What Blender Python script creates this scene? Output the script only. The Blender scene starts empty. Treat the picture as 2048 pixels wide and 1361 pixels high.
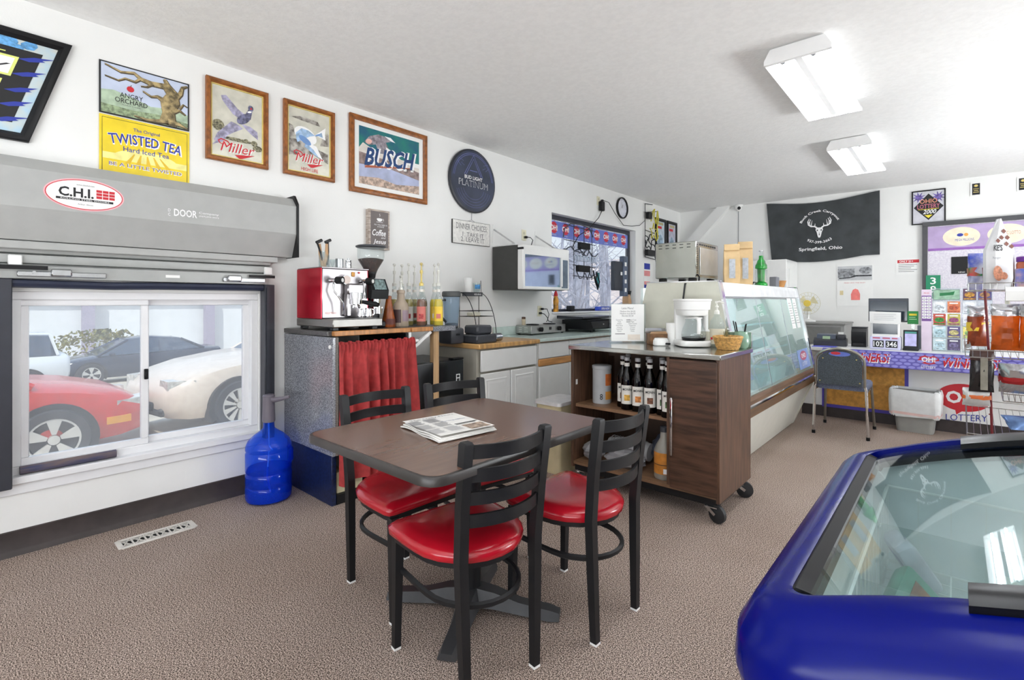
import bpy, bmesh, math, random
from math import pi, sin, cos, radians as R
from mathutils import Vector, Matrix
random.seed(7)
S = bpy.context.scene
COL = S.collection
# ------------------------------------------------------------------ camera, sky, sun, exposure
cam_d = bpy.data.cameras.new('camera'); cam = bpy.data.objects.new('camera', cam_d); COL.objects.link(cam)
cam.location = (0, 0, 1.25); cam.rotation_euler = (R(90), 0, R(41.5))
cam_d.sensor_width = 36; cam_d.lens = 998 / 2048 * 36; cam_d.shift_y = -77.5 / 2048; cam_d.clip_start = 0.02; cam_d.clip_end = 300
S.camera = cam
S.view_settings.view_transform = 'Standard'; S.view_settings.look = 'None'
S.view_settings.exposure = -0.13; S.view_settings.gamma = 1.0
try: S.view_settings.use_curve_mapping = False
except Exception: pass
try: S.cycles.transparent_max_bounces = 24; S.cycles.max_bounces = 10; S.cycles.diffuse_bounces = 6
except Exception: pass
SKY, SUN, TUBE = 1.5, 4.2, 20.0
FILL, FILL_UP, FILL_UP2 = 14, 165, 225  # strengths of the added fill lamps
w = bpy.data.worlds.new('sky'); S.world = w; w.use_nodes = True
nt = w.node_tree; nt.nodes.clear()
_tc = nt.nodes.new('ShaderNodeTexCoord'); _sep = nt.nodes.new('ShaderNodeSeparateXYZ'); _rm = nt.nodes.new('ShaderNodeValToRGB')
_bg = nt.nodes.new('ShaderNodeBackground'); _wo = nt.nodes.new('ShaderNodeOutputWorld')
nt.links.new(_tc.outputs['Generated'], _sep.inputs[0]); nt.links.new(_sep.outputs['Z'], _rm.inputs[0])
_rm.color_ramp.elements[0].color = (0.90, 0.93, 0.97, 1); _rm.color_ramp.elements[1].color = (0.42, 0.62, 0.95, 1)
nt.links.new(_rm.outputs[0], _bg.inputs['Color']); nt.links.new(_bg.outputs[0], _wo.inputs['Surface'])
_bg.inputs['Strength'].default_value = SKY
sun_d = bpy.data.lights.new('sun', 'SUN'); sun_d.energy = SUN; sun_d.angle = R(0.6); sun_d.color = (1, .95, .86)
sun = bpy.data.objects.new('sun', sun_d); COL.objects.link(sun)
sun.rotation_euler = Vector((-0.42, 0.42, -0.80)).to_track_quat('-Z', 'Y').to_euler()

def fill_lamp(name, loc, rot, sx, sy, e, c=(.94, .98, 1.0)):
    d = bpy.data.lights.new(name, 'AREA'); d.shape = 'RECTANGLE'; d.size = sx; d.size_y = sy; d.energy = e; d.color = c
    o = bpy.data.objects.new(name, d); COL.objects.link(o); o.location = loc; o.rotation_euler = rot; return o
# added fill lamps, out of view: one facing in, two tilted up at the ceiling
fill_lamp('front_fill', (.3, -2.70, 1.45), (R(90), 0, 0), 4.6, 1.9, FILL)
fill_lamp('front_fill_up', (.3, -2.5, .75), (R(150), 0, 0), 4.6, .9, FILL_UP)
fill_lamp('side_fill_up', (3.1, 5.2, .9), (R(150), 0, R(90)), 1.8, 1.4, FILL_UP2)

# ------------------------------------------------------------------ materials
def lin(c):
    f = lambda v: (v / 12.92 if v <= .04045 else ((v + .055) / 1.055) ** 2.4)
    return tuple(f(v / 255) for v in c[:3]) + (1,)
MATS = {}
def mat(name, rgb, rough=.5, metal=0, var=.05, vs=12, bump=0, bs=80, emit=0, rgb2=None, coat=0, spec=None, stretch=None, trans=0, ior=1.45, alpha=1):
    """principled material with a procedural noise variation of its colour and an optional noise bump"""
    if name in MATS: return MATS[name]
    m = bpy.data.materials.new(name); m.use_nodes = True; MATS[name] = m
    n = m.node_tree; b = n.nodes['Principled BSDF']
    L = n.links.new
    c = lin(rgb)
    tc = n.nodes.new('ShaderNodeTexCoord'); mp = n.nodes.new('ShaderNodeMapping'); L(tc.outputs['Object'], mp.inputs[0])
    if stretch: mp.inputs['Scale'].default_value = stretch
    if var or rgb2:
        nz = n.nodes.new('ShaderNodeTexNoise'); nz.inputs['Scale'].default_value = vs; nz.inputs['Detail'].default_value = 4
        L(mp.outputs[0], nz.inputs['Vector'])
        rp = n.nodes.new('ShaderNodeValToRGB'); L(nz.outputs['Fac'], rp.inputs[0])
        c2 = lin(rgb2) if rgb2 else tuple(v * (1 - var * 2) for v in c[:3]) + (1,)
        c1 = c if rgb2 else tuple(min(1, v * (1 + var)) for v in c[:3]) + (1,)
        rp.color_ramp.elements[0].position = .36; rp.color_ramp.elements[1].position = .64
        rp.color_ramp.elements[0].color = c2; rp.color_ramp.elements[1].color = c1
        L(rp.outputs[0], b.inputs['Base Color'])
    else: b.inputs['Base Color'].default_value = c
    b.inputs['Roughness'].default_value = rough; b.inputs['Metallic'].default_value = metal
    if coat: b.inputs['Coat Weight'].default_value = coat; b.inputs['Coat Roughness'].default_value = .08
    if spec is not None: b.inputs['Specular IOR Level'].default_value = spec
    if trans: b.inputs['Transmission Weight'].default_value = trans; b.inputs['IOR'].default_value = ior
    if alpha < 1: b.inputs['Alpha'].default_value = alpha
    if bump:
        n2 = n.nodes.new('ShaderNodeTexNoise'); n2.inputs['Scale'].default_value = bs; n2.inputs['Detail'].default_value = 3
        L(mp.outputs[0], n2.inputs['Vector'])
        bp = n.nodes.new('ShaderNodeBump'); bp.inputs['Strength'].default_value = bump; bp.inputs['Distance'].default_value = .004
        L(n2.outputs['Fac'], bp.inputs['Height']); L(bp.outputs[0], b.inputs['Normal'])
    if emit:
        b.inputs['Emission Color'].default_value = c; b.inputs['Emission Strength'].default_value = emit
    return m
def thin(name, rgb=(240, 250, 248), refl=1.0, rough=.02, tint=None, op=0):
    """thin clear sheet: straight-through transmission plus fresnel reflection (op = diffuse film share)"""
    if name in MATS: return MATS[name]
    m = bpy.data.materials.new(name); m.use_nodes = True; MATS[name] = m
    n = m.node_tree; n.nodes.clear(); L = n.links.new
    o = n.nodes.new('ShaderNodeOutputMaterial'); t = n.nodes.new('ShaderNodeBsdfTransparent'); g = n.nodes.new('ShaderNodeBsdfGlossy')
    mx = n.nodes.new('ShaderNodeMixShader'); fr = n.nodes.new('ShaderNodeFresnel'); fr.inputs['IOR'].default_value = 1.5
    ge = n.nodes.new('ShaderNodeNewGeometry'); mr = n.nodes.new('ShaderNodeMapRange'); mr.inputs['To Min'].default_value = 1.5; mr.inputs['To Max'].default_value = 1 / 1.5
    n.links.new(ge.outputs['Backfacing'], mr.inputs['Value']); n.links.new(mr.outputs[0], fr.inputs['IOR'])
    mu = n.nodes.new('ShaderNodeMath'); mu.operation = 'MULTIPLY'; mu.inputs[1].default_value = refl
    t.inputs[0].default_value = lin(rgb); g.inputs['Roughness'].default_value = rough
    L(fr.outputs[0], mu.inputs[0]); L(mu.outputs[0], mx.inputs[0]); L(t.outputs[0], mx.inputs[1]); L(g.outputs[0], mx.inputs[2])
    last = mx
    if op:
        d = n.nodes.new('ShaderNodeBsdfDiffuse'); d.inputs[0].default_value = lin(tint or (235, 238, 240))
        m2 = n.nodes.new('ShaderNodeMixShader'); m2.inputs[0].default_value = op
        L(mx.outputs[0], m2.inputs[1]); L(d.outputs[0], m2.inputs[2]); last = m2
    L(last.outputs[0], o.inputs[0]); return m

# ------------------------------------------------------------------ geometry helpers
class G:
    def __init__(s): s.bm = bmesh.new(); s.mi = 0; s.X = Matrix()
    def add(s, vs, fs):
        v = [s.bm.verts.new(s.X @ Vector(p)) for p in vs]
        out = []
        for f in fs:
            try:
                q = s.bm.faces.new([v[i] for i in f]); q.material_index = s.mi; out.append(q)
            except ValueError: pass
        return v, out
    def box(s, x0, x1, y0, y1, z0, z1, bev=0, seg=1):
        v, fs = s.add([(x, y, z) for x in (x0, x1) for y in (y0, y1) for z in (z0, z1)],
              [(0, 1, 3, 2), (4, 6, 7, 5), (0, 4, 5, 1), (2, 3, 7, 6), (0, 2, 6, 4), (1, 5, 7, 3)])
        if bev:
            es = {e for f in fs for e in f.edges}
            r = bmesh.ops.bevel(s.bm, geom=list(es), offset=bev, segments=seg, profile=.5, affect='EDGES')
            for f in r['faces']: f.material_index = s.mi
        return s
    def rings(s, rings, close=True, cap=True):
        n = len(rings[0]); vs = [p for r in rings for p in r]; fs = []
        for i in range(len(rings) - 1):
            for j in range(n if close else n - 1):
                a, b = i * n + j, i * n + (j + 1) % n
                fs.append((a, b, b + n, a + n))
        if cap and close: fs.append(tuple(range(n))[::-1]); fs.append(tuple(range((len(rings) - 1) * n, len(rings) * n)))
        s.add(vs, fs); return s
    def lathe(s, prof, n=16, c=(0, 0, 0), sx=1, sy=1, cap=True):
        return s.rings([[(c[0] + r * sx * cos(2 * pi * k / n), c[1] + r * sy * sin(2 * pi * k / n), c[2] + z) for k in range(n)] for r, z in prof], cap=cap)
    def tube(s, pts, r, n=6, closed=False, flat=None):
        pts = [Vector(p) for p in pts]; m = len(pts); rg = []; up = None
        for i, p in enumerate(pts):
            a = pts[i - 1] if (i or closed) else p; b = pts[(i + 1) % m] if (i < m - 1 or closed) else p
            t = (b - a).normalized() if (b - a).length > 1e-9 else Vector((0, 0, 1))
            if up is None:
                up = Vector((0, 0, 1)) if abs(t.z) < .9 else Vector((1, 0, 0))
            u = up - t * up.dot(t)
            u = u.normalized() if u.length > 1e-6 else t.orthogonal().normalized()
            v = t.cross(u); up = u
            rr = r[i] if isinstance(r, (list, tuple)) else r
            fu, fv = flat if flat else (1, 1)
            off = pi / n if n == 4 else 0
            rg.append([tuple(p + (u * cos(2 * pi * k / n + off) * fu + v * sin(2 * pi * k / n + off) * fv) * rr) for k in range(n)])
        if closed: rg.append(rg[0]); return s.rings(rg, cap=False)
        return s.rings(rg)
    def cyl(s, p0, p1, r, n=12, r1=None): return s.tube([p0, p1], [r, r if r1 is None else r1], n)
    def prism(s, poly, axis, a, b):
        """polygon in the plane normal to axis (0: (y,z), 1: (x,z), 2: (x,y)) extruded from a to b"""
        f = {0: lambda p, t: (t, p[0], p[1]), 1: lambda p, t: (p[0], t, p[1]), 2: lambda p, t: (p[0], p[1], t)}[axis]
        return s.rings([[f(p, a) for p in poly], [f(p, b) for p in poly]])
    def quad(s, *p): s.add(p, [tuple(range(len(p)))]); return s
    def sheet(s, fn, nu, nv, th=0):
        vs = [fn(i / nu, j / nv) for j in range(nv + 1) for i in range(nu + 1)]
        s.add(vs, [(j * (nu + 1) + i, j * (nu + 1) + i + 1, (j + 1) * (nu + 1) + i + 1, (j + 1) * (nu + 1) + i) for j in range(nv) for i in range(nu)])
        return s
    def ball(s, c, r, n=10, m=6):
        rx, ry, rz = r if isinstance(r, (list, tuple)) else (r, r, r)
        return s.lathe([(max(sin(pi * i / m), .001), -cos(pi * i / m) * rz) for i in range(m + 1)], n, c, rx, ry)
    def poly(s, pts, z=0): s.add([(x, y, z) for x, y in pts], [tuple(range(len(pts)))]); return s

def fin(o, parent=None, **kw):
    if parent is not None: o.parent = parent
    for k, v in kw.items():
        if v: o[k] = v
    return o
def obj(name, g, m, parent=None, smooth=True, loc=None, ang=38, rec=True, **kw):
    me = bpy.data.meshes.new(name)
    if rec: bmesh.ops.recalc_face_normals(g.bm, faces=g.bm.faces[:])
    g.bm.to_mesh(me); g.bm.free()
    for q in (m if isinstance(m, (list, tuple)) else [m]): me.materials.append(q)
    if smooth and me.polygons:
        me.polygons.foreach_set('use_smooth', [True] * len(me.polygons)); me.set_sharp_from_angle(angle=R(ang))
    o = bpy.data.objects.new(name, me); COL.objects.link(o)
    if loc: o.location = loc
    return fin(o, parent, **kw)
def thing(name, label, cat, loc=(0, 0, 0), rz=0, group=None, rot=None):
    o = bpy.data.objects.new(name, None); COL.objects.link(o); o.empty_display_size = .05
    o.location = loc; o.rotation_euler = rot or (0, 0, rz)
    return fin(o, None, label=label, category=cat, group=group)
def tag(o, label, cat, group=None): return fin(o, None, label=label, category=cat, group=group)
def struct(name, g, m, parent=None, **kw):
    o = obj(name, g, m, parent, **kw)
    if parent is None: o['kind'] = 'structure'
    return o
def dup(root, loc, rz, label=None, group=None, rot=None):
    r = root.copy(); COL.objects.link(r); r.location = loc; r.rotation_euler = rot or (0, 0, rz)
    if label: r['label'] = label
    if group: r['group'] = group
    for ch in list(root.children):
        c = ch.copy(); COL.objects.link(c); c.parent = r
        for gch in ch.children:
            d = gch.copy(); COL.objects.link(d); d.parent = c
    return r
LW = (R(90), 0, R(90)); BW = (R(90), 0, 0)          # frames of things hung on the left and the back wall: x right, y up, z out
WX, WB, CH = -3.46, 8.2, 2.747
def on_left(name, label, cat, y, z, out=0.001, group=None): return thing(name, label, cat, (WX + out, y, z), rot=LW, group=group)
def on_back(name, label, cat, x, z, out=0.001, group=None): return thing(name, label, cat, (x, WB - out, z), rot=BW, group=group)
def text(s, parent, m, x, y, z, wd=None, ht=None, name='lettering', shear=0, bold=0, arc=0, slope=0, rot=None, line=None, **kw):
    """flat lettering fitted to width wd and height ht, centred at (x, y, z) of the parent's frame; arc > 0 bends it over a circle"""
    cu = bpy.data.curves.new(name, 'FONT'); cu.body = s; cu.resolution_u = 2; cu.align_x = 'CENTER'; cu.shear = shear; cu.offset = bold * .7
    if line: cu.space_line = line
    t = bpy.data.objects.new(name, cu); me = bpy.data.meshes.new_from_object(t); me.name = name
    bpy.data.objects.remove(t); bpy.data.curves.remove(cu)
    xs = [v.co.x for v in me.vertices]; ys = [v.co.y for v in me.vertices]
    if not xs: return None
    w0, h0 = max(xs) - min(xs), max(ys) - min(ys); cx, cy = (max(xs) + min(xs)) / 2, (max(ys) + min(ys)) / 2
    sx = wd / w0 if wd else ht / h0; sy = ht / h0 if ht else sx
    for v in me.vertices:
        a, b = (v.co.x - cx) * sx, (v.co.y - cy) * sy
        if arc:
            th = a / arc; a, b = (arc + b) * sin(th), (arc + b) * cos(th) - arc
        v.co = (a, b + slope * a, 0)
    if bold:      # widened outlines overlap themselves at sharp corners: give each triangle its own hair's breadth of height
        vs = []; fs = []
        for i, p in enumerate(me.polygons):
            fs.append(tuple(range(len(vs), len(vs) + len(p.vertices)))); vs += [(me.vertices[k].co.x, me.vertices[k].co.y, (i % 20) * 1.5e-5) for k in p.vertices]
        bpy.data.meshes.remove(me); me = bpy.data.meshes.new(name); me.from_pydata(vs, [], fs)
    for p in me.polygons: p.use_smooth = False
    if me.attributes.get('custom_normal'): me.attributes.remove(me.attributes['custom_normal'])
    me.materials.clear(); me.materials.append(m); me.update()
    o = bpy.data.objects.new(name, me); COL.objects.link(o); o.parent = parent; o.location = (x, y, z)
    if rot: o.rotation_euler = rot
    return fin(o, None, **kw)
def flat(parent, m, polys, z, name='printed_picture', **kw):
    """flat printed shapes: list of polygons in the parent's frame"""
    g = G()
    for k, p in enumerate(polys): g.poly(p, z + k * 1.2e-5)
    return obj(name, g, m, parent, smooth=False, rec=False, **kw)
def ell(cx, cy, rx, ry, n=20, a0=0, a1=2 * pi, rot=0):
    o = []
    for k in range(n if a1 - a0 > 6.2 else n + 1):
        t = a0 + (a1 - a0) * k / n; a, b = rx * cos(t), ry * sin(t)
        o.append((cx + a * cos(rot) - b * sin(rot), cy + a * sin(rot) + b * cos(rot)))
    return o
def strip(pts, w):
    """polygons of a ribbon along pts in 2-D, width w (number or list)"""
    o = []; n = len(pts); W = w if isinstance(w, (list, tuple)) else [w] * n; L = []
    for i in range(n):
        a = pts[max(0, i - 1)]; b = pts[min(n - 1, i + 1)]; dx, dy = b[0] - a[0], b[1] - a[1]; q = math.hypot(dx, dy) or 1
        L.append((-dy / q * W[i] / 2, dx / q * W[i] / 2))
    for i in range(n - 1):
        p, q = pts[i], pts[i + 1]
        if L[i][0] * L[i + 1][0] + L[i][1] * L[i + 1][1] < 0: L[i + 1] = (-L[i + 1][0], -L[i + 1][1])
        o.append([(p[0] - L[i][0], p[1] - L[i][1]), (q[0] - L[i + 1][0], q[1] - L[i + 1][1]), (q[0] + L[i + 1][0], q[1] + L[i + 1][1]), (p[0] + L[i][0], p[1] + L[i][1])])
    return o
def rect(x0, y0, x1, y1): return [(x0, y0), (x1, y0), (x1, y1), (x0, y1)]
def frame_g(wd, ht, t, d, inner=.4):
    """picture frame ring: outer wd x ht, bar width t, depth d, the inner lip lower"""
    g = G(); a, b = wd / 2, ht / 2
    def rr(i, z): return [(-a + i, -b + i, z), (a - i, -b + i, z), (a - i, b - i, z), (-a + i, b - i, z)]
    g.rings([rr(0, 0), rr(0, d * .8), rr(t * .18, d), rr(t * .6, d), rr(t, d * inner), rr(t, 0)], cap=False)
    return g
WHITE = mat('white_paint', (236, 236, 234), .5, var=.01)
BLACK = mat('black_metal', (24, 24, 26), .42, var=.05, spec=.3)
BLKPL = mat('black_plastic', (20, 21, 24), .35, var=.05, spec=.3)
DKGR = mat('dark_grey_plastic', (62, 64, 70), .4, var=.05)
STEEL = mat('brushed_steel', (196, 198, 200), .25, 1, var=.04, vs=30)
CHROME = mat('chrome', (225, 226, 228), .08, 1, var=0)
WHPL = mat('white_plastic', (238, 238, 236), .3, var=.01)
PAPER = mat('white_paper', (240, 240, 238), .7, var=.01)
INK = mat('black_ink', (30, 30, 32), .6, var=0)
GINK = mat('grey_ink', (110, 110, 112), .6, var=0)
WINK = mat('white_ink', (244, 244, 244), .6, var=0)
RINK = mat('red_ink', (200, 36, 48), .5, var=0)
BINK = mat('blue_ink', (40, 56, 158), .5, var=0)
YINK = mat('yellow_ink', (240, 220, 60), .5, var=0)
GOLD = mat('gold_foil', (222, 200, 120), .35, .3, var=.05)
CLEAR = thin('clear_plastic', (242, 246, 246), .9, .04, op=.05)
GLASS = thin('window_glass', (246, 249, 250), .6, tint=(226, 230, 236), op=.16)  # diffuse share paints a whitish veil of glare over the panes
def col(n, rgb, rough=.5, **k): return mat(n, rgb, rough, **k)
# ------------------------------------------------------------------ the room
def carpet():
    m = bpy.data.materials.new('loop_carpet'); m.use_nodes = True; n = m.node_tree; b = n.nodes['Principled BSDF']; L = n.links.new
    tc = n.nodes.new('ShaderNodeTexCoord')
    a = n.nodes.new('ShaderNodeTexNoise'); a.inputs['Scale'].default_value = 230; a.inputs['Detail'].default_value = 2
    c = n.nodes.new('ShaderNodeTexVoronoi'); c.inputs['Scale'].default_value = 260
    e = n.nodes.new('ShaderNodeTexNoise'); e.inputs['Scale'].default_value = 1.6; e.inputs['Detail'].default_value = 5
    for q in (a, c, e): L(tc.outputs['Object'], q.inputs['Vector'])
    r = n.nodes.new('ShaderNodeValToRGB'); cr = r.color_ramp
    cr.elements[0].position = .40; cr.elements[0].color = lin((74, 65, 60)); cr.elements[1].position = .60; cr.elements[1].color = lin((216, 198, 186))
    k = cr.elements.new(.5); k.color = lin((150, 132, 122))
    L(a.outputs['Fac'], r.inputs[0])
    r2 = n.nodes.new('ShaderNodeValToRGB'); r2.color_ramp.elements[0].position = .35; r2.color_ramp.elements[1].position = .7
    r2.color_ramp.elements[0].color = (.86, .84, .82, 1); r2.color_ramp.elements[1].color = (1.0, 1.0, 1.0, 1)
    L(e.outputs['Fac'], r2.inputs[0])
    mx = n.nodes.new('ShaderNodeMixRGB'); mx.blend_type = 'MULTIPLY'; mx.inputs[0].default_value = 1
    L(r.outputs[0], mx.inputs[1]); L(r2.outputs[0], mx.inputs[2]); L(mx.outputs[0], b.inputs['Base Color'])
    b.inputs['Roughness'].default_value = .95; b.inputs['Specular IOR Level'].default_value = .1
    bp = n.nodes.new('ShaderNodeBump'); bp.inputs['Strength'].default_value = .3; bp.inputs['Distance'].default_value = .003
    L(c.outputs['Distance'], bp.inputs['Height']); L(bp.outputs[0], b.inputs['Normal']); return m
WALL = mat('painted_wall', (236, 236, 234), .62, var=.01, vs=3, bump=.10, bs=160)
CEIL = mat('stippled_ceiling', (243, 243, 242), .8, var=.015, vs=30, bump=.55, bs=55)
BASEB = mat('dark_vinyl_base', (58, 50, 49), .5, var=.1)
RX, NY = 3.2, -2.6
g = G(); g.box(WX - .25, RX + .2, NY - .2, WB + .2, -.12, 0); struct('floor', g, carpet(), smooth=False)
g = G(); g.box(WX - .6, RX + .4, NY - .4, WB + .4, CH, CH + .25); struct('ceiling', g, CEIL, smooth=False)
# left wall with two openings
WT = .16
W1 = (.20, 1.372, .385, 1.30); W2 = (4.60, 6.62, 1.105, 2.275)
g = G(); x0, x1 = WX - WT, WX
g.box(x0, x1, NY, W1[0], 0, CH); g.box(x0, x1, W1[1], W2[0], 0, CH); g.box(x0, x1, W2[1], WB, 0, CH)
g.box(x0, x1, W1[0], W1[1], 0, W1[2]); g.box(x0, x1, W1[0], W1[1], W1[3], CH)
g.box(x0, x1, W2[0], W2[1], 0, W2[2]); g.box(x0, x1, W2[0], W2[1], W2[3], CH)
bmesh.ops.remove_doubles(g.bm, verts=g.bm.verts, dist=1e-5)
struct('wall_left', g, WALL, smooth=False)
g = G(); g.box(WX - WT, RX + .2, WB, WB + .16, 0, CH); struct('wall_back', g, WALL, smooth=False)
g = G(); g.box(RX, RX + .16, NY, 3.3, 0, CH); g.box(RX, RX + .16, 5.9, WB, 0, CH); g.box(RX, RX + .16, 3.3, 5.9, 2.2, CH); g.box(RX, RX + .16, 3.3, 5.9, 0, .12); struct('wall_right', g, WALL, smooth=False)
g = G(); g.box(WX - WT, -2.1, NY - .16, NY, 0, CH); g.box(2.7, RX + .16, NY - .16, NY, 0, CH); g.box(-2.1, 2.7, NY - .16, NY, 0, .3); g.box(-2.1, 2.7, NY - .16, NY, 2.45, CH); struct('wall_front', g, WALL, smooth=False)
def base(name, g): struct(name, g, BASEB)
g = G(); g.prism([(WX, 0), (WX + .022, 0), (WX + .012, .022), (WX + .007, .03), (WX + .007, .118), (WX, .122)], 1, NY, 1.40); base('baseboard_left', g)
g = G(); g.box(-1.72, RX, WB - .008, WB, 0, .12); base('baseboard_back', g)
g = G(); g.box(RX - .008, RX, NY, WB, 0, .12); base('baseboard_right', g)
# boxed pipe running diagonally in the far corner
g = G(); g.prism([(-2.82, 2.747), (-2.62, 2.747), (-3.28, 2.05), (-3.46, 2.0), (-3.46, 2.12)], 1, WB - .10, WB); struct('trim_1', g, WALL, smooth=False)

# window 1: white sliding window in the low opening
FR = mat('white_window_vinyl', (232, 232, 234), .35, var=.01)
win = thing('window_1', '', ''); win['kind'] = 'structure'
g = G(); X = WX - .085
def ring(g, y0, y1, z0, z1, t, xa, xb, bev=.003):
    g.box(xa, xb, y0, y1, z0, z0 + t, bev); g.box(xa, xb, y0, y1, z1 - t, z1, bev); g.box(xa, xb, y0, y0 + t, z0 + t, z1 - t, bev); g.box(xa, xb, y1 - t, y1, z0 + t, z1 - t, bev)
ring(g, .20, 1.372, .385, 1.30, .042, WX - .14, WX - .02); obj('window_frame', g, FR, win)
for i, (ya, yb, xa) in enumerate(((.236, .772, WX - .07), (.745, 1.335, WX - .105))):
    g = G(); ring(g, ya, yb, .425, 1.262, .036, xa, xa + .034, .004); s_ = obj('sash', g, FR, win)
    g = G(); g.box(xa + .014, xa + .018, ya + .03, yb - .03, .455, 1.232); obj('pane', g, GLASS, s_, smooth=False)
g = G(); g.box(WX - .034, WX - .022, .748, .768, .80, .86, .003); g.box(WX - .024, WX - .008, .752, .764, .815, .845, .003); obj('sash_lock', g, BLACK, win)
g = G(); g.box(WX - .14, WX + .035, .14, 1.40, .352, .388, .004); g.box(WX, WX + .016, .14, 1.40, .30, .352, .003); obj('window_sill', g, FR, win)
# added unseen openings for the fill lamps: front window behind the viewer, right-wall door
for nm, a in (('added_window', 0), ('added_door', 1)):
    wx = thing(nm, '', ''); wx['kind'] = 'structure'
    if a == 0:
        for k in range(5):
            x = -2.1 + k * 1.2; g = G(); g.box(x - .03, x + .03, NY - .12, NY - .04, .3, 2.45); obj('mullion', g, FR, wx)
    else:
        for k in range(3):
            y = 3.33 + k * 1.27; g = G(); g.box(RX + .04, RX + .12, y - .04, y + .04, .12, 2.2); obj('stile', g, FR, wx)
# window 2: black framed fixed window, deep white reveal
win2 = thing('window_2', '', ''); win2['kind'] = 'structure'
DARKF = mat('dark_bronze_frame', (52, 54, 66), .4, var=.04)
g = G(); ring(g, 4.60, 6.62, 1.105, 2.275, .05, WX - .14, WX - .09); obj('window_frame', g, DARKF, win2)
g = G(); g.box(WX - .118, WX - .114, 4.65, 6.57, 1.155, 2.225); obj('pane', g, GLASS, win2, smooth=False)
g = G(); g.box(WX - .09, WX + .02, 4.60, 6.62, 1.105, 1.125, .004); obj('window_sill', g, FR, win2)

# ceiling fixtures
LAMP = mat('fluorescent_tube', (247, 251, 255), .3, var=0, emit=TUBE)
REFL = mat('white_enamel', (240, 240, 240), .35, var=.01)
def fixture(x, y, lab):
    t = thing('fluorescent_fixture', lab, 'ceiling light', (x, y, CH), group='fluorescent ceiling lights')
    g = G(); W, Lh = .172, .61
    g.prism([(-W, -.092), (-W, -.088), (-.14, -.045), (-.135, -.003), (.135, -.003), (.14, -.045), (W, -.088), (W, -.092), (.126, -.052), (.03, -.052), (.018, -.085), (-.018, -.085), (-.03, -.052), (-.126, -.052)], 1, -Lh, Lh)
    obj('housing', g, REFL, t, smooth=False)
    for s in (-1, 1):
        g = G(); y0 = s * Lh; g.prism([(-W, -.095), (W, -.095), (W, -.07), (.14, -.01), (-.14, -.01), (-W, -.07)], 1, y0 - .012, y0 + .012); obj('end_plate', g, REFL, t, smooth=False)
        g = G(); g.cyl((s * .078, -Lh + .03, -.083), (s * .078, Lh - .03, -.083), .0165, 12); tb = obj('tube', g, LAMP, t)
        for q in (-1, 1):
            g = G(); g.cyl((s * .078, q * (Lh - .03), -.083), (s * .078, q * (Lh - .012), -.083), .017, 12); g.box(s * .078 - .012, s * .078 + .012, q * (Lh - .02) - .006, q * (Lh - .02) + .006, -.083, -.055)
            obj('tube_holder', g, STEEL, tb)
    return t
F0 = fixture(-.675, 3.845, 'nearer white two-tube fluorescent fixture on the stippled ceiling')
dup(F0, (-.715, 6.05, CH), 0, 'farther white two-tube fluorescent fixture on the ceiling, smaller in view')
dup(F0, (-.64, 1.63, CH), 0, 'white two-tube fluorescent fixture above the dining table')
dup(F0, (-.64, -.7, CH), 0, 'white two-tube fluorescent fixture behind the viewer, over the open floor')
dup(F0, (2.0, 3.3, CH), 0, 'white two-tube fluorescent fixture by the right wall, near the aisle')
dup(F0, (2.0, .4, CH), 0, 'white two-tube fluorescent fixture by the right wall, beyond the freezer')
# ------------------------------------------------------------------ things on the left wall
OAK = mat('oak_moulding', (150, 88, 36), .38, var=.2, vs=9, stretch=(3, 3, 14))
PGLASS = thin('picture_glass', (252, 252, 252), .55, .03)
def pane(t, wd, ht, z, m=PGLASS):
    g = G(); g.poly(rect(-wd / 2, -ht / 2, wd / 2, ht / 2), z); return obj('glass', g, m, t, smooth=False, rec=False)
def card(t, wd, ht, z, m, name='print'):
    g = G(); g.box(-wd / 2, wd / 2, -ht / 2, ht / 2, z - .004, z); return obj(name, g, m, t, smooth=False)
# black framed beer mirror, cut by the photo's edge, hung tilted
t = thing('framed_sign', 'black framed blue and silver drink sign with slanted ends, over the roller shutter', 'sign', (WX + .002, .348 - .31, 2.311), rot=LW)
# the local frame: right edge centre of the sign; w .74, h .56
WDS, HTS = .62, .544
g = frame_g(WDS, HTS, .042, .028); obj('frame', g, BLACK, t)
CAM = mat('camouflage_print', (176, 206, 224), .5, rgb2=(206, 208, 200), vs=11)
card(t, WDS - .05, HTS - .05, .008, CAM)
rnd = random.Random(3); pl_ = []
for k in range(16):
    cx, cy = rnd.uniform(-.25, .25), rnd.choice([-.215, .215, rnd.uniform(-.2, .2)]); r = rnd.uniform(.03, .06)
    if abs(cx) < .18 and abs(cy) < .17: continue
    pl_.append([(cx + r * rnd.uniform(.6, 1.3) * cos(a * .785), cy + r * rnd.uniform(.5, .9) * sin(a * .785)) for a in range(8)])
flat(t, col('sky_blue_ink', (104, 170, 226), .5, var=.2, vs=60), pl_, .0088)
flat(t, INK, [rect(-.2, -.185, .225, .185)], .0092, 'black_panel')
pl_ = []
for yy, ln in ((.155, .06), (.075, .05), (-.01, .045), (-.085, .05), (-.165, .07)):
    pl_.append([(.15, yy - .020), (.2, yy + .004), (.215 + ln, yy + .018), (.232, yy - .002), (.245, yy - .006), (.19, yy - .024)])
flat(t, BINK, pl_, .0096, 'blue_claw_marks')
flat(t, col('lime_ink', (226, 232, 130), .5), [rect(-.2, .155, .10, .16), rect(-.2, .04, .152, .142), rect(-.2, -.075, .13, .02), rect(-.2, -.1, .11, -.097)], .0100, 'lime_outline')
flat(t, WINK, [rect(-.2, .05, .14, .132), rect(-.2, -.065, .118, .01)], .0104, 'white_letter_block')
flat(t, INK, [rect(-.2, .088, .09, .096), [(.04, .05), (.12, .10), (.135, .10), (.055, .05)]], .0108, 'black_letter_gap')
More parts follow.
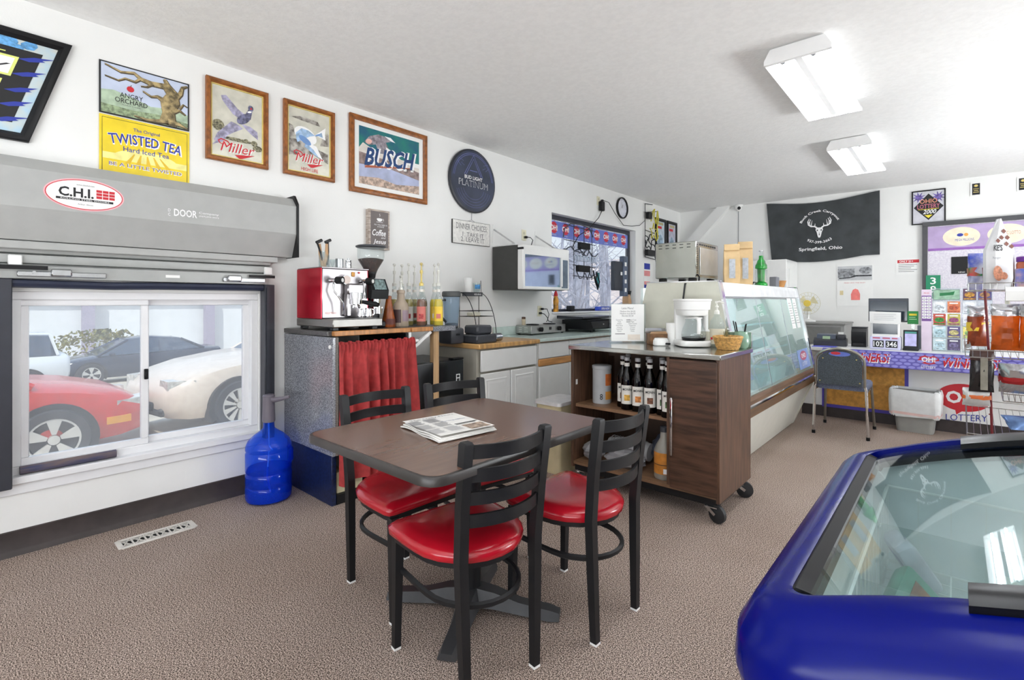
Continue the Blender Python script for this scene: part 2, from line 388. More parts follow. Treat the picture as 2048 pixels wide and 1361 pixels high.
text('T', t, BINK, .075, -.03, .0108, ht=.05, bold=.02)
text('R', t, WINK, .075, -.087, .0108, ht=.014, bold=.02)
text('form,\nes a\nrink.', t, WINK, .085, -.14, .0108, ht=.06, shear=.2)
for o in t.children:
    o.data.transform(Matrix(((1, .3, 0, 0), (0, 1, 0, 0), (0, 0, 1, 0), (0, 0, 0, 1)))); o.location.x += .3 * o.location.y
# landscape sign with a gnarled tree
t = on_left('tree_sign', 'black edged cider sign with gnarled tree, above the yellow sign', 'sign', .752, 2.417)
card(t, .424, .285, .006, col('black_edge', (30, 30, 32), .4), 'board')
SKYP = mat('pale_sky_print', (196, 206, 228), .4, var=.06, vs=7)
flat(t, SKYP, [rect(-.204, -.135, .204, .135)], .0068)
flat(t, col('sage_print', (176, 196, 170), .45, var=.12, vs=25), [[(-.204, -.135), (.204, -.135), (.204, -.05), (.12, -.035), (.02, -.05), (-.06, -.025), (-.15, -.005), (-.204, -.015)]], .0072)
flat(t, col('grass_print', (146, 164, 128), .45, var=.25, vs=60), [[(-.204, -.135), (.204, -.135), (.204, -.1), (.05, -.085), (-.06, -.095), (-.204, -.088)]], .0075)
BARK = mat('bark_print', (168, 148, 104), .5, var=.35, vs=34); BARKD = col('dark_bark_print', (82, 70, 50), .5)
limbs = [([(.10, -.13), (.105, -.06), (.09, 0), (.115, .05), (.085, .09), (.02, .085), (-.03, .095), (-.06, .118), (-.12, .105), (-.19, .128)], [.085, .06, .05, .04, .032, .024, .017, .012, .008, .003]),
 ([(.105, -.06), (.14, .01), (.135, .06), (.10, .1), (.085, .13)], [.05, .042, .034, .024, .014]), ([(.135, .03), (.165, .07), (.175, .11), (.2, .125)], [.03, .022, .014, .006]),
 ([(.09, 0), (.05, .02), (.02, .01), (-.02, .03)], [.03, .014, .008, .003]), ([(.12, -.05), (.16, -.03), (.19, -.05)], [.03, .012, .004]), ([(-.03, .095), (-.055, .07), (-.1, .075), (-.13, .055), (-.19, .065)], [.012, .009, .007, .005, .002]),
 ([(.1, -.11), (.05, -.122), (.0, -.128), (-.06, -.12)], [.03, .016, .01, .003]), ([(.11, -.11), (.16, -.115), (.2, -.13)], [.03, .016, .005]), ([(.03, .085), (.0, .06), (-.03, .055)], [.01, .006, .002]), ([(.16, -.02), (.18, .01), (.2, .0)], [.01, .006, .002])]
flat(t, BARKD, [p for a, b in limbs for p in strip([(x + .003, y - .003) for x, y in a], [v + .007 for v in b])], .0078, 'tree_shading')
flat(t, BARK, [p for a, b in limbs for p in strip(a, b)], .0081, 'tree')
flat(t, RINK, [ell(-.075, .02, .017, .016)], .0084, 'apple'); flat(t, BARKD, strip([(-.076, .033), (-.07, .044)], .003), .0085, 'apple_stem')
text('ANGRY\nORCHARD', t, INK, -.07, -.037, .0086, wd=.148, ht=.058, line=.8)
text('HARD CIDER', t, GINK, -.07, -.075, .0086, wd=.085, ht=.007)
# yellow sign
t = on_left('yellow_sign', 'yellow tin sign with blue lettering, tucked behind the shutter hood', 'sign', .753, 2.107)
YEL = mat('yellow_enamel', (238, 210, 34), .32, var=.05, vs=9)
card(t, .424, .322, .005, YEL, 'board')
flat(t, INK, strip([(-.2, -.15), (-.2, .147), (.2, .147), (.2, -.15)], .0025), .0058, 'border')
flat(t, col('pale_yellow', (250, 240, 150), .4, var=.08, vs=20), [rect(-.198, -.075, .198, -.04)] + [ell(0, -.055, .15, .05, 24, 0, pi)], .0055, 'pale_band')
flat(t, col('ochre_print', (226, 186, 40), .4), [[(.01 + a * .05 - .012, -.09), (.01 + a * .05 + .012, -.09), (a * .03 + .006, -.03), (a * .03, -.03)] for a in (-2, -1, 0, 1, 2)], .0058)
text('The Original', t, BINK, 0, .105, .0062, wd=.125, ht=.024, bold=.008)
text('TWISTED TEA', t, WINK, .004, .051, .0060, wd=.355, ht=.066, bold=.05, arc=.9)
text('TWISTED TEA', t, BINK, .0, .053, .0064, wd=.345, ht=.056, bold=.02, arc=.9)
text('Hard Iced Tea', t, BINK, .0, -.008, .0064, wd=.215, ht=.027, bold=.006)
text('BE A LITTLE TWISTED', t, WINK, .002, -.1, .0062, wd=.345, ht=.024, bold=.03)
text('BE A LITTLE TWISTED', t, col('violet_ink', (92, 84, 160), .5), .0, -.099, .0066, wd=.342, ht=.018, bold=.0)
# two oak framed beer mirrors
def mirror(name, lab, y, z, wd, ht):
    t = on_left(name, lab, 'framed picture', y, z)
    obj('frame', frame_g(wd, ht, .032, .03), OAK, t)
    obj('gilt_slip', frame_g(wd - .058, ht - .058, .01, .014), GOLD, t)
    card(t, wd - .062, ht - .062, .008, mat('silvered_print', (224, 222, 208), .22, .35, var=.06, vs=14))
    return t
def script(t, y, w, sh=.0):
    text('Miller', t, WINK, .004, y - .002, .0098, wd=w * 1.02, ht=w * .335, shear=.28, bold=0, slope=.02)
    text('Miller', t, RINK, 0, y, .0102, wd=w, ht=w * .3, shear=.28, bold=.0, slope=.02)
    flat(t, RINK, [[(-w * .1, y - w * .215), (w * .5, y - w * .13), (w * .12, y - w * .3), (w * .04, y - w * .31)]] + strip([(-w * .42, y + w * .04), (-w * .52, y + w * .07), (-w * .56, y + w * .14), (-w * .48, y + w * .2), (-w * .3, y + w * .16), (-w * .18, y + w * .02)], [.004, .006, .007, .007, .007, .005]), .0107, 'swash')
t = mirror('framed_bird_mirror', 'oak framed mirror printed with a pheasant in flight', 1.237, 2.388, .372, .512)
LAV = col('lavender_print', (168, 164, 190), .35, var=.22, vs=40); SLT = col('slate_print', (112, 112, 142), .35, var=.3, vs=50)
flat(t, LAV, [[(-.10, .16), (-.07, .17), (.0, .10), (.045, .075), (.03, .03), (-.03, .06), (-.09, .13)], [(.02, .01), (.075, .005), (.12, -.02), (.125, -.07), (.09, -.05), (.05, -.02)], [(.0, .0), (.03, -.02), (-.03, -.06), (-.12, -.13), (-.14, -.13), (-.12, -.08), (-.04, .01)], [(-.01, .0), (-.09, -.13), (-.15, -.16), (-.06, -.05)]], .0088)
flat(t, SLT, [ell(.035, .045, .05, .028, 16, rot=.7), ell(.078, .125, .017, .02), [(.04, .07), (.064, .115), (.088, .11), (.078, .05)]], .0092, 'bird_body'); flat(t, WINK, [ell(.07, .1, .014, .006, 10, rot=.3)], .0095, 'bird_collar'); flat(t, RINK, [ell(.08, .124, .006, .007, 8)], .0096, 'bird_wattle')
flat(t, col('brush_print', (140, 136, 110), .4, var=.4, vs=90), [ell(-.115, -.03, .035, .035), ell(.1, -.1, .02, .018), ell(.05, -.095, .014, .014), ell(.0, -.10, .09, .012), ell(.12, -.13, .03, .02)], .0086)
script(t, -.155, .205)
t = mirror('framed_fish_mirror', 'oak framed mirror printed with a leaping fish', 1.715, 2.389, .376, .516)
flat(t, col('rock_print', (92, 84, 78), .4, var=.35, vs=26, rgb2=(190, 186, 178)), [[(-.15, -.12), (.03, -.085), (.14, -.13), (.14, -.06), (.02, -.03), (-.06, -.0), (-.15, .0)], [(-.15, .0), (-.10, .02), (-.12, .09), (-.15, .1)], [(.08, -.01), (.145, .0), (.145, .1), (.10, .06)], [(-.14, .15), (-.06, .17), (.06, .16), (.08, .13), (-.05, .14)]], .0088)
PALEB = col('pale_blue_print', (164, 194, 226), .35, var=.15, vs=30)
flat(t, WINK, [ell(-.03, .04, .085, .055, 20, rot=-.35), [(.04, .06), (.12, .13), (.115, .08), (.12, .04)], [(-.03, .0), (.06, -.09), (.1, -.11), (.05, -.02)]], .0092)
flat(t, PALEB, [[(-.10, .045), (-.06, .085), (-.01, .08), (.04, .055), (.0, .04), (-.03, .02), (-.06, .0), (-.09, -.02), (-.1, .01)], [(.05, .06), (.09, .09), (.1, .055)], [(-.03, -.01), (.03, -.05), (.07, -.1), (.03, -.08), (-.04, -.04)]], .0096, 'fish')
flat(t, col('mid_blue_print', (112, 150, 204), .35), [ell(-.035, .005, .05, .022, 16, rot=-.5), ell(.06, .065, .022, .006, 10, rot=.5)], .0098, 'fish_shading')
script(t, -.118, .205); text('HIGH LIFE', t, RINK, 0, -.199, .0100, wd=.125, ht=.024)
# framed hunting print
t = on_left('framed_beer_print', 'wide oak framed print with goose and big blue lettering', 'framed picture', 2.40, 2.393)
obj('frame', frame_g(.745, .598, .04, .026, .7), OAK, t); card(t, .70, .55, .008, PAPER, 'mat_board')
def P(u, v): return (-.29 + .58 * u, -.225 + .45 * v)
flat(t, mat('dark_teal_print', (28, 96, 122), .4, rgb2=(30, 126, 116), vs=9), [rect(*P(0, .58), *P(1, 1))], .0086)
flat(t, col('bank_print', (150, 130, 126), .45, var=.25, vs=22), [[P(0, .58), P(0, .3), P(1, .2), P(1, .42), P(.7, .5), P(.3, .55)]], .0090)
flat(t, col('water_print', (176, 184, 214), .4, var=.1, vs=8), [[P(0, .34), P(0, .0), P(1, .0), P(1, .27), P(.5, .36)]], .0092)
flat(t, col('reed_print', (196, 172, 156), .45, var=.25, vs=40), [[P(0, .12), P(0, 0), P(1, 0), P(1, .16), P(.6, .1), P(.3, .16)]], .0094)
flat(t, col('mist_print', (222, 214, 206), .4, var=.05), [[P(0, .62), P(.06, .72), P(.3, .6), P(.6, .62), P(.85, .5), P(1, .5), P(1, .42), P(.5, .5), P(0, .55)]], .0093)
flat(t, col('goose_print', (150, 142, 150), .4, var=.25, vs=40), [[P(.08, .74), P(.16, .86), P(.3, .93), P(.42, .92), P(.5, .86), P(.42, .82), P(.5, .66), P(.4, .6), P(.3, .62), P(.26, .74), P(.15, .70)]], .0097, 'goose')
flat(t, WINK, [[P(.42, .74), P(.6, .66), P(.66, .58), P(.5, .6), P(.44, .66)], [P(.4, .93), P(.5, .93), P(.58, .86), P(.5, .87)]], .0098, 'goose_wing'); flat(t, col('pinkish_print', (226, 180, 170), .4), [ell(*P(.15, .76), .03, .02, 12, rot=.4)], .0099, 'goose_rump')
text('BUSCH', t, WINK, .012, .014, .0102, wd=.50, ht=.165, shear=.28, bold=.07, slope=.10); text('BUSCH', t, mat('navy_ink', (26, 66, 120), .4, var=.1), 0, .02, .0106, wd=.49, ht=.145, shear=.28, bold=.04, slope=.10)
flat(t, col('rust_ink', (176, 92, 62), .5), [[(-.24, -.095), (-.24, -.075), (.20, -.015), (.20, -.022)]], .0104, 'underline'); text('BAVARIA', t, INK, .2, -.03, .0108, wd=.09, ht=.012)
# round sign
t = on_left('round_sign', 'round dark blue drink sign with glossy face', 'sign', 3.325, 2.397)
g = G(); g.lathe([(.298, 0), (.303, .006), (.303, .022), (.296, .027), (.285, .028)], 48); obj('backing', g, col('dark_rim', (44, 46, 54), .4), t)
NAVY = mat('gloss_navy', (54, 62, 82), .07, var=.15, vs=5, coat=.6)
g = G(); g.lathe([(.286, .026), (.286, .0285)], 48); obj('face', g, NAVY, t, smooth=False)
BL = col('periwinkle_ink', (104, 112, 176), .4)
flat(t, BL, [q for r in (.262, .247) for q in strip(ell(0, 0, r, r, 40, .1, pi - .1), .004)] + [q for r in (.2, .17, .14, .225) for q in strip(ell(0, -.05, r, r * .9, 30, pi + .25, 2 * pi - .25), .0022)], .0290, 'ring_lines')
flat(t, BL, [q for a in (0, .022) for q in strip([(-.12 + a, .05), (-.0, .245 - a * 1.6), (.12 - a, .05)], .006)] + strip([(-.05, .095), (.05, .095)], .006) + [q for s in (-1, 1) for q in strip([(s * .12, .13), (s * .16, .15), (s * .13, .17), (s * .19, .19), (s * .2, .15), (s * .16, .12)], .003)], .0291, 'letter_mark')
text('BUD LIGHT', t, WINK, 0, .028, .0292, wd=.235, ht=.034, bold=.02); text('PLATINUM', t, WINK, .0, -.03, .0292, wd=.38, ht=.058); text('PLATINUM', t, col('navy_ink2', (60, 68, 90), .4), .0, -.03, .0294, wd=.372, ht=.05, bold=-.012)
t = on_left('hanging_sign', 'small white board sign hung by a wire below the round sign', 'sign', 3.315, 1.900)
g = G(); g.box(-.243, .243, -.108, .108, 0, .018, .003); obj('board', g, mat('distressed_white', (232, 230, 226), .7, var=.06, vs=40), t)
g = G(); ring_ = [(-.245, -.11), (.245, -.11), (.245, .11), (-.245, .11)]; g.rings([[(x, y, z) for x, y in ring_] for z in (.0, .016)], cap=False); obj('edge', g, INK, t, smooth=False)
text('DINNER CHOICES:', t, GINK, 0, .055, .0188, wd=.41, ht=.055); text('1. TAKE IT\n2. LEAVE IT', t, GINK, .01, -.042, .0188, wd=.31, ht=.088, line=.75)
g = G(); g.tube([(.0, .2, .012), (.0, .125, .010)], .0022); g.tube([(-.05, .108, .01), (0, .127, .01), (.05, .108, .01)], .0018); obj('wire', g, GINK, t)
# coffee sign
t = on_left('coffee_sign', 'small grey box sign about coffee hung above the grinder', 'sign', 2.27, 1.818, .0)
g = G(); g.box(-.095, .095, -.157, .157, 0, .048, .002); obj('box', g, mat('birch_print', (198, 186, 176), .6, rgb2=(150, 134, 122), vs=16, stretch=(1, 8, 1)), t)
flat(t, col('taupe_print', (112, 104, 102), .6, var=.04), [rect(-.081, -.143, .081, .143)], .0487)
flat(t, WINK, [ell(.0, .085, .026, .020, 16, pi, 2 * pi), ell(0, .085, .026, .006, 16), rect(-.03, .058, .03, .061)] + strip(ell(.028, .08, .010, .008, 10, -1.4, 1.5), .003) + strip([(0, .105), (.005, .113), (-.002, .12), (.003, .127)], .003), .0492, 'cup_drawing')
text('ALL YOU NEED IS\nA GOOD', t, WINK, .01, .031, .0492, wd=.12, ht=.026); text('Coffee', t, WINK, -.005, -.025, .0492, wd=.125, ht=.05, shear=.25, bold=.02); text('and', t, WINK, .035, -.062, .0492, wd=.04, ht=.016, shear=.2); text('Jesus', t, WINK, .0, -.10, .0492, wd=.12, ht=.045, shear=.25, bold=.02)
# steel roller shutter over window 1
t = thing('roller_shutter', 'grey steel roller shutter box and curtain above the sliding window', 'shutter', (WX, 0, 0))
GREYP = mat('grey_powder_coat', (170, 171, 169), .45, var=.02); GREYD = mat('slat_grey', (166, 168, 166), .4, .3, var=.03)
Y0, Y1 = -.75, 1.55
g = G(); g.prism([(0, 1.955), (.10, 1.945), (.155, 1.885), (.155, 1.70), (.09, 1.548), (0, 1.548)], 1, Y0, Y1); obj('hood', g, GREYP, t, smooth=False)
g = G(); g.prism([(0, 1.965), (.115, 1.965), (.165, 1.9), (.165, 1.545), (0, 1.545)], 1, Y1, Y1 + .014); obj('end_plate', g, BLACK, t, smooth=False)
g = G(); g.box(.0, .085, Y0, 1.46, 1.505, 1.545, .004); obj('guide_channel', g, GREYP, t)
for k in range(2):
    g = G(); z = 1.435 + k * .05; g.prism([(.028, z), (.05, z + .004), (.054, z + .025), (.05, z + .044), (.028, z + .048)], 1, Y0, 1.425); obj('slat', g, GREYD, t)
g = G(); g.prism([(.02, 1.36), (.062, 1.362), (.064, 1.425), (.04, 1.436), (.02, 1.436)], 1, Y0, 1.39); obj('bottom_bar', g, GREYD, t)
g = G(); g.tube([(.045, .2, 1.338), (.045, .6, 1.332), (.045, .8, 1.337), (.045, 1.375, 1.338)], .021, 8); obj('rubber_seal', g, col('navy_rubber', (40, 46, 66), .4), t)
for y0, y1, nm in ((1.378, 1.442, 0), (.06, .205, 1)):
    g = G(); g.box(.0, .075, y0, y1, .345, 1.36, .004); g.box(.075, .085, y0 + .01, y0 + .03, .36, 1.34); obj('guide_rail', g, mat('gunmetal', (58, 60, 68), .4, .2, var=.04), t)
for ya, yb in ((.22, .56), (1.13, 1.38)):
    g = G(); g.box(.064, .078, ya, yb, 1.372, 1.398, .003); g.box(.078, .098, ya + .12 if ya < 1 else ya + .02, (ya + .12 if ya < 1 else ya + .02) + .08, 1.374, 1.412, .006); g.cyl((.078, ya + .06, 1.392), (.086, ya + .06, 1.392), .008, 8); obj('slide_latch', g, STEEL, t)
g = G(); g.box(.075, .083, .0, .33, 1.405, 1.425); obj('latch_strip', g, BLACK, t)
g = G(); g.box(.075, .083, 1.28, 1.44, 1.402, 1.42); obj('latch_strip', g, BLACK, t)
g = G(); g.box(.0645, .066, .83, .90, 1.386, 1.402); obj('maker_plate', g, PAPER, t)
for yy, zz in ((.215, 1.445), (1.405, 1.445)):
    g = G(); g.box(.05, .07, yy - .025, yy + .025, 1.425, 1.475, .004); obj('slat_clip', g, WHPL, t)
t2 = bpy.data.objects.new('oval_sticker', None); COL.objects.link(t2); t2.parent = t; t2.location = (.1556, .463, 1.79); t2.rotation_euler = LW
flat(t2, col('pink_rim', (232, 176, 182), .4), [ell(0, 0, .158, .081, 40)], .0006, 'rim'); flat(t2, RINK, [ell(0, 0, .152, .075, 40)], .0010, 'red_ring'); flat(t2, PAPER, [ell(0, 0, .148, .071, 40)], .0014, 'field')
text('C.H.I.', t2, INK, -.035, .008, .002, wd=.135, ht=.048, bold=.04); flat(t2, INK, [rect(-.112, -.032, .112, -.021)], .0018, 'bar'); text('ROLLING STEEL DOORS', t2, WINK, 0, -.0265, .0024, wd=.19, ht=.007)
flat(t2, RINK, [rect(.043 + i * .026, -.012 + j * .016, .066 + i * .026, .001 + j * .016) for i in range(3) for j in range(3)], .002, 'red_blocks')
text('www.chiohd.com', t2, GINK, 0, .048, .002, wd=.07, ht=.008); text('Arthur, Illinois', t2, GINK, 0, -.05, .002, wd=.06, ht=.008)
for s_, y, z, wd, ht in (('D\nC', .825, 1.752, .011, .04), ('DOOR', .905, 1.755, .115, .042), ('Company', 1.025, 1.766, .105, .016), ('(937)399-9973', 1.025, 1.747, .105, .011)):
    text(s_, t, WINK, .1566, y, z, wd=wd, ht=ht, bold=.03 if s_ == 'DOOR' else 0, rot=LW)
# wooden draught roll lying on the sill
g = G(); g.tube([(0, 0, 0), (0, .38, 0)], .021, 10); o = obj('draught_stick', g, mat('weathered_wood', (112, 96, 92), .8, rgb2=(60, 66, 98), vs=10, stretch=(4, .6, 4)), loc=(WX - .003, .235, .411)); tag(o, 'weathered wooden stick lying in the sliding window sill', 'stick')
# wall brackets, outlets
def bracket(y, lab):
    t = thing('shelf_bracket', lab, 'bracket', (WX, y, 1.83), group='white wall brackets over the microwave')
    g = G(); g.box(0, .006, -.012, .012, 0, .19, .001); obj('wall_leg', g, WHPL, t)
    g = G(); g.box(0, .30, -.012, .012, -.035, -.028, .001); obj('shelf_leg', g, WHPL, t)
    g = G(); g.tube([(.005, 0, .14), (.28, 0, -.022)], .009, 4); obj('brace', g, col('grey_metal', (190, 190, 190), .4), t)
bracket(3.63, 'white metal shelf bracket nearest the round sign, above the microwave'); bracket(4.30, 'white metal shelf bracket nearest the black framed window')
IVORY = col('ivory_plastic', (226, 222, 196), .4, var=.02)
def outlet(y, z, lab, plugs=1):
    t = on_left('wall_outlet', lab, 'outlet', y, z)
    g = G(); g.box(-.036, .036, -.058, .058, 0, .006, .002); obj('plate', g, IVORY, t)
    for zz in (-.022, .022):
        g = G(); g.lathe([(.016, .006), (.016, .008)], 10, (0, zz, 0)); obj('socket', g, col('ivory_dark', (200, 196, 170), .4), t)
    return t
outlet(4.10, 1.960, 'ivory wall outlet above the microwave with a black plug')
outlet(4.37, 1.140, 'ivory wall outlet above the twin burner hot plate, two plugs in')
outlet(5.60, 2.555, 'ivory wall outlet above the black framed window')
def plug(name, lab, loc, path, m=BLKPL, cat='cable', r=.0042):
    t = thing('appliance_cable', lab, cat, loc)
    g = G(); g.box(0, .03, -.014, .014, -.012, .012, .004); obj('plug', g, m, t)
    g = G(); g.tube(path, r, 6); obj('wire', g, m, t)
plug('power_cord', 'black microwave cord plugged into the upper ivory outlet', (WX + .01, 4.11, 1.938), [(.03, 0, 0), (.06, .02, -.005), (.06, .06, -.03), (.03, .07, -.08), (.015, .05, -.13)])
plug('power_cord', 'black hot plate cord plugged into the lower ivory outlet, upper socket', (WX + .01, 4.39, 1.164), [(.03, 0, 0), (.06, .03, 0), (.065, .06, -.06), (.05, .05, -.13), (.06, .02, -.14)])
plug('power_cord', 'black griddle cord plugged into the lower ivory outlet, lower socket', (WX + .01, 4.36, 1.118), [(.03, 0, 0), (.055, .02, -.01), (.05, .08, -.05), (.05, .1, -.09), (.08, .13, -.1)])
t = thing('power_adapter', 'black power adapter plugged in above the black framed window', 'power adapter', (WX + .01, 5.63, 2.50))
g = G(); g.box(0, .05, -.035, .045, -.075, .05, .008); obj('adapter', g, BLKPL, t)
g = G(); g.tube([(.03, 0, -.07), (.04, -.1, -.18), (.04, -.35, -.36), (.04, -.55, -.45), (.02, -.66, -.6)], .005, 6); obj('cord', g, BLKPL, t)
plug('power_cord', 'black cord drooping from the high outlet past the wall clock', (WX + .012, 5.66, 2.565), [(.03, 0, 0), (.04, .12, -.01), (.03, .3, -.13), (.02, .55, -.26), (.02, .78, -.245), (.02, 1.02, -.21), (.02, 1.2, -.11)])
t = on_left('wall_clock', 'round wall clock with thin black rim', 'clock', 6.20, 2.545, 0)
g = G(); g.lathe([(.142, 0), (.148, .01), (.148, .03), (.14, .036), (.132, .03), (.132, .01)], 36, cap=False); obj('rim', g, BLACK, t)
g = G(); g.lathe([(.135, .004), (.135, .012)], 36); obj('dial', g, col('pale_dial', (222, 224, 234), .3), t)
flat(t, INK, [rect(-.003, 0, .003, .08), [(-.004, 0), (.004, 0), (.034, .05), (.028, .053)]] + [ell(.115 * cos(k * pi / 6), .115 * sin(k * pi / 6), .006, .006, 6) for k in range(12)], .0128, 'hands_and_marks')
# two neon signs (unlit tubing on wire frames)
TUBEW = col('unlit_neon', (70, 74, 84), .3); TUBEY = col('unlit_yellow_neon', (206, 196, 70), .3); WIRE = col('black_wire', (30, 32, 38), .4)
def squig(w, h, n, seed):
    r = random.Random(seed); return [(-w / 2 + w * k / n + r.uniform(-.3, .3) * w / n, r.uniform(-h / 2, h / 2), r.uniform(-.005, .005)) for k in range(n + 1)]
t = thing('neon_sign', 'unlit neon sign on black wire frame hanging in the black framed window', 'neon sign', (WX + .02, 5.12, 1.86), rot=LW)
g = G()
for y in (.30, .12, -.05, -.17, -.3): g.tube([(-.30 if y > 0 else -.12, y, 0), (.38, y - .015, 0)], .005, 5)
for x in (-.1, .12, .3): g.tube([(x, .33, 0), (x, -.34, 0)], .005, 5)
obj('wire_frame', g, WIRE, t)
for cx, cy, sx, sd in ((.08, .07, .11, 1), (.06, -.21, .13, 2)):
    g = G(); g.box(cx - sx, cx + sx, cy - .04, cy + .04, .0, .05, .006); obj('transformer', g, BLKPL, t)
g = G(); g.tube([(-.36, .14, .03), (-.34, .24, .03), (-.22, .31, .03), (0, .33, .03), (.2, .3, .03), (.28, .2, .03)], .008, 6); g.tube(squig(.6, .10, 12, 3), .008, 6)
obj('tubing', g, TUBEW, t)
g = G()
for k in range(7):
    x = -.13 + k * .07; g.tube([(x, -.05, .03), (x + .01, -.12, .03), (x + .045, -.12, .03), (x + .05, -.05, .03)], .008, 6)
obj('tubing', g, col('milky_neon', (178, 190, 208), .3), t)
g = G(); g.tube(squig(.5, .06, 10, 5), .007, 6); o = obj('tubing', g, TUBEW, t); o.location = (.15, -.02, .02)
g = G(); g.tube(squig(.42, .10, 9, 8), .007, 6); o = obj('tubing', g, TUBEW, t); o.location = (.15, -.29, .02)
g = G(); g.tube([(.25, -.22, .05), (.3, -.36, .05), (.36, -.46, .05), (.4, -.36, .05), (.33, -.24, .05), (.3, -.34, .06), (.35, -.42, .06)], .009, 6); obj('cord', g, BLKPL, t)
t = thing('neon_sign', 'unlit neon sign with yellow star tubing between window and framed pictures', 'neon sign', (WX + .03, 7.02, 2.33), rot=LW)
g = G()
for x in (-.16,): g.tube([(x, .37, 0), (x, -.42, 0)], .006, 5)
g.tube([(-.16, .37, 0), (.06, .385, .01)], .006, 5); g.tube([(-.16, .24, 0), (.2, .3, .01)], .006, 5); g.tube([(-.16, -.02, 0), (.15, -.04, 0)], .006, 5); g.tube([(-.16, -.42, 0), (.16, -.44, 0)], .006, 5)
obj('wire_frame', g, WIRE, t)
st = [(.04 + (.13 if k % 2 == 0 else .055) * sin(k * pi / 5), -.03 + (.13 if k % 2 == 0 else .055) * cos(k * pi / 5), .04) for k in range(10)]
g = G(); g.tube(st, .008, 6, closed=True); obj('star_tubing', g, TUBEY, t)
g = G(); g.tube([(-.05, .12, .04), (.02, .28, .04), (.07, .32, .04), (.05, .2, .04), (.12, .1, .04), (.17, .3, .04), (.2, .2, .04), (.16, .05, .04), (.18, -.12, .04), (.12, -.16, .04)], .01, 6); obj('tubing', g, TUBEY, t)
for k, (y, sd) in enumerate(((-.12, 11), (-.19, 12), (-.26, 13))):
    g = G(); g.tube(squig(.42, .10, 12, sd), .008, 6); o = obj('tubing', g, WIRE, t); o.location = (.0, y, .03)
g = G(); g.box(-.17, .1, -.40, -.31, .0, .05, .006); obj('transformer', g, BLKPL, t)
g = G(); g.box(-.14, -.02, .15, .25, .0, .05, .006); obj('transformer', g, BLKPL, t)
g = G(); g.tube([(.1, -.4, .03), (.14, -.5, .03), (.17, -.72, .03), (.21, -.74, .03), (.23, -.6, .03), (.25, -.4, .02)], .006, 6); obj('cord', g, BLKPL, t)
# two black framed pictures next to the corner
for y, lab, tint in ((7.43, 'tall black framed poster beside the yellow star neon sign', (200, 214, 226)), (7.85, 'tall black framed poster nearest the far corner', (196, 196, 214))):
    t = on_left('framed_poster', lab, 'framed picture', y, 2.22, group='black framed posters by the far corner')
    obj('frame', frame_g(.37, .66, .045, .025), BLACK, t); card(t, .29, .58, .006, mat('poster_print_%d' % tint[0], tint, .4, var=.12, vs=14))
    flat(t, col('poster_grey', (150, 176, 196), .5, var=.25, vs=18), [ell(.0, -.08, .09, .16, 16)], .007); flat(t, RINK, [rect(-.1, .17, .04, .21)], .007, 'red_heading'); flat(t, col('tan_ink', (186, 176, 130), .5), [rect(-.08, .23, .1, .27)], .007, 'tan_heading')
# sheet of notices under the neon sign
t = on_left('notice_sheet', 'tall white notice with blue and red bands under the star neon sign', 'poster', 7.02, 1.53)
card(t, .30, .62, .004, PAPER, 'sheet')
flat(t, BINK, [rect(-.14, .2, .05, .29), rect(-.14, -.09, .05, -.03), rect(-.14, -.3, -.03, -.24)], .0048, 'blue_band'); flat(t, col('pink_ink', (232, 150, 150), .5), [rect(-.14, .10, .05, .18), rect(-.14, -.03, .05, .02)], .0048, 'pink_band'); flat(t, RINK, [rect(.09, -.07, .2, -.03)], .0048, 'red_tab')
# ------------------------------------------------------------------ floor things near the window
t = thing('floor_register', 'white pierced metal floor register in the carpet', 'floor vent', (-3.187, .742, 0))
g = G(); ring(g, -.165, .165, .0, .012, .0, -.05, .05) if 0 else None
W_, L_ = .052, .163
for a in (-1, 1):
    g.box(a * W_ - .009 if a < 0 else a * W_ - .009, a * W_ + .009, -L_, L_, .0, .008, .002)
    g.box(-W_, W_, a * L_ - .012, a * L_ + .012, .0, .008, .002)
for k in range(1, 6): y = -L_ + k * 2 * L_ / 6; g.box(-W_, W_, y - .003, y + .003, .001, .007)
for k in range(6):
    y = -L_ + (k + .5) * 2 * L_ / 6
    for s in (-1, 1): g.tube([(-W_, y - s * .024, .004), (0, y, .004), (W_, y - s * .024, .004)], .0036, 4)
    g.tube([(-W_ * .5, y - .024, .004), (-W_ * .5, y + .024, .004)], .003, 4); g.tube([(W_ * .5, y - .024, .004), (W_ * .5, y + .024, .004)], .003, 4)
obj('grille', g, col('almond_enamel', (220, 214, 206), .4), t)
g = G(); g.box(-W_, W_, -L_, L_, -.004, .0012); obj('duct', g, col('duct_black', (12, 12, 12), .8, var=0), t)
# water jug with a pump
t = thing('water_jug', 'blue five gallon water jug with grey dispenser pump on top', 'water jug', (-3.245, 1.345, 0))
BLUEJ = thin('blue_jug_plastic', (120, 176, 255), 1.0, .05, tint=(16, 96, 250), op=.2)
pr = [(.10, .004), (.128, .012), (.134, .03), (.134, .09), (.129, .10), (.134, .11), (.134, .17), (.128, .182), (.134, .194), (.134, .30), (.128, .312), (.134, .324), (.132, .345), (.12, .375), (.085, .41), (.05, .435), (.034, .45), (.03, .50), (.033, .51)]
g = G(); g.lathe(pr, 32); obj('bottle', g, BLUEJ, t)
g = G(); g.lathe([(.10, .008), (.126, .014), (.129, .035), (.126, .20), (.126, .205)], 28); obj('water', g, thin('blue_water', (110, 150, 250), .5, .02, tint=(6, 44, 200), op=.4), t)
g = G(); g.tube([(.0, .125, .20), (0, .142, .22), (.0, .142, .29), (0, .125, .31)], .014, 8); obj('grip', g, BLUEJ, t)
PUMP = mat('pump_grey', (112, 106, 116), .45, var=.04)
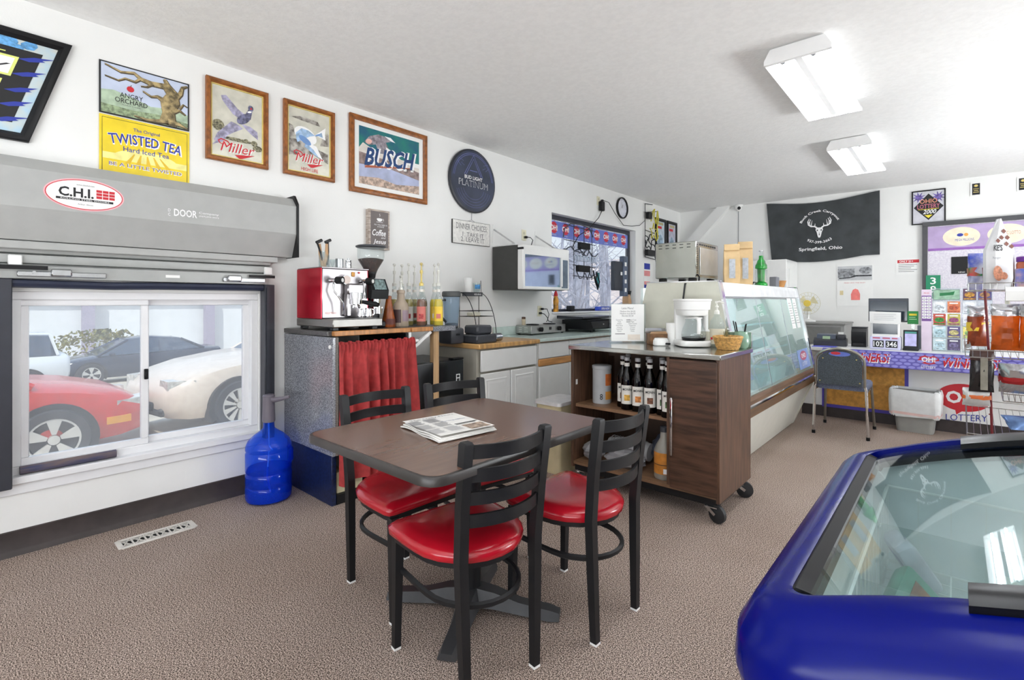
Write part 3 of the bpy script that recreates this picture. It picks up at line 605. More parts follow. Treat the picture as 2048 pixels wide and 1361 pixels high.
g = G(); g.lathe([(.036, .488), (.038, .5), (.036, .555), (.034, .64), (.036, .652), (.03, .66), (.0, .661)], 16); pb = obj('pump', g, PUMP, t)
g = G(); g.tube([(0, .0, .635), (.04, .02, .628), (.09, .055, .64), (.125, .075, .652)], [.02, .016, .012, .009], 8); obj('spout', g, PUMP, pb)
g = G(); g.tube([(0, 0, .49), (.005, 0, .38), (-.012, .01, .33), (.02, .015, .31), (.005, .0, .30), (0, -.01, .15), (.02, 0, .05)], .005, 6); obj('hose', g, col('pale_hose', (170, 196, 236), .3), t)

# ------------------------------------------------------------------ dining table and chairs
def rrect(x0, x1, y0, y1, r, n=5):
    o = []
    for cx, cy, a in ((x1 - r, y1 - r, 0), (x0 + r, y1 - r, 90), (x0 + r, y0 + r, 180), (x1 - r, y0 + r, 270)):
        o += [(cx + r * cos(R(a + 90 * k / n)), cy + r * sin(R(a + 90 * k / n))) for k in range(n + 1)]
    return o
t = thing('dining_table', 'brown laminate dining table with black edge and folded newspaper', 'table', (-1.453, 1.357, 0))
LAM = mat('brown_laminate', (106, 80, 68), .24, var=.05, vs=5, stretch=(10, 1.2, 1), rgb2=None)
hx, hy = .378, .475
o_ = rrect(-hx, hx, -hy, hy, .065)
i_ = rrect(-hx + .012, hx - .012, -hy + .012, hy - .012, .055)
g = G(); g.rings([[(x, y, .735) for x, y in i_], [(x, y, .755) for x, y in i_]]); obj('tabletop', g, LAM, t)
g = G(); g.rings([[(x, y, .722) for x, y in i_], [(x, y, .727) for x, y in o_], [(x, y, .746) for x, y in o_], [(x * .994, y * .994, .7535) for x, y in o_], [(x, y, .7545) for x, y in i_]], cap=False); g.rings([[(x, y, .722) for x, y in i_], [(x, y, .724) for x, y in i_]]); obj('edge_band', g, mat('dark_edge_band', (52, 48, 46), .35, var=.08), t)
g = G(); g.cyl((-.02, .06, .05), (-.02, .06, .70), .038, 16); obj('column', g, BLACK, t)
g = G(); g.box(-.2, .16, .04, .08, .70, .722, .003); g.box(-.04, 0, -.14, .26, .70, .722, .003); obj('top_spider', g, BLACK, t)
for k in range(4):
    a = R(30 + 90 * k); L2 = .36 if k % 2 == 0 else .32; rg = []
    for u, wd, z0, z1 in ((.0, .05, .03, .10), (.10, .045, .03, .085), (L2 * .55, .038, .016, .055), (L2 - .04, .04, .006, .04), (L2, .034, .006, .03)):
        rg.append([(u * cos(a) - s * wd * sin(a) - .02, u * sin(a) + s * wd * cos(a) + .06, z) for s, z in ((-1, z0), (1, z0), (.6, z1), (-.6, z1))])
    g = G(); g.rings(rg); f_ = obj('foot', g, mat('cast_iron', (58, 58, 60), .45, .2, var=.1), t)
    g = G(); g.lathe([(.016, 0), (.016, .008)], 10, ((L2 - .03) * cos(a) - .02, (L2 - .03) * sin(a) + .06, 0)); obj('glide', g, BLKPL, f_)
REDV = mat('red_vinyl', (178, 18, 36), .22, var=.05, vs=6, coat=.25); CHB = mat('black_powder_coat', (27, 27, 29), .42, var=.06, spec=.32)
def seat_outline(k=1.0, inset=0):
    w = .212 - inset; f = .222 - inset; pts = []
    pts += [(f - .03, -w), (f - .008, -w + .008), (f, -w + .03), (f, w - .03), (f - .008, w - .008), (f - .03, w)]
    pts += [(.08, w - .002)]
    for q in range(0, 13):
        a = pi / 2 + pi * q / 12; pts.append((.03 + (.215 - inset) * cos(a) * 1.0, (w - .005) * sin(a)))
    pts += [(.08, -w + .002)]
    return pts
def make_chair(lab, loc, rz):
    t = thing('dining_chair', lab, 'chair', loc, rz, 'red seated ladder back dining chairs')
    g = G(); rg = []
    for z, i in ((.418, .012), (.424, .002), (.444, 0), (.458, .012), (.467, .045), (.4705, .10)): rg.append([(x, y, z + (.002 if x > .1 else 0)) for x, y in seat_outline(1, i)])
    g.rings(rg); obj('seat', g, REDV, t, ang=60)
    g = G(); g.rings([[(x, y, z) for x, y in seat_outline(1, .016)] for z in (.40, .4175)]); obj('seat_frame', g, CHB, t)
    for s in (-1, 1):
        g = G(); rg = []
        for x, y, z, w_ in ((-.182, .143, .0, .013), (-.176, .150, .25, .0155), (-.172, .155, .45, .0165), (-.186, .16, .62, .0165), (-.212, .164, .822, .0165), (-.213, .164, .830, .013)):
            rg.append([(x + a * w_ * 1.0, s * y + b * w_, z) for a, b in ((-1, -1), (1, -1), (1, 1), (-1, 1))])
        g.rings(rg); p = obj('back_leg', g, CHB, t)
        g = G(); g.box(-.196, -.168, s * .143 - .014, s * .143 + .014, 0, .008); obj('foot_glide', g, WHPL, p)
        g = G(); rg = []
        for x, y, z, w_ in ((.205, .176, 0, .012), (.196, .174, .41, .0165)): rg.append([(x + a * w_, s * y + b * w_, z) for a, b in ((-1, -1), (1, -1), (1, 1), (-1, 1))])
        g.rings(rg); p = obj('front_leg', g, CHB, t)
        g = G(); g.box(.192, .218, s * .176 - .013, s * .176 + .013, 0, .008); obj('foot_glide', g, WHPL, p)
    for z0, z1 in ((.776, .818), (.703, .744), (.631, .671), (.559, .599)):
        rg = []
        for k in range(11):
            y = -.158 + .316 * k / 10; bow = .048 * (1 - (y / .158) ** 2); zm = (z0 + z1) / 2; x = -.186 - (zm - .62) * .13 - bow
            rg.append([(x - .005, y, z0), (x + .005, y, z0), (x + .005, y, z1), (x - .005, y, z1)])
        g = G(); g.rings(rg); obj('back_slat', g, CHB, t)
    hp = [(.196, -.162, .285), (.05, -.168, .285)] + [(.0 + .182 * cos(a), .168 * sin(a), .285) for a in [R(-90 - 180 * k / 14) for k in range(15)]] + [(.05, .168, .285), (.196, .162, .285)]
    g = G(); g.tube(hp, .0125, 6, flat=(1, .75)); obj('stretcher', g, CHB, t)
    return t
ch = make_chair('red seated ladder back chair nearest the viewer, its back to the freezer', (-1.275, 1.215, 0), R(172))
dup(ch, (-1.155, 1.712, 0), R(178), 'red seated ladder back chair beside the syrup cart')
dup(ch, (-1.822, 1.327, 0), R(-2), 'red seated ladder back chair in front of the red curtain')
dup(ch, (-1.772, 1.745, 0), R(-10), 'red seated ladder back chair in front of the black mini fridge')
# newspaper
t = thing('newspaper', 'folded newspaper lying on the brown table', 'newspaper', (-1.46, 1.277, .7552), R(-8))
NEWS = mat('newsprint', (228, 226, 222), .8, var=.03, vs=20)
def fold(z0, z1, x0, x1, y0, y1, sg):
    g = G(); n = 8; rg = []
    for k in range(n + 1):
        u = k / n; x = x0 + (x1 - x0) * u; zz = z0 + .003 * sin(u * 9 + sg); rg.append([(x, y0 + .006 * sin(u * 5 + sg), zz), (x, y1 + .006 * cos(u * 4 + sg), zz + .003), (x, y1 + .006 * cos(u * 4 + sg), zz + z1), (x, y0 + .006 * sin(u * 5 + sg), zz + z1)])
    g.rings(rg); return g
for k, (z, a) in enumerate(((.002, 0), (.008, .8), (.014, 1.5))): obj('folded_section', fold(z, .004, -.145 + .006 * k, .145 - .004 * k, -.125 + .004 * k, .13 - .006 * k, a), NEWS, t)
GREYP2 = col('news_grey', (150, 150, 154), .8)
sd = random.Random(5); cols_ = []
for r_ in range(3):
    for k in range(14):
        yy = .10 - r_ * .075 - k * .0046
        cols_.append(rect(-.13 + .001, yy, -.13 + .06 * sd.uniform(.8, 1), yy + .002)); cols_.append(rect(-.055, yy, -.055 + .06 * sd.uniform(.8, 1), yy + .002))
e_ = bpy.data.objects.new('front_page', None); COL.objects.link(e_); e_.parent = t; e_.location = (0, 0, .0245); e_.rotation_euler = (0, 0, R(90))
flat(e_, NEWS, [rect(-.12, -.14, .12, .14)], 0, 'page'); flat(e_, GREYP2, [p for p in cols_], .0006, 'text_lines')
text('The Daily News', e_, GINK, .0, .115, .0008, wd=.2, ht=.02); text('Morning edition', e_, col('blue_grey_ink', (80, 100, 150), .7), .045, .03, .0008, wd=.11, ht=.014); flat(e_, col('photo_print', (170, 150, 134), .7, var=.3, vs=60), [rect(.02, -.13, .11, -.06)], .0008, 'photograph'); flat(e_, INK, [rect(.01, -.035, .115, -.028), rect(.01, -.045, .1, -.04)], .0008, 'headline')
# ------------------------------------------------------------------ espresso bar
GRAN = mat('speckled_laminate', (158, 160, 166), .17, rgb2=(86, 88, 96), vs=150)
NAVYW = mat('navy_painted_board', (20, 34, 72), .4, var=.25, vs=60); EDGEW = mat('wood_edge', (186, 128, 74), .4, var=.15, vs=6, stretch=(1, 8, 1))
t = thing('espresso_bar', 'speckled grey and navy espresso bar cabinet with wood edged counter', 'cabinet', (0, 0, 0))
g = G(); g.box(WX + .008, -2.80, 1.535, 1.555, .31, 1.03, .002); obj('side_panel', g, GRAN, t)
g = G(); g.box(-2.835, -2.80, 1.556, 1.575, .31, 1.03, .002); obj('panel_edge', g, mat('speckled_edge', (78, 72, 68), .5, rgb2=(120, 112, 104), vs=160), t)
g = G(); g.box(WX + .03, -2.83, 1.545, 1.575, .0, .345, .002); obj('kick_panel', g, NAVYW, t)
g = G(); g.box(WX + .03, -2.84, 2.10, 2.12, .0, 1.03, .002); obj('end_panel', g, BLKPL, t)
g = G(); g.box(WX + .012, -2.86, 1.53, 2.55, 1.035, 1.065, .003); obj('countertop', g, mat('dark_speckled_top', (96, 94, 94), .35, rgb2=(56, 54, 54), vs=130), t)
g = G(); g.box(-2.86, -2.822, 1.56, 2.13, 1.035, 1.066, .004); obj('wood_edge', g, EDGEW, t)
g = G(); g.box(-2.86, -2.822, 2.14, 2.33, 1.035, 1.066, .004); obj('wood_edge', g, EDGEW, t)
g = G(); g.box(-2.862, -2.826, 2.335, 2.55, 1.03, 1.066, .002); obj('laminate_edge', g, GRAN, t)
g = G(); g.box(-2.94, -2.83, 1.58, 2.12, .0, .06); obj('plinth', g, BLKPL, t)
g = G(); g.box(-2.90, -2.852, 2.36, 2.41, 0.0, 1.035, .003); obj('leg', g, mat('pine_post', (196, 160, 118), .5, var=.12, vs=5, stretch=(6, 6, .6)), t)
g = G(); g.tube([(-2.845, 2.13, .90), (-2.845, 2.32, 1.03)], .016, 4); obj('brace', g, WHPL, t)
g = G(); g.box(-2.87, -2.835, 2.125, 2.145, .96, 1.035, .003); obj('hook', g, WHPL, t)
# curtain on a tension rod
t = thing('curtain', 'gathered red curtain on a tension rod across the espresso bar', 'curtain', (-2.822, 1.55, 0))
CUR = mat('red_cotton', (168, 54, 54), .85, var=.10, vs=24, bump=.2, bs=300)
def cur(u, v):
    y = .025 + .575 * u; z = .985 - v * .86
    amp = .008 + .022 * min(1, v * 3); ph = u * 2 * pi * 7.5 + 1.3 * sin(u * 11) + .3 * sin(v * 3 + u * 9)
    x = amp * sin(ph) * (1 - .25 * sin(v * 5 + u * 7)) + .004 * sin(ph * 2.3 + v * 6)
    if v < .05: x = .008 * sin(u * 2 * pi * 22) + .004
    k = .012 * v * sin(u * 2 * pi * 4)
    return (x + .022, y + k + (.035 * (v) * (u - .2) if u > .2 else 0), z - (.0 if v < 1 else .012 * sin(u * 16)))
g = G(); g.sheet(cur, 150, 26); obj('cloth', g, CUR, t, ang=180)
g = G(); g.sheet(lambda u, v: (.018 + .010 * sin(u * 2 * pi * 22 + v), .025 + .575 * u, 1.0 - .028 * v + .004 * sin(u * 60)), 150, 2); obj('ruffle', g, CUR, t, ang=180)
g = G(); g.cyl((-.004, -.02, .972), (-.004, .62, .972), .008, 8); rod = obj('rod', g, WHPL, t)
for y in (-.022, .612):
    g = G(); g.cyl((-.004, y, .972), (-.004, y + .03, .972), .012, 10); obj('rod_end', g, WHPL, rod)
# stored things peeping under the curtain
g = G(); g.box(-.05, .05, -.09, .09, 0, .13, .004); o = obj('carton', g, col('cream_card', (206, 196, 160), .7, var=.05), loc=(-2.90, 1.68, .06)); tag(o, 'cream carton low behind the red curtain', 'box')
# mini fridge
t = thing('mini_fridge', 'black mini fridge under the counter end, with a small white socket sticker', 'fridge', (-2.86, 2.44, 0))
g = G(); g.box(-.50, -.05, -.235, .225, .02, .80, .006); obj('body', g, BLKPL, t)
g = G(); g.box(-.05, 0, -.235, .225, .02, .80, .010, 2); obj('door', g, mat('gloss_black', (22, 23, 25), .18, var=.1), t)
g = G(); g.box(-.06, -.0, .12, .225, .80, .812, .003); obj('hinge_cover', g, BLKPL, t)
for s in (-1, 1):
    g = G(); g.lathe([(.018, 0), (.018, .022)], 10, (-.1, s * .2, 0)); obj('foot', g, BLKPL, t)
e_ = bpy.data.objects.new('energy_sticker', None); COL.objects.link(e_); e_.parent = t; e_.location = (.0006, .165, .66); e_.rotation_euler = LW
flat(e_, WINK, [rect(-.02, -.03, .02, .03)], 0, 'sticker'); flat(e_, INK, [rect(-.014, .003, .014, .024), rect(-.014, -.024, .014, -.003)], .0004, 'sticker_marks')
# espresso machine
t = thing('espresso_machine', 'red and stainless espresso machine on the bar', 'coffee machine', (0, 0, 1.066))
REDM = mat('red_metallic', (196, 10, 44), .22, .55, var=.1, vs=3); SS = mat('polished_steel', (158, 154, 156), .34, 1, var=.02)
Z = 1.066
g = G(); g.box(-3.31, -2.995, 1.57, 1.90, .075, .395, .004); obj('body', g, SS, t)
for y in (1.567, 1.900):
    g = G(); g.box(-3.325, -2.998, y - .004, y + .004, .072, .398, .002); obj('side_panel', g, REDM, t)
g = G(); g.box(-3.32, -2.99, 1.565, 1.905, .395, .404, .002); obj('cup_tray', g, SS, t)
g = G(); g.box(-3.335, -2.85, 1.565, 1.92, .02, .072, .005); obj('drip_tray', g, mat('satin_steel', (158, 156, 152), .42, 1, var=.03), t)
g = G(); g.box(-2.99, -2.865, 1.58, 1.90, .071, .074); obj('drip_grate', g, col('grate_dark', (90, 90, 92), .3), t)
for a, b in ((-3.29, 1.6), (-2.9, 1.6), (-3.29, 1.88), (-2.9, 1.88)):
    g = G(); g.box(a - .02, a + .02, b - .02, b + .02, -.001, .02, .003); obj('foot', g, BLKPL, t)
g = G(); g.cyl((-2.995, 1.725, .325), (-2.965, 1.725, .325), .033, 20); pg = obj('pressure_gauge', g, CHROME, t); g = G(); g.cyl((-2.9655, 1.725, .325), (-2.964, 1.725, .325), .028, 20); obj('gauge_face', g, col('gauge_face', (214, 196, 186), .3), pg)
g = G(); g.box(-2.995, -2.990, 1.775, 1.80, .348, .378, .003); obj('rocker_switch', g, mat('amber_lens', (206, 140, 30), .2, var=.1), t)
g = G(); g.cyl((-2.995, 1.83, .375), (-2.988, 1.83, .375), .006, 8); obj('pilot_lamp', g, RINK, t)
for y, nm in ((1.645, 'steam_knob'), (1.865, 'water_knob')):
    g = G(); g.cyl((-2.995, y - .02, .318), (-2.93, y, .318), .014, 12); kb = obj(nm, g, CHROME, t)
    g = G(); g.tube([(-2.94, y - .005, .318), (-2.90, y + .012, .318)], [.024, .024], 14); obj('grip', g, BLKPL, kb)
    g = G(); g.tube([(-2.9, y + .012, .318), (-2.898, y + .013, .318)], .013, 12); obj('knob_cap', g, WHPL, kb)
g = G(); g.tube([(-2.965, 1.63, .31), (-2.95, 1.625, .25), (-2.93, 1.65, .21), (-2.925, 1.675, .17), (-2.93, 1.68, .10)], .006, 8); obj('steam_wand', g, CHROME, t)
g = G(); g.tube([(-2.96, 1.84, .31), (-2.945, 1.842, .24), (-2.94, 1.845, .2)], .006, 8); obj('water_spout', g, CHROME, t)
g = G(); g.box(-2.995, -2.945, 1.72, 1.84, .225, .30, .01); obj('group_collar', g, SS, t)
g = G(); g.cyl((-2.945, 1.78, .20), (-2.945, 1.78, .24), .046, 20); gh = obj('group_head', g, CHROME, t)
g = G(); g.cyl((-2.945, 1.78, .165), (-2.945, 1.78, .198), .04, 20); pf = obj('portafilter', g, CHROME, t)
g = G(); g.tube([(-2.90, 1.80, .18), (-2.82, 1.845, .165), (-2.80, 1.855, .16)], [.012, .017, .014], 10); obj('handle', g, BLKPL, pf)
g = G(); g.tube([(-2.945, 1.765, .165), (-2.945, 1.755, .14)], .008, 8); g.tube([(-2.945, 1.795, .165), (-2.945, 1.805, .14)], .008, 8); obj('spout', g, CHROME, pf)
g = G(); g.box(-2.99, -2.95, 1.715, 1.75, .085, .235, .006); obj('column', g, SS, t)
text('espresso', t, col('rose_ink', (226, 150, 130), .5), -2.9944, 1.63, .105, wd=.08, ht=.02, rot=LW, name='badge')
# cups, brushes and pitchers around it
def pitcher(x, y, z, r, h, lab, grp, handle=True):
    q = thing('milk_pitcher', lab, 'pitcher', (x, y, z), group=grp)
    g = G(); g.lathe([(r * .95, 0), (r * 1.02, h * .1), (r, h * .45), (r * .82, h * .75), (r * .9, h), (r * .86, h), (r * .78, h * .75), (r * .9, h * .1), (0.001, h * .05)], 20); obj('body', g, CHROME, q)
    if handle: g = G(); g.tube([(0, r * .85, h * .88), (0, r * 1.5, h * .85), (0, r * 1.55, h * .4), (0, r, h * .25)], .004, 6); obj('handle', g, CHROME, q)
    return q
PG = 'steel pitchers on the drip tray'
pitcher(-2.915, 1.795, 1.1402, .023, .06, 'small steel pitcher on the drip tray, without visible handle', PG, False); pitcher(-2.90, 1.845, 1.1402, .026, .065, 'small steel pitcher with handle at the right of the drip tray', PG)
q = thing('tamper_jar', 'glass jar of brushes and black handled tools on the coffee machine', 'jar', (-3.13, 1.655, 1.4702))
g = G(); g.lathe([(.03, 0), (.034, .005), (.034, .085), (.026, .10), (.028, .112), (.025, .112), (.023, .10), (.031, .08), (.031, .008), (.001, .006)], 16); obj('glass', g, CLEAR, q)
for k, (a, b, h, m_) in enumerate(((-.02, -.012, .16, col('pale_wood', (196, 156, 116), .5)), (.006, .02, .16, col('pale_wood', (0, 0, 0)))) ):
    g = G(); g.tube([(0, a * .4, .01), (b, a, .09), (b, a * 1.3, h)], [.012, .012, .009], 8); obj('brush', g, m_, q)
g = G(); g.tube([(0, -.01, .02), (0, -.025, .10), (0, -.05, .17)], .006, 6); g.tube([(0, -.055, .165), (0, -.015, .185)], .010, 6); obj('black_tool', g, BLKPL, q)
g = G(); g.tube([(.012, .012, .02), (.012, .02, .11), (.012, .018, .175)], .008, 6); g.tube([(.012, .0, .17), (.012, .04, .19)], .010, 6); obj('black_tool', g, BLKPL, q)
g = G(); g.lathe([(.024, 0), (.026, .06), (.023, .06), (.001, .005)], 14); o = obj('tumbler', g, CLEAR, loc=(-3.13, 1.715, 1.4702)); tag(o, 'short clear glass tumbler beside the brush jar', 'glass')
g = G(); g.lathe([(.027, 0), (.027, .068), (.024, .07), (.001, .07)], 16); o = obj('steel_cup', g, STEEL, loc=(-3.13, 1.765, 1.4702)); tag(o, 'plain steel cup on top of the coffee machine', 'cup')
q = thing('shaker', 'small steel shaker with narrow cap on top of the coffee machine', 'shaker', (-3.11, 1.82, 1.4702)); g = G(); g.lathe([(.021, 0), (.021, .045), (.018, .052)], 14); obj('body', g, CHROME, q); g = G(); g.lathe([(.02, .052), (.02, .06), (.006, .064), (.006, .075), (.001, .076)], 12); obj('cap', g, CHROME, q)
# grinder
t = thing('coffee_grinder', 'black coffee grinder with a clear hopper of beans', 'coffee grinder', (-3.06, 1.965, 1.0655))
g = G(); g.box(-.08, .08, -.065, .075, 0, .05, .012); obj('base', g, BLKPL, t)
g = G(); g.prism([(-.075, .05), (.0, .05), (.0, .22), (.105, .20), (.115, .26), (.07, .34), (-.075, .345)], 1, -.065, .07); obj('body', g, BLKPL, t)
g = G(); g.quad((.1155, -.04, .265), (.1155, .055, .265), (.0765, .055, .335), (.0765, -.04, .335)); obj('control_panel', g, col('teal_grey_panel', (120, 140, 140), .3, var=.3, vs=60), t)
g = G(); g.cyl((.06, .0, .17), (.06, 0, .215), .03, 14); obj('dosing_chute', g, CHROME, t)
g = G(); g.tube([(.0, -.03, .14), (.09, -.03, .14)], .006, 6); g.tube([(.0, .03, .14), (.09, .03, .14)], .006, 6); g.cyl((.075, 0, .10), (.075, 0, .15), .032, 14); obj('fork', g, CHROME, t)
g = G(); g.lathe([(.03, .345), (.034, .37), (.04, .39)], 16); obj('collar', g, BLKPL, t)
g = G(); g.lathe([(.035, .375), (.05, .41), (.088, .475), (.092, .50), (.092, .56)], 28, cap=False); obj('hopper', g, CLEAR, t)
g = G(); g.lathe([(.094, .558), (.104, .563), (.104, .570), (.09, .576)], 28); obj('lid', g, DKGR, t)
g = G(); g.lathe([(.033, .378), (.048, .41), (.085, .472), (.086, .478), (.05, .486), (.001, .488)], 28); obj('beans', g, mat('roasted_beans', (72, 40, 28), .5, rgb2=(24, 12, 8), vs=110, bump=.6, bs=110), t, kind='stuff')
# syrup bottles with pumps on the bar
def pump(t, z, r=.011, gold=False, h=.16):
    m_ = GOLD if gold else col('cloudy_plastic', (222, 222, 214), .3, var=.02)
    g = G(); g.lathe([(.016, z), (.016, z + .02), (.008, z + .028), (.0065, z + .03), (.0065, z + h * .55), (.011, z + h * .6), (.011, z + h * .72), (.004, z + h * .75), (.004, z + h)], 12); p = obj('pump', g, m_, t)
    g = G(); g.tube([(.0, 0, z + h), (.02, .0, z + h + .006), (.045, 0, z + h - .004)], [.010, .008, .005], 8); g.lathe([(.011, z + h - .004), (.012, z + h + .01), (.002, z + h + .012)], 10); obj('spout', g, m_, p)
LABW = col('label_white', (232, 228, 220), .5)
def wrap(t, r, z0, z1, m, a0=-60, a1=60, name='label', n=10):
    g = G(); g.rings([[(r * cos(R(a0 + (a1 - a0) * k / n)), r * sin(R(a0 + (a1 - a0) * k / n)), z) for k in range(n + 1)] for z in (z0, z1)], close=False); return obj(name, g, m, t, rec=False)
def syrup(name, lab, loc, liquid, lm, mark, rz, group, with_pump=True, cap=None, gold=False, sc=1.0, brand=None):
    t = thing(name, lab, 'syrup bottle', loc, rz, group)
    g = G(); pr = [(.034, 0), (.0365, .006), (.0365, .17), (.035, .185), (.022, .225), (.0145, .245), (.0145, .285), (.0155, .29), (.0155, .30)]
    g.lathe([(r * sc, z * sc) for r, z in pr], 18); b = obj('bottle', g, CLEAR if with_pump else thin('syrup_glass', (90, 50, 40), 1.0, .02), t)
    g = G(); g.lathe([(.032 * sc, .004), (.0345 * sc, .01), (.0345 * sc, .168 * sc), (.033 * sc, .18 * sc), (.026 * sc, .2 * sc if with_pump else .21 * sc)], 16); obj('syrup', g, liquid, t)
    wrap(t, .0371 * sc, .035 * sc, .145 * sc, lm)
    if brand:
        q = text(brand, t, INK, .0376 * sc, 0, .122 * sc, wd=.05 * sc, ht=.014 * sc, rot=LW, bold=.02, name='brand_lettering')
    wrap(t, .0374 * sc, .055 * sc, .09 * sc, mark, -26, 26, 'fruit_picture', 6)
    wrap(t, .0160 * sc, .255 * sc, .275 * sc, LABW, 0, 360, 'neck_label', 14)
    if with_pump: pump(t, .30 * sc, gold=gold)
    else:
        g = G(); g.lathe([(.0165 * sc, .288 * sc), (.0165 * sc, .308 * sc), (.012 * sc, .31 * sc)], 12); obj('cap', g, cap or LABW, t)
    return t
DKSYR = mat('dark_syrup', (46, 18, 12), .08, var=.2, coat=.5); AMB = mat('amber_syrup', (120, 62, 22), .1, var=.1, coat=.5); PALES = mat('pale_syrup', (190, 170, 90), .1, var=.1, coat=.5); YELS = mat('yellow_syrup', (232, 204, 40), .12, var=.08, coat=.5)
LR, LY, LC = col('red_label', (214, 120, 110), .5), col('yellow_label', (246, 208, 70), .5), col('berry_label', (180, 60, 60), .5, var=.3, vs=60)
BG = 'pumped syrup bottles on the espresso bar'
t = thing('sauce_bottle', 'tan plastic sauce jug with dark label, in front of the syrup pumps', 'sauce bottle', (-3.02, 2.19, 1.0655), R(-30), BG)
g = G(); g.lathe([(.052, 0), (.056, .008), (.056, .14), (.05, .165), (.03, .195), (.026, .24), (.03, .243), (.03, .262), (.02, .268)], 20); obj('bottle', g, col('tan_plastic', (168, 152, 134), .4), t)
wrap(t, .0565, .03, .125, col('cocoa_label', (74, 54, 54), .5), -75, -5); wrap(t, .0567, .04, .12, col('mauve_label', (150, 130, 140), .5), 5, 60)
pump(t, .262, h=.10)
specs = [(-2.98, 2.345, AMB, LR, LC, 'amber syrup bottle with pink label and gold pump on the bar', True), (-3.10, 2.32, PALES, LABW, LC, 'pale syrup bottle with white label behind the gold pump bottle', False), (-3.06, 2.42, AMB, LABW, LC, 'amber syrup bottle with white label at the right of the gold pump', False), (-2.92, 2.46, YELS, LY, LR, 'yellow syrup bottle with orange picture, front one at the bar end', False), (-3.02, 2.505, YELS, LY, LABW, 'yellow syrup bottle behind the other yellow one', False), (-3.20, 2.26, PALES, LABW, LC, 'pale syrup bottle behind the tan sauce jug, left', False), (-3.24, 2.36, AMB, LABW, LC, 'amber syrup bottle at the wall behind the tan sauce jug', False), (-3.20, 2.45, PALES, LABW, LC, 'pale syrup bottle at the wall behind the white labelled amber one', False)]
for x, y, liq, m1, m2, lab, gold in specs: syrup('syrup_bottle', lab, (x, y, 1.0655), liq, m1, m2, R(-40), BG, True, gold=gold)
t = thing('sauce_bottle', 'amber cone shaped sauce bottle beside the coffee grinder', 'sauce bottle', (-3.02, 2.085, 1.0655)); g = G(); g.lathe([(.045, 0), (.048, .01), (.044, .06), (.026, .16), (.02, .195), (.02, .22), (.012, .225)], 18); obj('bottle', g, mat('amber_plastic', (150, 76, 30), .25, var=.2), t); wrap(t, .0475, .02, .06, col('brown_label', (96, 44, 34), .5)); 
# ------------------------------------------------------------------ cabinets along the left wall
CW = mat('white_cabinet', (232, 232, 230), .4, var=.01); WOODT = mat('butcher_laminate', (196, 152, 96), .3, var=.14, vs=4, stretch=(.8, 9, 1)); LIN = mat('grey_cabinet_side', (176, 172, 160), .5, var=.03)
t = thing('base_cabinet', 'white two door cabinet with wood-look top beside the mini fridge', 'cabinet', (0, 0, 0))
g = G(); g.box(WX + .003, -2.90, 2.84, 3.60, .09, .862); obj('carcass', g, LIN, t, smooth=False)
g = G(); g.box(WX + .03, -2.95, 2.86, 3.60, 0, .09); obj('toe_kick', g, BASEB, t, smooth=False)
g = G(); g.box(WX + .003, -2.845, 2.82, 3.608, .862, .902, .006); obj('worktop', g, WOODT, t)
def raised(g, y0, y1, z0, z1, x, th=.02, pan=True):
    g.box(x - th, x, y0, y1, z0, z1, .006)
    if pan:
        i = .055; a, b = x - .001, x - .008
        rg = [[(xx, yy, zz) for yy, zz in ((y0 + k, z0 + k), (y1 - k, z0 + k), (y1 - k, z1 - k), (y0 + k, z1 - k))] for xx, k in ((x + .0005, i - .008), (x + .005, i), (x + .001, i + .008), (x + .001, i + .014), (x + .006, i + .03))]
        g.rings(rg, cap=False); k = i + .03; g.quad((x + .006, y0 + k, z0 + k), (x + .006, y1 - k, z0 + k), (x + .006, y1 - k, z1 - k), (x + .006, y0 + k, z1 - k))
g = G(); raised(g, 2.865, 3.585, .672, .845, -2.865, pan=False); obj('drawer', g, CW, t)
for a, b in ((2.865, 3.222), (3.232, 3.585)):
    g = G(); raised(g, a, b, .11, .655, -2.865); obj('door', g, CW, t)
t = thing('sink_cabinet', 'long white cabinet with pale green top and oak rail under the sink', 'cabinet', (0, 0, 0))
MINT = mat('mint_laminate', (196, 212, 206), .25, var=.03, vs=20); OAKR = mat('oak_rail', (206, 148, 88), .4, var=.12, vs=4, stretch=(1, 1, 8))
g = G(); g.box(WX + .003, -2.885, 3.612, 6.05, .09, .866); obj('carcass', g, CW, t, smooth=False)
g = G(); g.box(WX + .03, -2.95, 3.62, 6.0, 0, .09); obj('toe_kick', g, BASEB, t, smooth=False)
g = G(); g.box(WX + .003, -2.85, 3.612, 6.06, .866, .902, .004); obj('worktop', g, MINT, t)
g = G(); g.box(-2.85, -2.846, 3.612, 6.06, .866, .875); obj('edge_line', g, col('brown_edge', (110, 84, 62), .4), t, smooth=False)
g = G(); g.box(WX + .003, WX + .022, 3.612, 6.06, .902, .99, .003); obj('backsplash', g, MINT, t)
for k in range(5):
    y = 3.625 + k * .485
    g = G(); g.box(-2.884, -2.866, y, y + .475, .715, .86, .003); obj('drawer', g, CW, t)
    g = G(); g.box(-2.884, -2.866, y, y + .475, .10, .64, .003); obj('door', g, CW, t)
g = G(); g.box(-2.884, -2.862, 3.62, 6.05, .645, .708, .006); obj('oak_rail', g, OAKR, t)
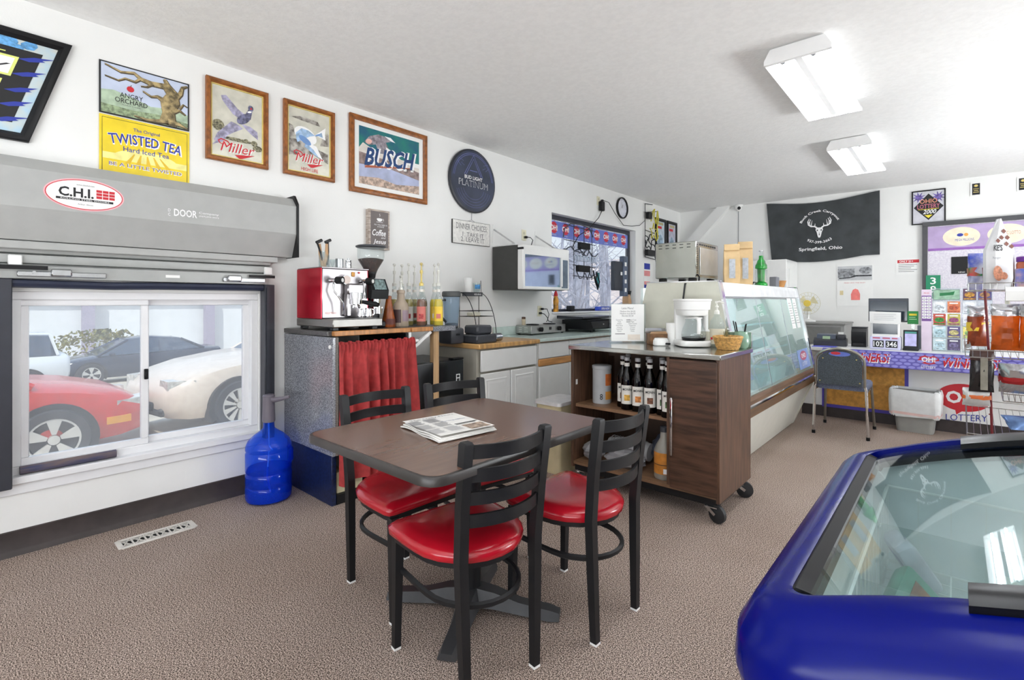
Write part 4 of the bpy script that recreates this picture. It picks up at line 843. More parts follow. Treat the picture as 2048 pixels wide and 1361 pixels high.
# microwave on its shelf
t = thing('microwave', 'wall mounted microwave with dark side and mirrored white door', 'microwave', (0, 0, 0))
g = G(); g.box(WX + .012, -3.11, 3.60, 4.36, 1.362, 1.79, .005); obj('body', g, mat('charcoal_enamel', (60, 60, 58), .45, var=.06), t)
g = G(); g.box(-3.118, -3.05, 3.602, 4.362, 1.366, 1.793, .006); obj('door', g, WHPL, t)
g = G(); g.quad((-3.0494, 3.635, 1.395), (-3.0494, 4.20, 1.395), (-3.0494, 4.20, 1.70), (-3.0494, 3.635, 1.70)); obj('door_window', g, mat('mirrored_door', (150, 168, 190), .05, .9, var=.03), t, rec=False)
g = G(); g.box(-3.0498, -3.049, 4.225, 4.335, 1.385, 1.68); obj('control_panel', g, mat('slate_panel', (96, 112, 128), .2, var=.1), t)
g = G(); g.box(-3.05, -3.03, 4.203, 4.222, 1.40, 1.70, .005); obj('handle', g, WHPL, t)
g = G(); g.box(-3.118, -3.045, 3.598, 3.61, 1.745, 1.765); obj('hinge', g, BLKPL, t)
# coffee pod rack
t = thing('coffee_pod_rack', 'black wire coffee pod rack with arched sides on the wood-look top', 'rack', (-3.31, 3.235, .902), 0)
g = G()
for s in (-.125, .125):
    pts = [(-.06 + .205 * sin(k / 10 * 1.57), s, .425 - .425 * (1 - cos(k / 10 * pi / 2)) ** .9) for k in range(11)]
    g.tube([(-.085, s, 0), (-.085, s, .42), (-.07, s, .425)] + pts, .0035, 6)
obj('side_wires', g, BLACK, t)
for z, x1 in ((.03, .135), (.21, .10), (.26, .09)):
    g = G(); g.tube([(-.085, -.125, z), (x1, -.125, z), (x1, .125, z), (-.085, .125, z)], .003, 5, closed=True); 
    if z < .25:
        for k in range(5): g.tube([(-.085, -.1 + .05 * k, z), (x1, -.1 + .05 * k, z)], .002, 4)
    obj('tray', g, BLACK, t)
g = G(); g.box(-.05, -.035, -.125, .125, .395, .432, .002); hb = obj('header_bar', g, DKGR, t)
g = G(); g.box(-.085, -.03, -.125, .125, .428, .432); obj('top_tray', g, BLACK, t)
text('KEURIG', hb, WINK, -.0342, .06, .413, wd=.09, ht=.016, rot=LW, bold=.02)
POD = 'cups on the pod rack'
g = G(); g.lathe([(.032, 0), (.042, .13), (.038, .13), (.03, .004)], 18); o = obj('foam_cup', g, WHPL, loc=(-3.345, 3.17, 1.335)); tag(o, 'tall stack of white foam cups above the pod rack', 'cup')
q = thing('paper_cup', 'short clear cup with blue print above the pod rack', 'cup', (-3.345, 3.28, 1.335)); g = G(); g.lathe([(.03, 0), (.037, .085), (.034, .085), (.028, .004)], 18); obj('cup', g, CLEAR, q); wrap(q, .0352, .03, .07, col('cyan_print', (70, 150, 214), .4, var=.2, vs=40), -70, 60)
g = G(); g.tube([(0, 0, 0), (-.01, .005, .11)], .003, 6); o = obj('stirrer', g, DKGR, loc=(-3.345, 3.34, 1.335)); tag(o, 'dark stirring stick leaning by the blue printed cup', 'stirrer')
g = G(); g.box(-.045, .045, -.05, .05, 0, .035, .008); o = obj('filter_pack', g, col('cream_pack', (216, 214, 196), .6), loc=(-3.29, 3.19, 1.1155)); tag(o, 'cream packet lying on the middle tray of the pod rack', 'packet')
q = thing('sauce_jar', 'small jar of red sauce beside the pod rack', 'jar', (-3.16, 3.02, .9025)); g = G(); g.lathe([(.035, 0), (.037, .06), (.032, .085), (.028, .10)], 16); obj('jar', g, mat('red_sauce', (196, 78, 44), .2, var=.1, coat=.5), q); g = G(); g.lathe([(.03, .10), (.03, .125), (.026, .127)], 16); obj('lid', g, col('olive_lid', (120, 116, 84), .4), q); q.location.z = .9025 + .12
q.location = (-3.12, 3.06, .9025); 
for (x, y, z, sx, sy, sz, c, lab) in ((-3.25, 3.23, .9355, .05, .05, .085, (170, 116, 70), 'brown packet standing on the lowest tray of the pod rack'), (-3.24, 3.31, .9355, .03, .035, .075, (206, 168, 78), 'mustard packet at the right of the lowest pod rack tray')):
    g = G(); g.box(-sx, sx, -sy * .6, sy * .6, 0, sz, .008); o = obj('packet', g, col('pk%d' % c[0], c, .4, var=.1), loc=(x, y, z)); o.rotation_euler = (0, 0, R(48)); tag(o, lab, 'packet')
g = G(); g.cyl((0, -.05, .035), (0, .05, .035), .035, 16); o = obj('foil_roll', g, mat('foil', (176, 180, 190), .2, 1, var=.05), loc=(-3.06, 3.06, 1.0)); tag(o, 'steel roll cover beside the pod rack', 'roll'); o.location = (-2.98, 3.16, .9025); 
# blender
t = thing('blender', 'blender with dark lid and clear jar at the wall end of the bar', 'blender', (-3.10, 2.75, .902))
g = G(); g.box(-.08, .08, -.075, .075, 0, .13, .02, 2); bs_ = obj('base', g, DKGR, t)
g = G(); g.box(.078, .084, -.02, .02, .07, .085); obj('switch', g, BLKPL, bs_)
g = G(); g.lathe([(.05, .13), (.055, .15), (.07, .36), (.07, .385)], 4 * 5, cap=False); obj('jar', g, thin('blue_tint_jar', (214, 228, 240), 1, .04, tint=(170, 190, 210), op=.3), t)
g = G(); g.lathe([(.052, .13), (.058, .14), (.05, .165), (.03, .17)], 16); obj('blade_collar', g, DKGR, t)
g = G(); g.lathe([(.072, .385), (.078, .39), (.078, .42), (.07, .43)], 20); obj('lid', g, mat('lid_grey', (88, 90, 90), .5, var=.05), t)
g = G(); g.tube([(0, -.068, .36), (0, -.11, .35), (0, -.105, .22), (0, -.06, .18)], .011, 8); obj('handle', g, DKGR, t)
g = G(); g.box(-.1, .1, -.12, .12, 0, .07, .01); o = obj('pod_box', g, DKGR, loc=(-3.0, 2.97, .9025)); tag(o, 'dark grey pod box on the wood-look top by the pine post', 'box')
g = G(); g.box(-.085, .085, -.09, .09, 0, .075, .015); o = obj('waffle_maker', g, DKGR, loc=(-3.01, 2.97, .9735)); tag(o, 'dark grey appliance stacked on the grey pod box', 'appliance')
# twin burner hot plate
t = thing('hot_plate', 'stainless twin burner hot plate with two black knobs', 'hot plate', (-3.325, 4.235, .902))
g = G(); g.box(-.105, .105, -.30, .30, .012, .098, .004); obj('body', g, mat('satin_silver', (180, 180, 178), .3, .9, var=.03), t)
for y in (-.15, .14):
    g = G()
    for r in (.025, .045, .065): g.tube([(r * cos(a), y + r * sin(a), .102) for a in [2 * pi * k / 18 for k in range(18)]], .006, 6, closed=True)
    obj('coil', g, BLACK, t)
for y in (-.15, .17):
    g = G(); g.cyl((.105, y, .055), (.13, y, .055), .024, 14); g.box(.128, .138, y - .005, y + .005, .035, .075); obj('knob', g, BLACK, t)
g = G(); g.box(.1052, .108, -.0, .04, .045, .075); obj('plate_badge', g, INK, t)
for i in range(2):
    for k in range(3):
        g = G(); g.box(-.06 + i * .075, -.02 + i * .075, -.304, -.299, .03 + k * .02, .037 + k * .02); obj('vent_louvre', g, col('louvre_white', (220, 220, 216), .4), t)
for x in (-.08, .08):
    for y in (-.27, .27): g = G(); g.lathe([(.014, 0), (.014, .012)], 8, (x, y, 0)); obj('foot', g, BLKPL, t)
q = thing('spice_jar', 'small spice jar with brown lid behind the hot plate', 'jar', (-3.41, 4.04, 1.0002)); g = G(); g.lathe([(.02, 0), (.022, .055), (.019, .062)], 12); obj('jar', g, col('spice_tan', (206, 192, 164), .4), q); g = G(); g.lathe([(.021, .062), (.021, .082), (.018, .084)], 12); obj('lid', g, col('brown_lid', (92, 62, 44), .4), q)
# electric griddle
t = thing('electric_griddle', 'black electric griddle with open lid beside the hot plate', 'griddle', (-3.18, 5.05, .902))
g = G(); g.prism([(-.22, .03), (.16, .03), (.20, .05), (.17, .12), (.12, .135), (-.22, .135)], 1, -.33, .33); obj('body', g, BLKPL, t)
g = G(); g.box(-.2, .12, -.31, .31, .134, .140); obj('cooking_plate', g, mat('nonstick', (40, 40, 44), .3), t)
g = G(); g.prism([(-.23, .15), (.10, .15), (.13, .158), (.12, .175), (-.23, .185)], 1, -.42, .30); obj('lid', g, mat('gloss_lid', (40, 44, 52), .15, var=.05), t)
for y in (.0,):
    g = G(); g.cyl((.185, .08, .085), (.215, .08, .09), .024, 12); obj('knob', g, BLKPL, t)
g = G(); g.box(.19, .197, -.12, -.09, .08, .095); obj('badge', g, STEEL, t)
for x in (-.18, .15):
    for y in (-.29, .29): g = G(); g.box(x - .012, x + .012, y - .012, y + .012, 0, .032); obj('foot', g, BLKPL, t)
# sink faucet, things on the window sill
t = thing('faucet', 'grey arched tap at the sink behind the menu stand', 'faucet', (-3.30, 5.72, .902)); g = G(); g.tube([(0, 0, 0), (0, 0, .08), (.03, .01, .15), (.10, .03, .19), (.16, .05, .17)], .012, 8); obj('spout', g, STEEL, t); g = G(); g.lathe([(.03, 0), (.03, .012), (.014, .02)], 14); obj('base', g, STEEL, t); g = G(); g.tube([(0, -.01, .07), (.03, -.07, .11)], .009, 6); obj('lever', g, STEEL, t)
q = thing('sauce_bottle', 'red and yellow squeeze bottle on the black framed window sill', 'sauce bottle', (WX + .0 - .03, 4.72, 1.126)); g = G(); g.lathe([(.03, 0), (.033, .01), (.03, .06), (.034, .13), (.02, .19)], 16); obj('bottle', g, mat('mustard_plastic', (214, 150, 50), .3, var=.3, vs=18), q); g = G(); g.lathe([(.026, .185), (.022, .215), (.008, .245), (.003, .25)], 14); obj('cap', g, RINK, q)
g = G(); g.box(-.035, .035, -.045, .045, 0, .07, .006); o = obj('small_box', g, BLKPL, loc=(WX - .03, 5.02, 1.126)); tag(o, 'small black adapter box on the black framed window sill', 'box')
g = G(); g.box(-.03, .03, -.17, .17, 0, .055, .006); o = obj('blue_box', g, mat('blue_card', (52, 78, 186), .4, var=.2, vs=20), loc=(WX - .03, 5.78, 1.126)); tag(o, 'long blue box lying on the black framed window sill', 'box')
e_ = text('OPEN NOW', o, WINK, .0306, 0, .028, wd=.2, ht=.03, rot=LW, bold=.03)
# black framed window extras: lottery strip, open sign, plaques
t = thing('window_banner', 'blue strip of repeated red OH! circles across the black framed window', 'banner', (WX - .085, 5.58, 2.11), rot=LW)
card(t, 1.90, .19, .004, mat('banner_blue', (110, 126, 206), .5, var=.04), 'strip')
for k in range(8):
    x = -.83 + k * .237
    flat(t, col('banner_red', (210, 52, 74), .5), [ell(x, .015, .07, .07, 20)], .0048, 'red_disc'); text('OH!', t, WINK, x, .015, .0054, wd=.145, ht=.065, bold=.05); text('LOTTERY', t, WINK, x, -.072, .0052, wd=.1, ht=.014)
t = thing('open_sign', 'black box sign with vertical letter strip in the black framed window', 'sign', (WX - .02, 6.22, 1.58), rot=LW)
g = G(); g.box(-.22, .0, -.18, .22, -.03, .03, .006); obj('housing', g, mat('sign_black', (56, 60, 70), .4), t); g = G(); g.box(.0, .13, -.26, .3, -.02, .045, .006); obj('letter_strip', g, mat('sign_slate', (84, 96, 118), .3, var=.15), t)
flat(t, WINK, [rect(-.08, .03, -.03, .075)] + [rect(.035, -.2 + k * .12, .09, -.145 + k * .12) for k in range(4)], .0456, 'pale_marks')
g = G(); g.box(-.035, .035, -.10, .10, 0, .006); o = obj('teal_tag', g, mat('teal_card', (30, 130, 140), .4, var=.25, vs=30), loc=(WX - .08, 5.72, 1.53)); o.rotation_euler = LW; tag(o, 'narrow teal tag hanging in the black framed window', 'tag')
t = thing('knife_block', 'pale wooden knife block with black handles on the window sill', 'knife block', (WX + .0 - .03, 6.42, 1.126)); g = G(); g.prism([(-.04, 0), (.05, 0), (.05, .12), (.0, .22), (-.04, .18)], 0, -.05, .045); obj('block', g, col('pale_wood', (196, 156, 116), .5), t)
for k in range(4): g = G(); g.tube([(-.03 + .02 * k, .02, .20 - .02 * (k % 2)), (-.03 + .02 * k, .06, .27)], .009, 6); obj('knife_handle', g, BLKPL, t)
# ------------------------------------------------------------------ rolling beverage cart
t = thing('beverage_cart', 'walnut rolling cart with steel top, open shelves and one door', 'cart', (0, 0, 0))
WAL = mat('walnut_laminate', (92, 66, 50), .38, var=.22, vs=5, stretch=(9, 9, .9)); WALH = mat('walnut_door', (84, 58, 44), .36, var=.25, vs=5, stretch=(1, 9, 9)); WALI = mat('walnut_inside', (74, 54, 42), .5, var=.15, vs=8)
SHEL = mat('shelf_laminate', (128, 96, 70), .45, var=.15, vs=6, stretch=(1, 6, 1)); TOPS = mat('steel_counter', (196, 198, 194), .16, 1, var=.02)
CX0, CX1, CY0, CY1 = -1.975, -.975, 2.845, 3.415
g = G(); g.box(CX1 - .02, CX1, CY0, CY1, .115, .918, .002); obj('right_panel', g, WAL, t)
g = G(); g.box(CX0, CX0 + .02, CY0, CY1, .115, .918, .002); obj('left_panel', g, WAL, t)
g = G(); g.box(CX0 + .02, CX1 - .02, CY1 - .015, CY1, .115, .918); obj('back_panel', g, WALI, t, smooth=False)
g = G(); g.box(CX0 + .02, CX1 - .02, CY0 + .004, CY1 - .015, .135, .155); obj('bottom_shelf', g, SHEL, t, smooth=False)
g = G(); g.box(CX0 + .02, -1.285, CY0 + .03, CY1 - .015, .525, .545); obj('middle_shelf', g, SHEL, t, smooth=False)
g = G(); g.box(-1.285, -1.268, CY0 + .004, CY1 - .015, .155, .918); obj('divider', g, WAL, t, smooth=False)
g = G(); g.box(CX0 + .02, CX1 - .02, CY0 + .02, CY1 - .02, .09, .134); obj('base_frame', g, BLACK, t, smooth=False)
g = G(); g.box(-1.262, CX1 - .012, CY0 - .012, CY0 + .006, .150, .908, .002); d = obj('door', g, WALH, t)
g = G(); g.box(-1.246, -1.232, CY0 - .045, CY0 - .033, .345, .685, .003); g.box(-1.245, -1.233, CY0 - .034, CY0 - .012, .375, .385); g.box(-1.245, -1.233, CY0 - .034, CY0 - .012, .645, .655); obj('handle', g, CHROME, d)
g = G(); g.box(CX0 - .012, CX1 + .012, CY0 - .018, CY1 + .01, .919, .950, .005); obj('steel_top', g, TOPS, t)
g = G(); g.box(CX0 + .3, CX1 + .008, CY1 - .008, CY1 + .008, .95, 1.052, .002); obj('splash_back', g, TOPS, t)
g = G(); g.box(CX1 - .3, CX1 - .02, CY0 + .02, CY0 + .03, .86, .91); obj('top_rail', g, WALI, t)
for k, x in enumerate((-1.5, -1.42, -1.34, -1.62)):
    g = G(); g.lathe([(.022, 0), (.022, .004)], 16); o = obj('rail_disc', g, WHPL if k == 0 else GINK, t); o.location = (x, CY1 - .10, .895); o.rotation_euler = (R(90), 0, 0)
g = G(); g.box(CX0 + .02, -1.285, CY1 - .10, CY1 - .085, .84, .918); obj('upper_rail', g, WALI, t)
g = G(); g.box(CX0 + .0201, CX0 + .022, CY0 + .03, CY0 + .05, .675, .71); obj('socket', g, WHPL, t)
def caster(x, y, a):
    g = G(); g.box(x - .035, x + .035, y - .035, y + .035, .086, .092); 
    c = obj('caster', g, STEEL, t)
    ox, oy = .03 * cos(a), .03 * sin(a); px_, py_ = -sin(a), cos(a)
    for s in (-1, 1):
        g = G(); bx, by = x + ox + px_ * s * .02, y + oy + py_ * s * .02; ax_, ay_ = x + px_ * s * .024, y + py_ * s * .024
        g.tube([(ax_ - ox * .7, ay_ - oy * .7, .088), (bx, by, .05)], .012, 4); obj('fork', g, STEEL, c)
    for nm, r0, r1, m_, hw in (('wheel', .032, .050, mat('rubber_tyre', (36, 36, 38), .6, var=.1), .014), ('hub', .0, .034, STEEL, .011)):
        g = G(); rg = []
        for q, rr in ((-hw, r1 * .86), (-hw * .8, r1), (hw * .8, r1), (hw, r1 * .86)):
            rg.append([(x + ox + rr * cos(b) * cos(a) + px_ * q, y + oy + rr * cos(b) * sin(a) + py_ * q, .050 + rr * sin(b)) for b in [2 * pi * k / 20 for k in range(20)]])
        g.rings(rg); obj(nm, g, m_, c)
caster(CX1 - .05, CY0 + .035, R(-15)); caster(CX1 - .05, CY1 - .06, R(20)); caster(CX0 + .06, CY0 + .05, R(120)); caster(CX0 + .06, CY1 - .06, R(60))
# things in the cart
CANL = mat('canister_grey', (176, 178, 180), .45, var=.03); ORL = mat('orange_label', (206, 110, 52), .5, var=.12, vs=22)
q = thing('drink_canister', 'tall grey canister with orange label patches in the cart', 'canister', (-1.835, 3.02, .5455), R(-45))
g = G(); g.lathe([(.062, 0), (.064, .006), (.064, .235), (.067, .238), (.067, .258), (.06, .262)], 24); obj('can', g, CANL, q)
wrap(q, .0645, .125, .205, ORL, 8, 62, 'orange_patch'); wrap(q, .0645, .03, .085, mat('amber_label', (216, 146, 60), .5, var=.1), 8, 62, 'orange_patch')
text('8', q, INK, .0648, -.02, .05, wd=.02, ht=.04, rot=LW)
CG = 'flavoured syrup bottles on the cart shelf'; GREENL, PEACH, NUT = col('green_leaf_print', (70, 110, 54), .5, var=.3, vs=60), col('peach_print', (220, 140, 70), .5, var=.3, vs=50), col('nut_print', (130, 84, 60), .5, var=.3, vs=60)
AMP = col('honey_print', (228, 176, 74), .5, var=.2, vs=50); CAPW = col('pewter_cap', (176, 176, 178), .4)
for x, y, mk, lab in ((-1.585, 2.945, AMP, 'dark syrup bottle with honey coloured label, front left on the cart shelf'), (-1.492, 2.94, PEACH, 'dark syrup bottle with a peach on its label, second along the front'), (-1.402, 2.945, NUT, 'dark syrup bottle with brown nuts on its label, middle of the front row'),
    (-1.30 + .0, 2.99, GREENL, 'dark syrup bottle with green leaves and a cone on its label'), (-1.318 + .0, 2.905, GREENL, 'dark syrup bottle with bright green leaves beside the cart door'),
    (-1.66, 3.0, NUT, 'dark syrup bottle just behind the honey labelled one'), (-1.69, 3.13, NUT, 'dark syrup bottle tall at the back behind the canister'), (-1.50, 3.05, PEACH, 'dark syrup bottle behind the peach labelled one'), (-1.395, 3.06, NUT, 'dark syrup bottle behind the nut labelled one')):
    if 'green leaves and' in lab: x, y = -1.355, 2.945 + .0
    if 'nuts on' in lab: x = -1.44
    if 'peach on' in lab: x = -1.52
    if 'honey coloured' in lab: x = -1.60
    if 'bright green' in lab: x, y = -1.30, 2.90
    if 'behind the nut' in lab: x, y = -1.41, 3.06
    syrup('syrup_bottle', lab, (x, y, .5455), DKSYR, LABW, mk, R(-62), CG, False, CAPW, sc=1.1, brand='MONIN')
q = thing('sauce_bottle', 'translucent sauce bottle with orange label low in the cart', 'sauce bottle', (-1.345, 2.945, .1555), R(-70)); g = G(); g.lathe([(.055, 0), (.06, .01), (.06, .17), (.05, .2), (.024, .245), (.022, .29)], 20); obj('bottle', g, mat('frosted_plastic', (150, 146, 138), .35, var=.04), q); wrap(q, .0605, .035, .165, mat('orange_sauce_label', (200, 128, 46), .5, var=.12, vs=20), -80, 80); wrap(q, .0608, .09, .094, INK, -80, 80, 'dark_stripe'); g = G(); g.lathe([(.024, .285), (.024, .315), (.018, .32)], 14); obj('cap', g, DKGR, q); g = G(); g.box(.0604, .0612, -.0, .025, .04, .07); obj('barcode', g, WINK, q)
FILM = thin('cellophane', (236, 236, 238), 2.0, .10, tint=(190, 190, 194), op=.35)
def bag(name, lab, loc, rx, ry, rz_, seed, m, group=None):
    r = random.Random(seed); g = G(); n, k = 14, 9; rg = []
    for i in range(k + 1):
        v = i / k; rad = sin(pi * min(max(v, .04), .96)) ** .6; ring = []
        for j in range(n):
            a = 2 * pi * j / n; w_ = 1 + r.uniform(-.16, .16); ring.append((rx * rad * cos(a) * w_, ry * rad * sin(a) * w_, rz_ * v * (1 + r.uniform(-.03, .03))))
        rg.append(ring)
    g.rings(rg); o = obj(name, g, m, loc=loc, ang=12); tag(o, lab, 'bag', group); return o
BGG = 'cellophane bags of cups in the cart'
bag('plastic_bag', 'crumpled clear bag at the left of the lowest cart shelf', (-1.86, 2.96, .1555), .08, .08, .13, 1, FILM, BGG)
bag('plastic_bag', 'crumpled clear bag seen through the chair slats in the cart', (-1.62, 2.96, .1555), .14, .09, .12, 2, FILM, BGG)
g = G(); g.tube([(0, 0, 0), (.16, .0, .02), (.30, 0, .01)], [.062, .064, .06], 14)
for k in range(12): g.tube([(.02 + .022 * k + .0, .066 * cos(a), .066 * sin(a) + .012) for a in [2 * pi * j / 14 for j in range(14)]], .003, 4, closed=True)
o = obj('cup_sleeve', g, col('foam_grey', (176, 176, 178), .6), loc=(-1.82, 3.12, .33)); tag(o, 'long grey sleeve of stacked foam cups in the cart', 'cups'); o.location.z = .225
bag('plastic_bag', 'dark grey plastic bundle at the back of the lowest cart shelf', (-1.43, 3.18, .1555), .10, .10, .22, 5, col('slate_film', (70, 76, 92), .3), BGG)
# things on the cart top
TZ = .9505
t = thing('menu_stand', 'clear acrylic stand holding a white price list, left on the cart', 'menu stand', (-1.765, 3.255, TZ), R(41))
g = G(); g.box(-.13, .13, -.003, .003, 0, .285); g.box(-.13, .13, -.003, .07, 0, .005); obj('stand', g, CLEAR, t)
g = G(); g.box(-.118, .118, -.0055, -.0035, .012, .278); obj('sheet', g, PAPER, t)
e_ = bpy.data.objects.new('price_list', None); COL.objects.link(e_); e_.parent = t; e_.location = (0, -.0060, .145); e_.rotation_euler = BW
text('Latte Menu!', e_, GINK, 0, .105, 0, wd=.085, ht=.015); text('Medium Hot $4.00\nMedium Iced $4.50\nBlended $5.00', e_, GINK, 0, .065, 0, wd=.11, ht=.045)
text('Caramel Oat\nVanilla\nHazelnut\nWhite Mocha\nCinnamon\nToasted Nut\nAlmond', e_, GINK, -.06, -.02, 0, wd=.05, ht=.09); text('French Toast\nMaple\nSalted Caramel\nPeppermint\nCoconut\nPumpkin\nMocha', e_, GINK, .035, -.02, 0, wd=.06, ht=.09); flat(e_, INK, [rect(-.09, -.083, -.02, -.079), rect(-.01, .018, .02, .022), rect(-.01, .004, .02, .008)], 0, 'heavy_lines'); flat(e_, col('peach_note', (232, 222, 210), .6), [rect(.0, -.125, .09, -.085)], .0002, 'note')
q = thing('tea_box', 'open brown box of tea bags beside the menu stand', 'box', (-1.545, 3.27, TZ), R(40)); g = G(); g.box(-.06, .06, -.045, .045, 0, .075, .003); obj('box', g, mat('kraft_brown', (128, 92, 60), .7, var=.2, vs=22), q); g = G(); g.quad((-.06, -.046, .075), (.06, -.046, .075), (.055, -.02, .092), (-.045, -.015, .088)); obj('flap', g, col('kraft_light', (176, 140, 104), .7), q); g = G(); g.box(-.07, .065, .05, .053, 0, .11); obj('steel_screen', g, STEEL, q)
q = thing('filter_dish', 'low white round dish before the coffee maker', 'dish', (-1.485, 3.20, TZ)); g = G(); g.lathe([(.045, 0), (.052, .006), (.05, .036), (.046, .04), (.042, .05), (.03, .052)], 24); obj('dish', g, WHPL, q); g = G(); g.box(.045, .075, -.03, -.01, .01, .022, .003); obj('tab', g, BLKPL, q)
g = G(); g.lathe([(.034, 0), (.042, .15), (.038, .15), (.03, .004)], 20); o = obj('foam_cup', g, WHPL, loc=(-1.455, 3.315, TZ)); tag(o, 'white foam cup stack behind the white round dish', 'cup')
t = thing('coffee_maker', 'white drip coffee maker with glass carafe on the cart', 'coffee maker', (-1.305, 3.285, TZ), R(41))
g = G(); g.rings([[(x, y, z) for x, y in rrect(-.1 * k, .1 * k, -.11 * k, .11 * k, .05)] for z, k in ((0.006, .97), (.012, 1), (.035, 1), (.042, .96))]); obj('base', g, WHPL, t)
g = G(); g.lathe([(.07, .042), (.074, .045)], 20, (0, -.025, 0)); obj('warming_plate', g, BLKPL, t)
g = G(); g.box(-.09, .098, .055, .108, .035, .31, .012, 2); obj('tower', g, WHPL, t)
g = G(); g.box(.07, .1, -.03, .10, .035, .29, .010); obj('side_pillar', g, WHPL, t)
g = G(); g.rings([[(x, y, z) for x, y in rrect(-.1 * k - .002, .1 * k, -.11 * k, .108, .05)] for z, k in ((.205, .80), (.215, .86), (.243, .88), (.245, .96), (.30, 1.0), (.303, 1.04), (.312, 1.04), (.315, 1.0))]); obj('brew_basket', g, WHPL, t)
g = G(); g.lathe([(.05, .046), (.072, .05), (.078, .08), (.07, .12), (.05, .165), (.052, .185)], 24, (0, -.03, 0), cap=False); cf = obj('carafe', g, CLEAR, t)
g = G(); g.lathe([(.055, .187), (.056, .193), (.02, .198), (.008, .205), (.008, .214)], 20, (0, -.03, 0)); obj('carafe_lid', g, WHPL, cf)
g = G(); g.lathe([(.074, .050), (.0755, .062)], 24, (0, -.03, 0), cap=False); obj('carafe_band', g, BLKPL, cf)
g = G(); g.tube([(0, -.085, .188), (0, -.125, .185), (0, -.13, .15), (0, -.122, .09)], [.012, .014, .014, .012], 8); obj('carafe_handle', g, WHPL, cf)
g = G(); g.lathe([(.068, .05), (.071, .06)], 20, (0, -.03, 0)); obj('coffee', g, mat('black_coffee', (24, 14, 10), .1), cf)
g = G(); g.box(.099, .104, -.08, -.065, .05, .065); obj('switch', g, RINK, t)
WICK = mat('wicker', (206, 160, 92), .6, var=.2, vs=70)
t = thing('wicker_basket', 'small round wicker basket near the cart corner', 'basket', (-1.052, 3.215, TZ), 0)
for k in range(8):
    r0 = .058 + .022 * (k / 7) ** .8; z = .006 + k * .0095
    g = G(); g.tube([((r0 + .0022 * (1 if (j + k) % 2 else -1)) * cos(2 * pi * j / 40), (r0 + .0022 * (1 if (j + k) % 2 else -1)) * sin(2 * pi * j / 40), z) for j in range(40)], .0056, 5, closed=True); obj('weave_row', g, WICK, t)
g = G(); g.lathe([(.058, .002), (.058, .006)], 24); obj('bottom', g, WICK, t)
g = G(); g.tube([(.083 * cos(2 * pi * j / 30), .083 * sin(2 * pi * j / 30), .078) for j in range(30)], .007, 6, closed=True); obj('rim', g, WICK, t)
q = thing('syrup_jug', 'tall clear pump bottle with cream label at the back of the cart', 'pump bottle', (-1.165, 3.35, TZ)); g = G(); g.lathe([(.045, 0), (.048, .01), (.048, .13), (.04, .17), (.02, .20), (.018, .215)], 20); obj('bottle', g, CLEAR, q); wrap(q, .0486, .02, .12, mat('cream_label', (216, 210, 188), .5, var=.05), -150, 30); pump(q, .215, h=.075)
g = G()
for k, (a, b) in enumerate(((-.02, .055), (-.008, .065), (.006, .06), (.015, .045), (.0, .07))): g.tube([(0, 0, .0), (a * .5, 0, b * .5), (a, .004, b)], [.003, .005, .001], 4)
o = obj('leaf_sprig', g, col('olive_leaf', (110, 104, 60), .6), loc=(-1.06, 3.22, TZ + .075)); tag(o, 'dry leaf sprig standing in the wicker basket', 'plant'); o.location.z = TZ + .0072; o.scale = (1, 1, 1.9)
q = thing('oat_tub', 'cream round tub behind the wicker basket, by the coffee maker', 'tub', (-1.215, 3.345, TZ)); g = G(); g.lathe([(.05, 0), (.058, .095), (.061, .10), (.056, .105)], 22); obj('tub', g, col('cream_tub', (206, 204, 186), .5), q); g = G(); g.lathe([(.0605, .1), (.0605, .108), (.05, .11)], 22); obj('lid', g, PAPER, q); q.location = (-1.225, 3.37, TZ)
q = thing('ceramic_jar', 'rounded sage green ceramic jar holding stirrers', 'jar', (-1.01, 3.34, TZ)); g = G(); g.lathe([(.03, 0), (.042, .01), (.05, .04), (.046, .075), (.039, .095), (.041, .108), (.037, .108), (.034, .09), (.03, .02), (.001, .02)], 24); obj('jar', g, mat('sage_glaze', (132, 168, 146), .25, var=.08, vs=30, coat=.4), q)
for k, (a, b) in enumerate(((-.04, -.03), (-.03, -.02), (-.022, -.035), (.028, .01), (.02, .02))): g = G(); g.tube([(a * .3, b * .3, .02), (a, b, .175 - .006 * k)], .0035, 5); obj('stirrer', g, BLKPL, q)
q = thing('ceramic_jar', 'straight sided sage green jar behind the rounded one', 'jar', (-.995, 3.395 - .03, TZ)); q.location = (-.99 + .0, 3.395 - .008, TZ); g = G(); g.lathe([(.028, 0), (.03, .004), (.03, .098), (.026, .1), (.026, .02), (.001, .02)], 20); obj('jar', g, mat('olive_glaze', (110, 134, 112), .3, var=.08, vs=20), q); q.location = (-1.065, 3.372, TZ)
# cream bin between the cart and the sink cabinets
q = thing('plastic_bin', 'cream plastic bin with grey rim on the floor behind the cart', 'bin', (-2.20, 3.02, 0)); g = G(); g.rings([[(x, y, z) for x, y in rrect(-.11 * k, .11 * k, -.15 * k, .15 * k, .03)] for z, k in ((0, .8), (.5, 1.0))]); obj('bin', g, mat('cream_bin', (200, 186, 150), .5, var=.04), q); g = G(); g.rings([[(x, y, z) for x, y in rrect(-.12, .12, -.16, .16, .03)] for z in (.5, .525)]); obj('rim', g, col('pale_rim', (206, 204, 204), .4), q)

